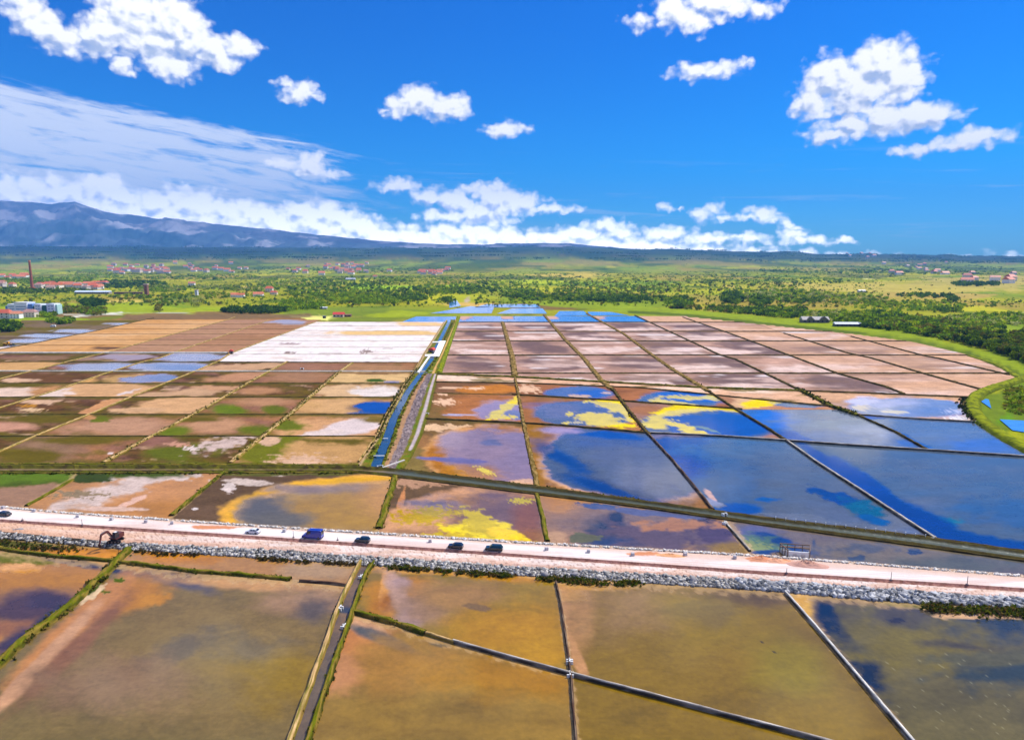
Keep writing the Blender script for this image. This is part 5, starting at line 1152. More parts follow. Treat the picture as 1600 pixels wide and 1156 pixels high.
# the same land goes on behind and beside the camera
def ring_sheet():
    vs = []; fs = []
    n = 48
    for r in (30, 400, 2500, 9000, 19000):
        for i in range(n):
            a = 2 * math.pi * i / n; vs.append((r * math.cos(a), r * math.sin(a) + 0, -1.6))
    for k in range(4):
        for i in range(n):
            j = (i + 1) % n; fs.append((k * n + i, k * n + j, (k + 1) * n + j, (k + 1) * n + i))
    vs.append((0, 0, -1.6)); 
    c = np.zeros((len(vs), 4)); c[:, :3] = C(120,122,56)
    fs += [(i, (i + 1) % n, 240, 240) for i in range(0)]
    f = np.array(fs)[:, ::-1]; me = mesh_np('outer_ground', np.array(vs), f[:, ::-1], M_LAND, c); return link('outer_ground', me)
tag(ring_sheet(), kind='structure')
# stream and outer water
def g_w(p, u, v): p.put(np.ones_like(u), (96,150,214), 1.0)
def quadw(q, name='stream', **t): region(name, L([q[0], q[1]]), L([q[3], q[2]]), L([q[1], q[2]]), L([q[0], q[3]]), g_w, z=.08, **t)
quadw([(702,481),(702,468),(712,467),(720,478)], kind='structure')
quadw([(1533,627),(1540,623),(1545,624),(1549,638)], 'pond', label='tiny blue pool outside the curved grass bank, upper one', cat='pond')
quadw([(1582,672),(1562,655),(1660,660),(1700,690)], 'pond', label='bright blue pool outside the grass bank at the right edge', cat='pond')

# mountains on the left
mt = [(-700,300),(-300,308),(0,316),(35,318),(80,320),(100,322),(135,319),(150,325),(170,331),(200,337),(260,343),(280,344),(300,347),(330,350),(345,352),(400,357),(450,362),(500,368),(560,374),(620,379),(680,382),(740,383),(800,381.5),(850,380.5),(885,381),(930,385),(980,389),(1040,393)]
mxs = np.arange(-680, 1040, 2.0); mn = 70; v = np.linspace(0, 1, mn)
MX, MV = np.meshgrid(mxs, v)
d = 12300 + 6200 * MV
tx = np.interp(MX, *np.array(mt).T) + 2.2 * fbm(MX / 34, MX * 0 + 3, 5, 91) * np.clip((HOR - np.interp(MX, *np.array(mt).T)) / 50, .15, 1)
hr = (HOR - tx) / F * 18500 + CAMH
xw = (MX - CX) / F * d
rid = 1 - np.abs(fbm(xw / 2600 + d / 9000, d / 3000, 6, 31)) * 2.2
prof = MV ** 1.2 + .20 * np.sin(MV * np.pi) * rid
z = hr * prof * (1 - .0) ; z[0] = -20
z = z + (sstep(0, .1, MV) * (1 - sstep(.85, 1, MV))) * 190 * fbm(xw / 600, d / 1500, 5, 33) * np.clip(hr / 1200, .2, 1)
pm = Paint(MX, tx * MV + 400 * (1 - MV), (92,104,106))
k = fbm(xw / 1500, d / 2500, 6, 41); pm.put(sstep(.02, .22, k), (186,182,182)); pm.put(sstep(.0, .3, fbm(xw / 1100, d / 1300, 6, 44)) * .8, (58,76,70)); pm.put(sstep(.5, .75, MV) * .4, (104,88,88))
M_MT = attr_mat('mountain_rock', grain=.2, scale=.004, scale2=.0015)
def spl(arr): return arr
me = mesh_np('mountains', np.stack([xw, d, z], -1).reshape(-1, 3), grid_faces(len(mxs), mn), M_MT, pm.out(), smooth=True); tag(link('mountains', me), kind='structure')

# air
hz = bpy.data.materials.new('air'); hz.use_nodes = True; nt = hz.node_tree; nt.nodes.clear()
pv = nt.nodes.new('ShaderNodeVolumePrincipled'); pv.inputs['Color'].default_value = (0.13, 0.43, 1.0, 1); pv.inputs['Density'].default_value = 5.2e-5
pv.inputs['Anisotropy'].default_value = 0.0
ou = nt.nodes.new('ShaderNodeOutputMaterial'); nt.links.new(pv.outputs[0], ou.inputs['Volume'])
bm = bmesh.new(); bmesh.ops.create_cube(bm, size=1)
me = bpy.data.meshes.new('haze'); bm.to_mesh(me); bm.free(); me.materials.append(hz)
hb = link('haze', me); hb.scale = (40000, 39400, 1980); hb.location = (0, 0, 990 - 24.0); tag(hb, kind='stuff')

# ================================================================== small solids
class MB:
    """collects boxes, prisms and lofts; build() makes ONE mesh object"""
    def __init__(s): s.v, s.f = [], []
    def add(s, vs, fs):
        k = len(s.v); s.v += [tuple(v) for v in vs]; s.f += [tuple(i + k for i in f) for f in fs]; return s
    def box(s, x0, x1, y0, y1, z0, z1, taper=0.0, rz=0.0, at=(0, 0, 0)):
        t = taper; c = []
        for z, q in ((z0, 0), (z1, t)):
            for x, y in ((x0 + q, y0 + q), (x1 - q, y0 + q), (x1 - q, y1 - q), (x0 + q, y1 - q)):
                a, b = math.cos(rz), math.sin(rz); c.append((at[0] + x * a - y * b, at[1] + x * b + y * a, at[2] + z))
        return s.add(c, [(3, 2, 1, 0), (4, 5, 6, 7), (0, 1, 5, 4), (1, 2, 6, 5), (2, 3, 7, 6), (3, 0, 4, 7)])
    def prism(s, prof, y0, y1, inset=None):
        """closed profile in x,z pulled along y; inset: per point narrowing"""
        n = len(prof); ins = inset or [0] * n
        a = [(x, y0 + i, z) for (x, z), i in zip(prof, ins)]; b = [(x, y1 - i, z) for (x, z), i in zip(prof, ins)]
        return s.add(a + b, [tuple(range(n)), tuple(range(2 * n - 1, n - 1, -1))] + [(j, j + n, (j + 1) % n + n, (j + 1) % n) for j in range(n)])
    def cyl(s, c, r, h, n=10, axis='z', r2=None):
        r2 = r if r2 is None else r2; vs = []
        for q, rr in ((-h / 2, r), (h / 2, r2)):
            for i in range(n):
                a = 2 * math.pi * i / n; u, w = rr * math.cos(a), rr * math.sin(a)
                vs.append({'z': (c[0] + u, c[1] + w, c[2] + q), 'y': (c[0] + u, c[1] + q, c[2] + w), 'x': (c[0] + q, c[1] + u, c[2] + w)}[axis])
        return s.add(vs, [tuple(range(n - 1, -1, -1)), tuple(range(n, 2 * n))] + [(i, (i + 1) % n, (i + 1) % n + n, i + n) for i in range(n)])
    def beam(s, a, b, w, h=None, w2=None):
        a, b = Vector(a), Vector(b); d = (b - a).normalized(); h = h or w; w2 = w2 or w
        sx = d.cross(Vector((0, 0, 1))); sx = sx.normalized() if sx.length > 1e-4 else Vector((1, 0, 0)); sz = sx.cross(d)
        c = []
        for p, k in ((a, w), (b, w2)):
            for i, j in ((-1, -1), (1, -1), (1, 1), (-1, 1)): c.append(p + sx * i * k / 2 + sz * j * h / 2 * (k / w))
        return s.add(c, [(3, 2, 1, 0), (4, 5, 6, 7), (0, 1, 5, 4), (1, 2, 6, 5), (2, 3, 7, 6), (3, 0, 4, 7)])
    def build(s, name, mat, parent=None, bevel=0.0, smooth=False):
        me = bpy.data.meshes.new(name); me.from_pydata(s.v, [], s.f)
        bm = bmesh.new(); bm.from_mesh(me); bmesh.ops.recalc_face_normals(bm, faces=bm.faces)
        if bevel: bmesh.ops.bevel(bm, geom=list(bm.edges), offset=bevel, segments=2, affect='EDGES', profile=.6, clamp_overlap=True)
        bm.to_mesh(me); bm.free()
        if smooth:
            for p in me.polygons: p.use_smooth = True
        me.materials.append(mat); return link(name, me, parent)
_mats = {}
def FM(name, rgb, **k):
    if name not in _mats: _mats[name] = flat_mat(name, rgb, **k)
    return _mats[name]
GLASS = FM('car_glass', (18,24,32), rough=.08, grain=.05, spec=.8)
RUB = FM('rubber', (22,22,22), rough=.85); STEEL = FM('steel', (120,122,126), rough=.4, metal=.6)
WHITE = FM('white_paint', (226,224,220), rough=.55); CONC = FM('concrete', (196,188,178), rough=.9)
TIMB = FM('old_timber', (108,84,68), rough=.9); REDT = FM('red_roof', (196,62,40), rough=.8, scale=2)
DARKIN = FM('dark_opening', (30,28,26), rough=.9)

def road_dir(px):
    y = float(rd0.Y(px)) + 8
    a = WV(px - 20, float(rd0.Y(px - 20)) + 8, 1.15); b = WV(px + 20, float(rd0.Y(px + 20)) + 8, 1.15); d = b - a
    return math.atan2(d.y, d.x)

# ------------------------------------------------------------------ vehicles (built nose towards -x)
def car(px, py, L_, col, kind, label, group=None, W_=1.8, H_=1.5, cat='car', name='parked_car'):
    root = empty(name, WV(px, py, 1.17), road_dir(px)); tag(root, label, cat, group)
    paint = FM('paint_%d_%d_%d' % col, col, rough=.25, grain=.03, coat=.6)
    h = L_ / 2; w = W_ / 2; zb = .28
    if kind == 'van':
        prof = [(-h, zb), (-h, .85), (-h + .25, 1.10), (-h + 1.05, 1.30), (-h + 1.75, H_ - .12), (-h + 2.1, H_), (h - .25, H_), (h - .05, H_ - .15), (h, 1.1), (h, zb)]
        ins = [.06, .02, .05, .10, .2, .24, .24, .2, .02, .04]
        side = [[(-h + 1.3, 1.32), (-h + 1.85, H_ - .28), (-h + 2.75, H_ - .28), (-h + 2.75, 1.30)]]
        screen = [(-h + 1.10, 1.33), (-h + 1.73, H_ - .16)]; rear = [(h - .005, 1.25), (h - .06, H_ - .25)]
    elif kind == 'suv':
        prof = [(-h, zb + .05), (-h, .78), (-h + .12, .92), (-h + 1.15, 1.06), (-h + 1.85, H_ - .05), (-h + 2.15, H_), (h - .55, H_), (h - .12, 1.08), (h, .95), (h, zb)]
        ins = [.08, .03, .05, .06, .22, .25, .25, .08, .03, .05]
        side = [[(-h + 1.45, 1.08), (-h + 1.98, H_ - .12), (-h + 2.55, H_ - .12), (-h + 2.55, 1.08)], [(-h + 2.65, 1.08), (-h + 2.65, H_ - .12), (h - .62, H_ - .12), (h - .35, 1.10)]]
        screen = [(-h + 1.18, 1.09), (-h + 1.83, H_ - .07)]; rear = [(h - .13, 1.11), (h - .52, H_ - .06)]
    else:
        prof = [(-h, zb), (-h, .62), (-h + .15, .76), (-h + 1.05, .92), (-h + 1.75, H_ - .06), (-h + 2.1, H_), (h - 1.0, H_ - .03), (h - .35, .98), (h, .86), (h, zb)]
        ins = [.08, .03, .05, .06, .22, .25, .25, .08, .03, .05]
        side = [[(-h + 1.3, .95), (-h + 1.88, H_ - .14), (-h + 2.4, H_ - .12), (-h + 2.4, .95)], [(-h + 2.5, .95), (-h + 2.5, H_ - .12), (h - 1.08, H_ - .13), (h - .55, .98)]]
        screen = [(-h + 1.08, .95), (-h + 1.73, H_ - .08)]; rear = [(h - .37, 1.0), (h - .97, H_ - .05)]
    MB().prism(prof, -w, w, ins).build('body', paint, root, bevel=.05)
    def yin(z):                      # body half width at height z
        zs = [q[1] for q in prof[:6]]; return w - np.interp(z, zs, ins[:6])
    for sg in (-1, 1):
        for q in side:
            vs = [(x, sg * (yin(z) + .012), z) for x, z in q]; vs2 = [(x, sg * (yin(z) - .03), z) for x, z in q]; k = len(q)
            MB().add(vs + vs2, [tuple(range(k)), tuple(range(2 * k - 1, k - 1, -1))] + [(j, (j + 1) % k, (j + 1) % k + k, j + k) for j in range(k)]).build('side_window', GLASS, root)
    for nm, (a, b), o in (('windscreen', screen, -1), ('rear_window', rear, 1)):
        ya, yb = yin(a[1]) - .12, yin(b[1]) - .06; e = .018 * o
        vs = [(a[0] + e, -ya, a[1] + .012), (a[0] + e, ya, a[1] + .012), (b[0] + e, yb, b[1] + .012), (b[0] + e, -yb, b[1] + .012)]
        vs2 = [(x - e * 2, y, z - .03) for x, y, z in vs]
        MB().add(vs + vs2, [(0, 1, 2, 3), (7, 6, 5, 4)] + [(j, (j + 1) % 4, (j + 1) % 4 + 4, j + 4) for j in range(4)]).build(nm, GLASS, root)
    r = .36 if kind == 'van' else .33
    for x in (-h + .85, h - .85):
        for sg in (-1, 1):
            wl = MB().cyl((x, sg * (w - .08), r), r, .22, 16, 'y').build('wheel', RUB, root)
            MB().cyl((x, sg * (w + .035), r), r * .6, .03, 12, 'y').build('rim', STEEL, wl)
    hl = FM('headlight_glass', (220,222,226), rough=.1); tl = FM('tail_light', (150,16,14), rough=.2)
    zl = .72 if kind != 'car' else .6
    for sg in (-1, 1):
        MB().box(-h - .012, -h + .1, sg * (w - .3) - .17, sg * (w - .3) + .17, zl - .08, zl + .08).build('headlight', hl, root)
        MB().box(h - .08, h + .012, sg * (w - .22) - .1, sg * (w - .22) + .1, zl, zl + .22).build('tail_light', tl, root)
        zz = prof[3][1] + .08; MB().box(-h + 1.35, -h + 1.5, sg * (w + .08) - .09, sg * (w + .08) + .09, zz, zz + .14).build('mirror', paint, root)
    MB().box(-h - .03, -h + .12, -w + .12, w - .12, zb + .02, zb + .18).build('bumper', RUB, root)
    MB().box(h - .12, h + .03, -w + .12, w - .12, zb + .02, zb + .18).build('bumper', RUB, root)
    return root
car(5, 805.5, 4.9, (18,24,44), 'car', 'dark blue car cut off by the left edge of the photo, on the white road')
car(395.5, 832.5, 4.3, (222,224,228), 'car', 'white car on the gravel road, left of the blue van', H_=1.42)
car(489, 840, 6.0, (6,44,150), 'van', 'tall bright blue van on the gravel road', W_=2.15, H_=2.65, cat='van', name='parked_van')
car(566.5, 846.5, 4.3, (8,34,44), 'suv', 'dark teal car on the road, first to the right of the blue van', H_=1.65)
car(712, 856, 4.25, (20,22,36), 'suv', 'black hatchback on the road, the left one of the dark pair', H_=1.6)
car(772, 859.5, 4.9, (8,42,46), 'suv', 'dark green estate car on the road, the right one of the dark pair', H_=1.72, W_=1.9)

# excavator, arm reaching down over the rubble
def excavator():
    root = empty('excavator', WV(181, 846, 1.05), R(8)); tag(root, 'dark red and black tracked excavator reaching down over the rubble slope', 'excavator')
    red = FM('excavator_red', (92,40,34), rough=.45); blk = FM('excavator_black', (40,40,46), rough=.5)
    for sg in (-1, 1):
        t = MB().prism([(-1.9, .35), (-1.6, .0), (1.6, .0), (1.9, .35), (1.6, .85), (-1.6, .85)], sg * 1.15 - .28, sg * 1.15 + .28).build('track', RUB, root, bevel=.05)
        for x in (-1.4, -.5, .4, 1.3): MB().cyl((x, sg * 1.46, .4), .22, .06, 10, 'y').build('roller', STEEL, t)
    MB().cyl((0, 0, 1.0), .7, .35, 16).build('turntable', blk, root)
    up = empty('superstructure', (0, 0, 1.15), R(-112)); up.parent = root
    # x forward of the upper works
    MB().box(-2.0, 1.1, -1.25, 1.25, 0, .35).build('deck', red, up, bevel=.04)
    MB().prism([(-2.1, .35), (-2.1, 1.25), (-1.7, 1.4), (-.2, 1.4), (-.2, .35)], -1.2, 1.2).build('engine_cover', red, up, bevel=.06)
    cb = MB().prism([(-.1, .35), (-.1, 2.0), (.1, 2.1), (1.0, 2.1), (1.35, 1.3), (1.35, .35)], .25, 1.2).build('cab', blk, up, bevel=.04)
    MB().box(.0, 1.15, 1.19, 1.22, 1.0, 1.95).build('window', GLASS, up)
    MB().add([(1.365, .32, .9), (1.365, 1.12, .9), (1.05, 1.12, 2.02), (1.05, .32, 2.02), (1.34, .32, .9), (1.34, 1.12, .9), (1.0, 1.12, 2.0), (1.0, .32, 2.0)], [(0,1,2,3),(7,6,5,4),(0,4,5,1),(1,5,6,2),(2,6,7,3),(3,7,4,0)]).build('windscreen', GLASS, up)
    MB().box(.15, .95, .35, 1.1, 2.10, 2.16).build('roof_panel', WHITE, up)
    bo = MB().beam((.9, -.35, .8), (2.4, -.35, 2.9), .55, .55).beam((2.4, -.35, 2.9), (4.6, -.35, 2.6), .5, .5, .36).build('boom', red, up)
    MB().beam((1.3, -.05, .8), (2.5, -.05, 2.4), .18).build('ram', STEEL, bo)
    st = MB().beam((4.4, -.35, 2.75), (5.3, -.35, .1), .42, .42, .3).build('stick', red, up)
    MB().beam((3.1, -.35, 3.15), (4.6, -.35, 3.0), .16).build('ram', STEEL, st)
    MB().prism([(5.5, .2), (5.0, -.1), (4.35, -.5), (4.3, -1.0), (4.8, -1.25), (5.2, -.8)], -.85, .15).build('bucket', blk, up, bevel=.03)
excavator()
def loader():
    root = empty('wheel_loader', WV(13, 540, 0), R(4)); tag(root, 'yellow wheel loader at the left end of the tan pans', 'loader')
    ye = FM('machine_yellow', (226,160,20), rough=.4); 
    MB().box(-4.2, -.6, -1.4, 1.4, 1.1, 2.6).build('engine_cover', ye, root, bevel=.12)
    cb = MB().box(-.7, 1.0, -1.1, 1.1, 1.6, 3.9).build('cab', ye, root, bevel=.1)
    for sg in (-1, 1): MB().box(-.5, .8, sg * 1.13 - .02, sg * 1.13 + .02, 2.5, 3.6).build('window', GLASS, cb)
    MB().box(.9, 3.0, -.9, .9, 1.1, 2.0).build('front_frame', ye, root, bevel=.08)
    for x in (-2.8, 2.0):
        for sg in (-1, 1):
            w = MB().cyl((x, sg * 1.35, 1.05), 1.05, .7, 18, 'y').build('wheel', RUB, root); MB().cyl((x, sg * 1.72, 1.05), .5, .06, 12, 'y').build('rim', ye, w)
    for sg in (-1, 1): MB().beam((1.4, sg * .7, 2.3), (4.6, sg * .7, .9), .3, .4).build('lift_arm', STEEL, root)
    MB().prism([(4.6, .2), (4.5, 1.6), (4.9, 1.9), (5.0, .6), (6.6, .25), (6.5, .1)], -1.6, 1.6).build('bucket', FM('machine_dark', (40,50,40), rough=.6), root)
loader()
def camper():
    r = empty('white_van', WV(83, 511, .2), R(6)); tag(r, 'small white van on the pale country lane at the far left', 'van')
    MB().prism([(-3, .4), (-3, 1.3), (-2.4, 1.6), (-1.8, 2.6), (3, 2.7), (3, .4)], -1.05, 1.05).build('body', WHITE, r, bevel=.1)
    for sg in (-1, 1):
        MB().box(-1.7, -.6, sg * 1.06 - .02, sg * 1.06 + .02, 1.6, 2.3).build('side_window', GLASS, r)
        for x in (-2, 2): MB().cyl((x, sg * .95, .4), .4, .25, 14, 'y').build('wheel', RUB, r)
camper()

# marker blocks on the verge
def block_at(px, py, i, lab, s=1.0):
    base = WV(px, py, 1.2)
    o = None
    m = MB(); m.box(-.48 * s, .48 * s, -.42 * s, .42 * s, 0, .82 * s, taper=.05, rz=.3 * (i % 3) - .2)
    o = m.build('concrete_block', FM('weathered_concrete', (176,170,172), rough=.9), None, bevel=.05); o.location = base
    tag(o, lab, 'concrete block', 'concrete blocks along the verge'); return o
BL = [(5,794,'at the left edge beside the dark car'), (53,799,'first one right of the dark blue car'), (121,808,'second one right of the dark blue car'), (174.5,812,'above the left of the excavator'), (228,816,'right of the excavator, nearer one'), (268.5,818.5,'at the foot of the short green dyke'),
 (444.5,830.5,'between the white car and the blue van'), (672,846.5,'below the yellow algae patch'), (854,859,'at the foot of the narrow green dyke'), (919.5,862.5,'below the dark blue pools, left one'), (988.5,867.5,'below the dark blue pools, right one'), (1070.5,867.5,'left of the short stone wall'), (1148,872,'at the foot of the short stone wall')]
for i, (x, y, l) in enumerate(BL): block_at(x, y, i, 'grey concrete block on the verge, ' + l)
# stakes
for i, (x, y, h, l) in enumerate([(35,813,.9,'near the left edge'), (128.5,820.5,2.0,'left of the excavator'), (458.5,840,2.2,'in front of the blue van'), (527.5,844,1.0,'between the blue van and the teal car'), (1229,895.5,1.5,'below the timber framed intake'), (1392,906.5,2.3,'left one of the right pair'), (1511,913.5,2.4,'rightmost')]):
    o = MB().cyl((0, 0, h / 2), .09, h, 8, r2=.06).box(-.3, .3, -.3, .3, -.05, .28, .08).build('marker_stake', FM('stake', (112,96,96), rough=.8), None)
    o.location = WV(x, y, 1.12); tag(o, 'short wooden stake at the road edge, ' + l, 'stake', 'marker stakes at the road edge')
# little posts along the far bank of the slanting ditch
for i in range(16):
    x = 1212 + 15.6 * i; o = MB().cyl((0, 0, .45), .09, .9, 6).cyl((0, 0, .95), .14, .12, 6).build('bank_post', WHITE, None); o.location = WV(x, float(yU.Y(x)) - 2, .55)
    tag(o, 'tiny pale post in the row along the ditch bank under the big blue ponds', 'post', 'row of tiny pale posts on the ditch bank')
# sand heaps
for i, (x, y, rx, ry, h, c, l) in enumerate([(1189,874,4.4,1.6,1.0,(206,138,100),'small orange sand heap on the verge, left of the two long ones'), (1212,877,4.4,1.2,.8,(222,160,124),'long low orange sand heap on the verge'), (1262,883,6.2,2.0,1.2,(190,142,124),'long reddish grey gravel heap just below the intake'), (1047,868,5,1.2,.6,(222,160,110),'faint tan sand heap on the verge below the brown pond')]):
    n1, n2 = 14, 30; rs = np.random.RandomState(i); a = np.linspace(0, 2 * np.pi, n2, endpoint=False); vs = [(0, 0, h)]
    for k in range(1, n1 + 1):
        q = k / n1
        for j, t in enumerate(a):
            e = 1 + .16 * float(fbm(np.array([math.cos(t) * 1.5 + i * 5]), np.array([math.sin(t) * 1.5]), 3)[0])
            vs.append((rx * q * math.cos(t) * e, ry * q * math.sin(t) * e, h * (1 - q) ** 1.1 * (1 + .25 * rs.randn() * (k < n1)) - (.05 if k == n1 else 0)))
    fs = [(0, 1 + j, 1 + (j + 1) % n2) for j in range(n2)]
    for k in range(n1 - 1):
        for j in range(n2): fs.append((1 + k * n2 + j, 1 + (k + 1) * n2 + j, 1 + (k + 1) * n2 + (j + 1) % n2, 1 + k * n2 + (j + 1) % n2))
    o = MB().add(vs, fs).build('sand_heap', FM('sand%d' % i, c, rough=.95, scale=1.5), None, smooth=True); o.location = WV(x, y, 1.1); o.rotation_euler.z = road_dir(x); tag(o, l, 'heap')
# big boulders lying at the slope
def boulder(px, py, s, lab, z=.7):
    v, f = ICO0.copy(), ICOF0; rs = np.random.RandomState(int(px)); v = v * (1 + .3 * rs.randn(len(v), 1)) * np.array([s * 1.3, s, s * .7])
    o = link('boulder', mesh_np('boulder', v, f, FM('boulder_grey', (140,134,134), rough=.9))); o.location = WV(px, py, z); tag(o, lab, 'boulder', 'boulders on the rubble slope'); return o
for x, y, s, l in [(22,829,.9,'leftmost of the heap near the left edge'), (31,828,1.0,'dark one heaped near the left edge'), (38,830,.8,'right end of the heap near the left edge'), (72,840,.8,'between the left heap and the excavator'), (557,869,1.0,'below the teal car'), (563,870,.8,'right half of the pair below the teal car'), (686,878,1.1,'below the black hatchback'), (851,899,1.0,'just above the weeds by the middle wall'), (897,897,.8,'right of the middle wall head'), (1083,905.5,1.2,'largest single grey rock, above the olive pond'), (1089,907,.9,'beside the largest grey rock')]:
    boulder(x, y, s, 'grey boulder on the rubble slope, ' + l)

# ------------------------------------------------------------------ sluices
def sluice(px, py, rz, w, h, lab, posts=2):
    r = empty('sluice_gate', WV(px, py, 0), rz); tag(r, lab, 'sluice')
    w *= .75; h *= .75
    for sg in (-1, 1): MB().box(sg * w / 2 - .12, sg * w / 2 + .12, -.7, .7, -.2, h).build('side_wall', WHITE if posts else CONC, r, bevel=.02)
    MB().box(-w / 2 + .13, w / 2 - .13, -.06, .06, -.2, h * .8).build('gate', TIMB, r)
    MB().box(-w / 2 - .3, w / 2 + .3, -.12, .12, h + .01, h + .18).build('cross_beam', WHITE, r)
    MB().cyl((0, 0, h + .5), .05, .8, 8).build('spindle', STEEL, r)
for a in [(170,889,R(60),1.4,.8,'white sluice where the overgrown dyke meets the left stream'), (204,856,R(60),1.2,.7,'small white sluice at the top of the overgrown dyke'), (565,903,R(70),1.2,.9,'white sluice on the right bank near the top of the double channel'),
          (531,952,R(75),1.3,.9,'white sluice on the left bank of the double channel'), (538,981,R(75),1.3,.9,'white sluice just below the fork of the double channel'), (890,1036,R(88),.9,1.0,'white sluice post at the head of the wall crossing'), (891,1056,R(88),1.2,.9,'ladder like white sluice where the foreground walls cross'),
          (1132,806,R(20),1.6,1.2,'white sluice over the slanting ditch at the stone wall'), (1133,819,R(40),1.2,.9,'small white sluice at the head of the short stone wall'), (594,731,R(20),2.6,1.3,'white sluice at the foot of the long canal'), (668,647,R(0),1.6,.8,'pale outlet at the edge of the gravel strip'), (1459,843,R(30),1.0,.8,'small sluice at the lower end of the long stone wall'), (472,577,R(0),3.0,1.4,'little pale hut like sluice in the brown pans')]:
    sluice(*a)
def intake():
    a0 = road_dir(1247); r = empty('water_intake', WV(1247, 872, .2), a0); tag(r, 'white concrete intake with a dark timber walkway frame behind the road', 'intake')
    MB().box(-2.6, 2.6, -.3, 0, -.6, 2.0).build('back_wall', WHITE, r, bevel=.03)
    for x in (-1.0, 1.2): MB().box(x - .55, x + .55, -.36, -.31, .1, 1.4).build('gate', FM('pale_gate', (206,196,190), rough=.7), r)
    for sg in (-1, 1):
        MB().add([(sg * 2.4, -.2, -.5), (sg * 2.75, -.2, -.5), (sg * 4.0, 4.2, -.5), (sg * 3.7, 4.2, -.5), (sg * 2.4, -.2, 2.0), (sg * 2.75, -.2, 2.0), (sg * 4.0, 4.2, .5), (sg * 3.7, 4.2, .5)], [(0,1,2,3),(7,6,5,4),(0,4,5,1),(1,5,6,2),(2,6,7,3),(3,7,4,0)]).build('wing_wall', CONC, r)
        MB().beam((sg * 2.9, -.3, 2.35), (sg * 4.0, 4.4, 2.2), .22).build('rail', TIMB, r)
        for t in (0, .33, .66, 1): MB().beam((sg * (2.9 + 1.1 * t), -.3 + 4.7 * t, -.5), (sg * (2.9 + 1.1 * t), -.3 + 4.7 * t, 2.3), .18).build('post', TIMB, r)
    MB().beam((-4.0, 4.4, 2.2), (4.0, 4.4, 2.2), .24).build('rail', TIMB, r)
    MB().box(-4.0, 4.0, 3.9, 4.9, 1.25, 1.35).build('walkway', TIMB, r)
    for x in (-2, 0, 2): MB().beam((x, 4.4, -.5), (x, 4.4, 2.2), .16).build('post', TIMB, r)
intake()
# white beams across the canal
for (x0, x1, y, l) in [(583, 601, 712, 'thin white beam across the canal near its foot'), (647, 668, 582, 'white footbridge where the thin kerb meets the canal'), (598, 606, 685, 'short white beam at the corner of the canal path')]:
    a, b = WV(x0, y, .75), WV(x1, y, .75); r = empty('footbridge', (a + b) / 2); tag(r, l, 'footbridge'); h = (b - a) / 2
    MB().beam(-h, h, .7, .12).build('deck', WHITE, r)
    for sg in (-1, 1): MB().beam(-h + Vector((0, sg * .4, .12)), h + Vector((0, sg * .4, .12)), .06, .06).build('edge_rail', WHITE, r)
# ditch side wall at the canal foot
a, b = WV(598, 732, .3), WV(632, 720, .3); 
o = MB().beam((0, 0, 0), tuple(b - a), .7, 1.2).build('retaining_wall', CONC, None); o.location = a; tag(o, 'brown topped retaining wall slanting from the canal foot to the gravel strip', 'wall')

# pump platform with its red roofed hut
def slab(name, q, z0, z1, mat, parent=None, **t):
    p = [WV(x, y, z1) for x, y in q]; c = sum(p, Vector()) / len(p); c.z = 0; n = len(p)
    o = MB().add([(v.x - c.x, v.y - c.y, z0) for v in p] + [(v.x - c.x, v.y - c.y, z1) for v in p], [tuple(range(n)), tuple(range(2 * n - 1, n - 1, -1))] + [(j, (j + 1) % n, (j + 1) % n + n, j + n) for j in range(n)]).build(name, mat, parent)
    o.location = c; tag(o, **t); return o
slab('pump_platform', [(687,532.4),(696.5,532.2),(686,556.5),(664,556),(664.5,553.6),(678,553)], -.3, 1.1, FM('white_concrete', (240,234,226), rough=.85), label='white concrete platform bending round the canal pump basin', cat='platform')
slab('basin_kerb', [(676,533.6),(688,533.2),(687.6,534.6),(675.5,535)], -.3, 1.0, FM('white_concrete', (240,234,226)), label='white kerb at the far end of the canal pump basin', cat='kerb')
slab('canal_kerb', [(670,555.5),(672.5,556),(661,572),(655,581),(652,581)], -.2, .9, FM('white_concrete', (240,234,226)), label='white concrete strip between the canal path and the canal water', cat='kerb')
def hut(px, py, w, d, h, rz, lab, wall=(120,110,104), curved=True, z=0.0):
    r = empty('pump_hut', WV(px, py, z), rz); tag(r, lab, 'hut')
    MB().box(-w / 2, w / 2, -d / 2, d / 2, 0, h).build('wall', FM('hut_wall', wall), r)
    n = 8; prof = [(-w / 2 - .3, h)] + [(-(w / 2 + .2) * math.cos(math.pi * i / n), h + .05 + w * .38 * math.sin(math.pi * i / n)) for i in range(n + 1)] + [(w / 2 + .3, h)]
    if not curved: prof = [(-w / 2 - .4, h), (0, h + w * .4), (w / 2 + .4, h)]
    MB().prism(prof, -d / 2 - .3, d / 2 + .3).build('roof', REDT, r)
    MB().box(-.6, .6, -d / 2 - .04, -d / 2 + .02, 0, 2.0).build('door', DARKIN, r)
hut(675, 551, 4.6, 5.5, 2.6, R(-14), 'red barrel roofed pump hut inside the white rimmed canal basin')
hut(361.5, 552.5, 3.4, 3.4, 2.4, R(20), 'tiny red roofed hut at the corner of the white pans', curved=False, wall=(70,60,56))

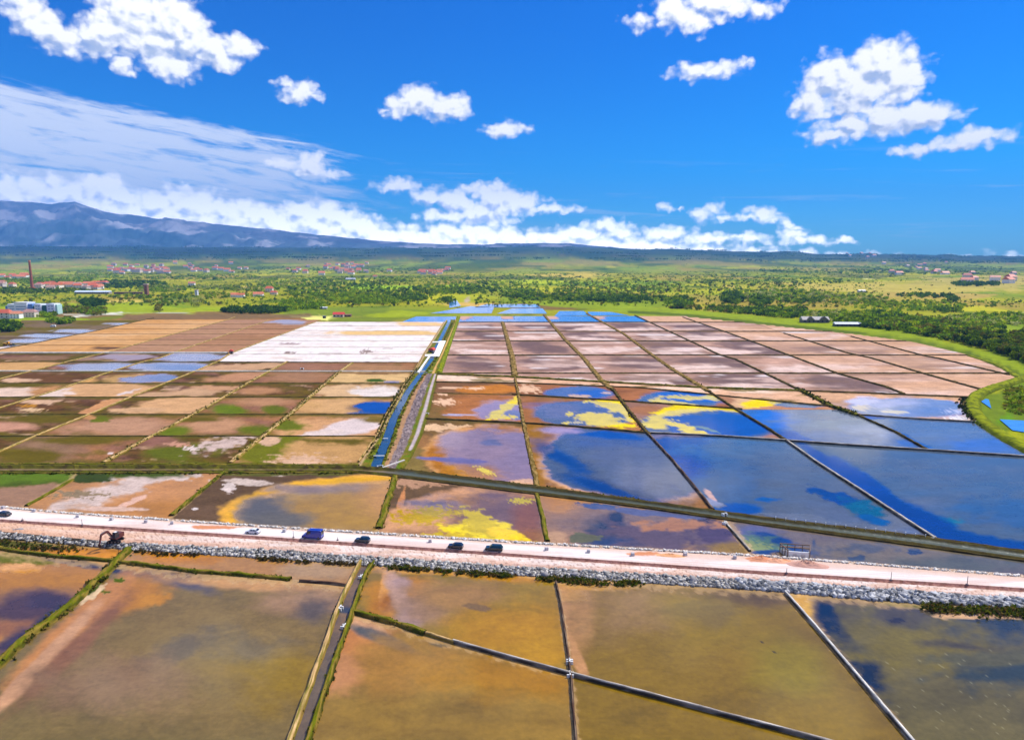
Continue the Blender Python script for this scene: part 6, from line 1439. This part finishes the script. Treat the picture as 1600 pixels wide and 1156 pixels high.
# ================================================================== buildings
def zl(px, py):   # ground height of the land mesh there (flat up to 1.5 km)
    return -.3
def wpx(px, py, w):  # metres for w photo pixels at that ground point
    d = float(W(px, py)[1]); return w * d / F / 1.0
OR = [(204,108,66), (194,92,56), (212,122,80), (186,86,56), (204,130,96), (168,126,112)]
_hm = {}
def house_mesh(v):
    """variant v: gabled house, walls and roof, unit metres"""
    rs = random.Random(v); L_, D_, h = 13 + 6 * rs.random(), 9 + 3 * rs.random(), 5 + 3 * rs.random()
    a = MB().box(-L_ / 2, L_ / 2, -D_ / 2, D_ / 2, -3, h); wm = bpy.data.meshes.new('wall')
    o = a.build('wall', FM('house_wall%d' % (v % 4), [(236,226,214), (222,206,188), (238,234,230), (206,196,192)][v % 4], scale=.3)); wm = o.data; bpy.data.objects.remove(o)
    e = .7; b = MB(); b.add([(-L_ / 2 - e, -D_ / 2 - e, h), (L_ / 2 + e, -D_ / 2 - e, h), (L_ / 2 + e, D_ / 2 + e, h), (-L_ / 2 - e, D_ / 2 + e, h), (-L_ / 2 - e + (v % 2) * 3, 0, h + D_ * .36), (L_ / 2 + e - (v % 2) * 3, 0, h + D_ * .36)], [(0, 3, 2, 1), (0, 1, 5, 4), (2, 3, 4, 5), (1, 2, 5), (3, 0, 4)])
    o = b.build('roof', FM('roof_tiles%d' % (v % 6), OR[v % 6], scale=.4, grain=.2)); rm = o.data; bpy.data.objects.remove(o)
    wins = MB()
    n = 3 if L_ < 16 else 4
    ws = []
    for fl in range(2 if h > 6 else 1):
        for i in range(n):
            x = -L_ / 2 + L_ * (i + .5) / n; ws.append((x, 1.2 + fl * 3))
    for x, z in ws: wins.box(x - .6, x + .6, -D_ / 2 - .05, -D_ / 2 + .05, z, z + 1.4)
    o = wins.build('window', DARKIN); im = o.data; bpy.data.objects.remove(o)
    return wm, rm, im
HV = [house_mesh(v) for v in range(12)]
def zterrain(px, py):
    """height of the land under a photo pixel (beyond 1.5 km it undulates)"""
    i = np.abs(ys - py).argmin(); j = np.abs(xs - px).argmin(); return float(Zt[i, j]) - .35
def house(px, py, lab, grp, sc=1.0, v=None, rz=None, cat='house'):
    v = random.randrange(12) if v is None else v; wm, rm, im = HV[v]
    x, y, _ = W(px, py); r = empty('house', (float(x), float(y), zterrain(px, py)), random.uniform(-.5, .5) if rz is None else rz)
    r.scale = (sc, sc, sc); tag(r, lab, cat, grp)
    link('wall', wm, r); link('roof', rm, r)
    if y < 2600: tag(link('windows', im, r), kind='stuff')
_T = ['', 'twenty', 'thirty', 'forty']
def nth(i):
    o = ORD + ['eleventh','twelfth','thirteenth','fourteenth','fifteenth','sixteenth','seventeenth','eighteenth','nineteenth','twentieth']
    return o[i] if i < 20 else ('thirtieth' if i == 29 else _T[(i + 1) // 10 - 1] + '-' + o[(i + 1) % 10 - 1])
def village(n, x0, x1, y0, y1, lab, grp, sc=1.2, seed=0):
    random.seed(seed); pts = []
    for k in range(n * 30):
        if len(pts) >= n: break
        x, y = random.uniform(x0, x1), random.uniform(y0, y1)
        if all(abs(x - a) > (x1 - x0) / n * .62 or abs(y - b) > 1.6 for a, b in pts): pts.append((x, y))
    pts.sort()
    for i, (x, y) in enumerate(pts): house(x, y, f'{lab}, {nth(i)} from its left end', grp, sc * random.uniform(.85, 1.25))
village(34, 170, 262, 420.5, 427.5, 'orange roofed house in the dense upper left village', 'village houses, dense upper left cluster', 2.0, 1)
village(8, 272, 315, 419, 425, 'pale house in the row beside the dense village', 'short row right of the dense village', 1.9, 2)
village(9, 322, 385, 419, 427, 'bluish house further right in the far village line', 'houses right along the village line', 1.8, 3)
village(26, 56, 164, 444, 454, 'house in the village between chimney and shed', 'houses between chimney and shed', 1.3, 4)
village(8, 0, 42, 430, 436, 'house left of the chimney in the upper row', 'houses left of the chimney', 1.6, 5)
village(5, -20, 30, 443, 449, 'house left of the chimney in the lower row', 'lower houses left of the chimney', 1.2, 6)
village(22, 505, 575, 419, 426, 'red roofed house in the tight central village', 'central village cluster', 1.9, 7)
village(16, 445, 700, 421, 430, 'scattered house among trees in the middle distance', 'scattered houses in the middle distance', 1.8, 8)
village(12, 655, 702, 424, 430, 'orange roofed house in the cluster above the stream', 'cluster above the stream', 1.7, 9)
village(14, 1380, 1478, 417, 430, 'tiny tree hidden house on the right plain', 'houses on the far right plain', 1.8, 10)
village(10, 1500, 1620, 428, 446, 'red roofed house by the pines at the right', 'houses near the right edge', 1.9, 11)
village(8, 800, 860, 408.5, 411, 'faint tiny house far out on the central plain', 'faint houses on the central plain', 3.5, 12)
village(6, 1310, 1375, 412, 416, 'faint tiny house below the right hills', 'faint houses at the right hills', 2.6, 13)
for x, y, s, v, l in [(367,464,1.0,8,'grey blue house with an orange roof in the meadow, left one of two'), (376,464.5,.9,6,'orange roofed house in the meadow, right one of two'), (404,463,1.1,2,'pale house with red roof, left of the meadow trio'), (421,456,1.3,1,'largest red roofed house of the meadow trio'), (428,460,1.0,9,'small white house at the right of the meadow trio'), (586,434,1.3,7,'lone red roofed white house in the scrub'),
                      (300,446,1.3,4,'low orange roofed house left of the white tower'), (8,497,1.3,3,'grey roofed white house in front of the factory, left edge'), (24,497,1.0,10,'small house in front of the factory with pale wall'), (48,495,1.0,5,'blue shed with a red roof in front of the factory')]:
    house(x, y, l, None, s, v, rz=.1)
def shed(name, px, py, L_, D_, h, rise, roofc, wallc, lab, rz=0.0, cat='building', open_=False):
    r = empty(name, (float(W(px, py)[0]), float(W(px, py)[1]), zterrain(px, py)), rz); tag(r, lab, cat)
    MB().box(-L_ / 2, L_ / 2, -D_ / 2, D_ / 2, -1, h).build('wall', FM('wall_%d_%d_%d' % wallc, wallc, scale=.4), r)
    e = .6; MB().add([(-L_ / 2 - e, -D_ / 2 - e, h), (L_ / 2 + e, -D_ / 2 - e, h), (L_ / 2 + e, D_ / 2 + e, h), (-L_ / 2 - e, D_ / 2 + e, h), (-L_ / 2 - e, 0, h + rise), (L_ / 2 + e, 0, h + rise)], [(0, 3, 2, 1), (0, 1, 5, 4), (2, 3, 4, 5), (1, 2, 5), (3, 0, 4)]).build('roof', FM('roof_%d_%d_%d' % roofc, roofc, scale=.4), r)
    n = max(2, int(L_ / 5))
    for i in range(n):
        x = -L_ / 2 + L_ * (i + .5) / n; MB().box(x - .9, x + .9, -D_ / 2 - .06, -D_ / 2 + .02, h * .3, h * .75).build('window', DARKIN, r)
    return r
shed('long_shed', 146, 459, 82, 14, 5, 3, (206,220,232), (150,140,128), 'long low shed with a pale blue roof beside the ruined brick wall')
shed('ruined_wall', 201, 459.5, 68, 3, 5, .4, (150,110,90), (128,92,74), 'ruined brick wall between the long shed and the brick tower', cat='ruin')
shed('salt_works_house', 529.5, 495, 15, 9, 4.2, 3, (206,56,44), (196,178,160), 'low house with a bright red roof at the head of the white pans', cat='house')
shed('annex', 543.5, 494.6, 10, 5, 3, 1, (140,96,72), (120,96,80), 'brown annex to the right of the bright red roofed house')
shed('small_hut', 507, 497, 4, 3.5, 3, .8, (90,96,100), (80,90,80), 'small dark hut left of the bright red roofed house', cat='hut')
shed('field_shed', 506, 482.5, 11, 6, 2.6, 1, (216,220,224), (150,150,150), 'small white roofed shed in the scrub above the red roofed house', cat='shed')
shed('warehouse', 548, 438, 36, 18, 6, 3, (200,204,216), (190,190,196), 'pale grey hall in the scrub below the central village')
shed('field_barn', 1346, 456.5, 17, 10, 4, 2.5, (228,222,210), (170,170,160), 'lone white roofed barn on the right plain', cat='barn')
shed('cattle_shed', 1323, 509.5, 31, 9, 3.2, 2.2, (196,200,214), (70,70,72), 'long shed with a pale blue grey roof beside the grass bank', rz=-.05, cat='shed')
r = shed('ruined_barn', 1272, 503.5, 34, 12, 4, 4, (150,142,140), (110,100,88), 'ruined barn with two grey gabled roofs left of the long shed', rz=-.04, cat='barn')
MB().prism([(-12, 4.2), (-7, 8.8), (-2, 4.2)], -6.9, -3).build('gable', FM('wall_110_100_88', (110,100,88)), r)
MB().prism([(4, 4.2), (10, 9.0), (16, 4.2)], -6.9, -3).build('gable', FM('wall_110_100_88', (110,100,88)), r)
# brick chimney
def chimney():
    r = empty('brick_chimney', (float(W(50.5, 451)[0]), float(W(50.5, 451)[1]), 0)); tag(r, 'tall slim brick chimney rising from the village at the left', 'chimney')
    br = FM('red_brick', (150,80,54), scale=.6, grain=.25)
    MB().cyl((0, 0, 37), 4.3, 76, 20, r2=2.5).build('shaft', br, r, smooth=False)
    MB().cyl((0, 0, 77), 3.5, 4, 20, r2=3.3).build('crown', FM('pale_brick', (196,130,100)), r)
    for z in (20, 40, 60): MB().cyl((0, 0, z), 4.36 - 1.8 * z / 76, .9, 20).build('band', FM('band', (90,60,46)), r)
    MB().box(-6, 6, -6, 6, -2, 4).build('base', br, r)
chimney()
def tower(px, py, w, h, c, top, lab, brk=False):
    r = empty('tower', (float(W(px, py)[0]), float(W(px, py)[1]), 0)); tag(r, lab, 'tower')
    MB().box(-w / 2, w / 2, -w / 2, w / 2, -1, h).build('shaft', FM('tw%d' % c[0], c, scale=.5, grain=.25), r)
    MB().box(-w * .66, w * .66, -w * .6, w * .6, h, h + top, .2).build('cap', FM('tc%d' % c[0], (196,170,150)), r)
    for i in range(3): MB().box(-.8, .8, -w / 2 - .08, -w / 2 + .02, h * (.2 + .25 * i), h * (.2 + .25 * i) + 2).build('opening', DARKIN, r)
tower(229.5, 460.5, 7.5, 23, (136,92,72), 2.5, 'square ruined brick tower at the end of the ruined wall')
tower(307.5, 461, 6, 11, (216,220,228), 1.5, 'small white blue water tower in the meadow')
# factory
def factory():
    r = empty('factory', (float(W(53, 490)[0]), float(W(53, 490)[1]), 0), R(-2)); tag(r, 'white and blue factory block with rows of windows at the far left', 'factory')
    wh = FM('factory_white', (226,230,240), scale=.2, grain=.05); bl = FM('factory_blue', (96,134,190), scale=.2); te = FM('factory_teal', (28,92,92), rough=.3); wn_ = FM('ribbon_glass', (120,140,176), rough=.2)
    MB().box(-39, -34, -6, 8, -1, 12).build('side_block', bl, r)
    MB().box(-34, -22, -8, 8, -1, 15).build('left_block', wh, r)
    MB().box(-22, -3, -9, 9, -1, 17).build('main_block', wh, r)
    MB().box(-3, 4, -7, 8, -1, 15.2).build('stair_block', bl, r)
    MB().box(4, 7, -6, 7, -1, 12).build('link_block', te, r)
    MB().box(7, 17, -7, 7, -1, 15).build('right_block', wh, r)
    MB().box(17, 26, -5, 7, -1, 13).build('glass_block', te, r)
    MB().box(26, 38, -7, 7, -1, 15.5).build('end_block', wh, r)
    MB().box(38, 41, -5, 6, -1, 14).build('end_stair', FM('pale_green', (170,206,196)), r)
    for z in (3.2, 6.8, 10.4): MB().box(-20.5, -4.5, -9.15, -8.9, z, z + 1.3).build('window_band', wn_, r)
    for z in (3.2, 6.8, 10.4): MB().box(-33, -23.5, -8.15, -7.9, z, z + 1.2).build('window_band', wn_, r)
    for x in (8.5, 12.5): 
        for z in (3, 7, 11): MB().box(x, x + 3, -7.15, -6.9, z, z + 1.2).build('window', wn_, r)
    for x in (28, 33):
        for z in (3, 7, 11): MB().box(x, x + 3.4, -7.15, -6.9, z, z + 1.2).build('window', wn_, r)
    MB().box(-24, -2.5, -9.6, 9.6, 17.02, 17.6).build('parapet', WHITE, r)
factory()

# ================================================================== trees and scrub
PAL = {'b': [(158,184,36), (180,196,48), (140,170,34)], 'm': [(126,152,48), (142,164,52), (110,136,44)], 'd': [(88,116,50), (98,124,54), (76,102,50)], 'p': [(196,198,112), (206,204,132), (184,188,84)], 'o': [(150,146,72), (134,126,62)]}
CNAME = {'b': 'bright green', 'm': 'mid green', 'd': 'dark green', 'p': 'pale flowering', 'o': 'olive'}
Z = []   # zones: (cx, cy, rx, ry, n, h0, h1, palette string, region name)
def zone(*a): Z.append(a)
for q in [(905,466,110,5,330,5,9,'ddmmb','the hedge line behind the small blue ponds'), (980,468,70,5,170,6,10,'ddm','the hedge line behind the small blue ponds'), (870,452,80,12,240,4,8,'mbbd','the scrub right of the stream'), (960,450,90,16,300,4,8,'mbbdo','the scrub right of the stream'),
          (1145,468,16,9,60,9,14,'ddm','the tall clump behind the grass strip'), (1187,472,14,8,40,9,13,'ddm','the tall clump behind the grass strip'), (1065,474,20,8,60,8,12,'dm','the tall clump behind the grass strip'), (1100,486,70,7,260,4,7,'mdo','the belt along the grass strip'), (1160,490,60,7,220,5,8,'ddm','the belt along the grass strip'), (1210,490,60,9,260,5,9,'ddmb','the belt along the grass strip'),
          (1300,495,60,8,170,4,8,'mbp','the belt behind the sheds'), (1360,500,60,12,260,5,9,'mmdb','the belt behind the sheds'), (1355,515,30,8,120,5,8,'md','the belt behind the sheds'), (1430,515,70,18,420,5,9,'mmdbo','the wood right of the pale roofed shed'), (1490,530,50,20,380,5,9,'mmdbo','the wood above the last cream pans'), (1545,535,36,24,260,5,9,'mmdbo','the wood above the pointed pan corner'), (1600,550,40,28,360,5,9,'mmdbo','the wood at the right photo edge'), (1670,560,60,30,160,5,9,'mmd','the wood at the right photo edge'), (1580,585,40,8,60,4,7,'mb','the bushes at the grass bank corner'), (1600,625,38,22,220,1.2,2.6,'bmo','the low bushes inside the curved bank'),
          (1230,463,70,9,220,6,11,'ppmb','the pale copse on the right'), (1250,468,40,7,110,6,10,'dmd','the pale copse on the right'), (1330,468,60,7,150,4,8,'pbm','the pale copse on the right'), (1420,478,90,8,260,3,6,'bbm','the bright scrub on the right plain'), (1460,463,30,3,40,5,9,'d','the dark tree row on the plain'), (1490,469,10,3,14,7,10,'d','the dark tree row on the plain'), (1430,462,30,3,40,5,9,'md','the dark tree row on the plain'), (1480,485,30,5,40,5,8,'md','the bright scrub on the right plain'), (1560,500,80,10,200,4,7,'bmp','the wood at the right'),
          (1525,445,36,3,90,9,14,'d','the dark pines near the right edge'), (1100,445,160,14,420,4,8,'mbdo','the right plain'), (1250,430,160,8,300,5,9,'mdb','the right plain'), (1200,440,130,5,160,5,8,'md','the right plain'), (1300,424,120,4,220,8,14,'mdb','the right plain'), (1450,424,140,6,300,8,14,'mdb','the right plain'), (1050,430,120,5,140,5,9,'dm','the right plain'),
          (850,433,60,6,160,5,9,'mdb','the centre plain'), (760,440,60,14,260,5,9,'mbbd','the scrub above the stream'), (700,450,50,10,200,5,9,'mbb','the scrub above the stream'), (640,458,50,9,170,5,9,'mdb','the scrub above the stream'), (600,470,40,6,110,4,8,'mb','the scrub left of the stream'), (640,466,30,5,70,6,9,'dm','the scrub left of the stream'), (560,468,50,8,200,5,9,'bbbm','the bright copse behind the red roofed house'), (520,455,80,12,360,5,9,'mdbb','the scrub in the left centre'), (470,440,70,9,260,5,9,'mbbp','the scrub in the left centre'), (480,475,40,9,130,5,9,'bm','the bright copse behind the red roofed house'), (560,440,90,9,280,5,9,'mbd','the scrub in the left centre'), (650,436,60,6,160,5,9,'mb','the scrub in the left centre'), (600,424,110,4,160,8,12,'mdb','the scrub in the left centre'), (440,425,80,4,90,8,12,'md','the scrub in the left centre'),
          (400,486,54,4.5,150,6,9,'dd','the dark hedge behind the brown pans'), (450,482,20,5,40,5,8,'bm','the dark hedge behind the brown pans'), (145,475,20,5,60,7,11,'dd','the dark willow clump right of the factory'), (110,485,20,5,50,5,8,'mo','the trees by the country lane'), (145,488,22,5,60,6,9,'mo','the trees by the country lane'), (70,492,20,4,50,5,8,'mb','the trees by the country lane'), (95,503,22,4,60,4,7,'mb','the trees by the country lane'), (10,512,22,7,90,6,9,'md','the clump at the left edge'), (-30,515,40,8,60,6,9,'md','the clump at the left edge'), (250,484,5,4,6,8,10,'o','the bare trees in the meadow'), (310,475,8,5,10,8,11,'p','the bare trees in the meadow'), (240,470,60,5,30,4,7,'mo','the meadow'), 
          (200,445,60,6,240,7,11,'ddm','the wood behind the ruined wall'), (250,452,40,5,130,6,9,'mbp','the wood behind the ruined wall'), (265,453,20,2.5,40,5,7,'p','the wood behind the ruined wall'), (330,450,50,4,110,5,8,'pm','the wood behind the ruined wall'), (330,462,70,4,90,4,7,'mb','the meadow'), (400,450,50,6,120,5,8,'bpm','the meadow'), (80,455,60,4,120,5,8,'md','the trees round the chimney'), (20,455,40,5,110,6,9,'dm','the trees round the chimney'), (90,438,60,5,140,6,10,'bm','the trees behind the chimney'), (140,430,40,6,120,8,12,'bbp','the trees behind the chimney'), (30,440,50,5,110,6,10,'bm','the trees behind the chimney'), (250,434,90,3,150,6,9,'mb','the meadow behind the wood'), (330,433,80,4,150,6,9,'mbd','the meadow behind the wood'), (220,428,60,1.5,60,6,9,'md','the village trees'), (60,440,60,6,60,5,8,'m','the trees behind the chimney'), (230,464,60,2.5,60,5,8,'mb','the meadow'), (700,470,12,4,20,7,10,'dm','the scrub left of the stream'), (735,455,40,6,110,6,9,'md','the scrub above the stream'), (810,460,30,7,90,5,9,'mdb','the scrub right of the stream')]:
    zone(*q)
rs = np.random.RandomState(5)
pts = []
for (cx_, cy_, rx, ry_, n, h0, h1, pal, nm) in Z:
    k = int(n * 1.0); a = rs.rand(k) * 6.283; r_ = np.sqrt(rs.rand(k))
    x = cx_ + rx * r_ * np.cos(a); y = cy_ + ry_ * r_ * np.sin(a)
    for i in range(k):
        pts.append((x[i], min(y[i], 655), h0 + (h1 - h0) * rs.rand(), pal[rs.randint(len(pal))], nm))
# loose bushes all over the plain
for k in range(9500):
    x = -60 + 1760 * rs.rand(); y = 414 + 66 * rs.rand() ** 1.2
    if x < 480 and y > 478: continue
    if 1380 < x and 440 < y < 470 and rs.rand() < .90: continue
    if 700 < x < 740 and y > 460: continue
    pts.append((x, y, 1.8 + 4.5 * rs.rand() ** 2, 'mbdmo'[rs.randint(5)], 'the plain'))
def in_works(x, y):
    if x > 1570 and 604 < y < 652: return False
    if y < 476: return False
    if x < 500: return y > 497 - (0 if x > 240 else -((240 - x) * .19))
    if x < 720: return y > 486
    if x < 985: return y > 476 and (y > 478)
    return y > np.interp(x, [985,1067,1200,1325,1425,1512,1590,1700], [478,483,494,508,521,538,562,600])
pts = [q for q in pts if not in_works(q[0], q[1])]
def bld(x, y): return any(abs(x - a) < w and -h < y - b < 2.2 + h * 0 for a, b, w, h in ((53,490,46,0), (146,459,46,0), (529,495,20,0), (1272,503,22,0), (1323,509,20,0), (229,460,5,0), (307,461,5,0), (50,451,4,0), (370,464,12,0), (415,461,18,0)))
pts = [q for q in pts if not bld(q[0], q[1])]
pts.sort(key=lambda q: -q[2] / (float(W(q[0], q[1])[1])))
print('trees', len(pts))
# individual trees: the 290 that show largest
def tree_meshes(v, c):
    r = np.random.RandomState(v); V_, C_ = [], []
    nl = 3 + v % 3
    for i in range(nl):
        o = r.randn(3) * np.array([.20, .20, .10]) + np.array([0, 0, .60 + .10 * r.rand()]); s = .22 + .12 * r.rand()
        vs, cc = leaf_cloud(46, r, (s, s, s * 1.05), .075, (1, 1, 1), .24); V_.append(vs + o); C_.append(cc)
    vs = np.concatenate(V_); cc = np.concatenate(C_) * np.array([C(*PAL[c][v % len(PAL[c])])])
    cr = cloud_mesh('crown', vs, np.clip(cc, .004, .5))
    t = MB().cyl((0, 0, .2), .035, .5, 6, r2=.02); t.beam((0, 0, .3), (.14, .05, .6), .03); t.beam((0, 0, .32), (-.12, -.06, .62), .03)
    o = t.build('trunk', FM('bark', (84,66,50))); tm = o.data; bpy.data.objects.remove(o); return cr, tm
TM = {}
for c in 'bmdpo': TM[c] = [tree_meshes(i + ord(c), c) for i in range(4)]
NI = 290
random.seed(3)
_cnt = {}
for q in pts[:NI]: _cnt.setdefault((q[3], q[4]), []).append(q[0])
for i, (x, y, h, c, nm) in enumerate(pts[:NI]):
    g_ = sorted(_cnt[c, nm]); tail = f', {nth(g_.index(x))} from the left' if 1 < len(g_) < 16 else ''
    wx_, wy_, _ = W(x, y); cr, tm = TM[c][i % 4]
    r = empty('tree', (float(wx_), float(wy_), zterrain(x, y)), random.uniform(0, 6.28)); k = h * random.uniform(.9, 1.1); r.scale = (k * 1.15, k * 1.15, k)
    tag(r, f'{CNAME[c]} tree in {nm}{tail}', 'tree', f'{CNAME[c]} trees of {nm}'); link('crown', cr, r); link('trunk', tm, r)
# the rest: one mass of scrub and woodland
rest = pts[NI:]; n = len(rest)
hx = np.array([q[0] for q in rest]); hy = np.array([q[1] for q in rest]); hh = np.array([q[2] for q in rest])
wx_, wy_, _ = W(hx, hy); dist_ = wy_
jj = np.clip(np.round((hx - xs[0]) / 3.0).astype(int), 0, len(xs) - 1); ii = np.abs(ys[None] - hy[:, None]).argmin(1); gz = Zt[ii, jj] - .5
pxh = hh / dist_ * F
mq = np.where(pxh > 5, 40, np.where(pxh > 2.5, 24, 14)); idx = np.repeat(np.arange(n), mq); N = len(idx)
d = rs.randn(N, 3); d /= np.linalg.norm(d, axis=1)[:, None]; rr = rs.rand(N) ** .35
wid = hh * (.42 + .25 * rs.rand(n)) * np.where(dist_ > 2500, 1.8, 1.15)
off = d * rr[:, None] * np.stack([wid[idx], wid[idx], hh[idx] * .42], -1); off[:, 2] += hh[idx] * .5
cen_ = np.stack([wx_[idx], wy_[idx], gz[idx]], -1) + off
a = rs.randn(N, 3); a /= np.linalg.norm(a, axis=1)[:, None]; b = np.cross(a, rs.randn(N, 3)); b /= np.linalg.norm(b, axis=1)[:, None]
s = (hh * np.where(pxh > 5, .15, .21))[idx][:, None] * (.6 + .8 * rs.rand(N, 1))
vs = np.stack([cen_ - a * s - b * s * .6, cen_ + a * s - b * s * .5, cen_ + a * s * .8 + b * s * .7, cen_ - a * s * .9 + b * s * .6], 1)
pc = np.array([C(*PAL[q[3]][k % len(PAL[q[3]])]) for k, q in enumerate(rest)]) * (1 + .15 * rs.randn(n, 1))
cc = pc[idx] * (1 + .22 * rs.randn(N, 1)); cc = np.clip(cc, .004, .5)
o = link('woodland', cloud_mesh('woodland', vs, cc)); tag(o, kind='stuff')
# groves far out on the plain
n = 3600; x = -300 + 2300 * rs.rand(n); y = 408.5 + 9 * rs.rand(n) ** 1.3
k = fbm(x / 60, y / 1.6, 3, 61) > .0; x, y = x[k], y[k]; n = len(x); wx_, wy_, _ = W(x, y)
jj = np.clip(np.round((x - xs[0]) / 3.0).astype(int), 0, len(xs) - 1); ii = np.abs(ys[None] - y[:, None]).argmin(1); gz = Zt[ii, jj]
m = 10; idx = np.repeat(np.arange(n), m); N = len(idx); w_ = 25 + 40 * rs.rand(n); cen_ = np.stack([wx_[idx] + rs.randn(N) * w_[idx], wy_[idx] + rs.randn(N) * 60, gz[idx] + 7 * rs.rand(N)], -1)
a = np.stack([np.ones(N), rs.randn(N) * .4, rs.randn(N) * .05], -1); b = np.stack([rs.randn(N) * .1, rs.randn(N) * .3, np.ones(N)], -1); s = 4 + 7 * rs.rand(N, 1)
vs = np.stack([cen_ - a * s - b * 6, cen_ + a * s - b * 6, cen_ + a * s * .8 + b * 7, cen_ - a * s * .7 + b * 6], 1)
cc = np.clip(np.array([C(96,120,62)]) * (1 + .3 * rs.randn(n, 1))[idx], .004, .4)
o = link('far_woods', cloud_mesh('far_woods', vs, cc)); tag(o, kind='stuff')
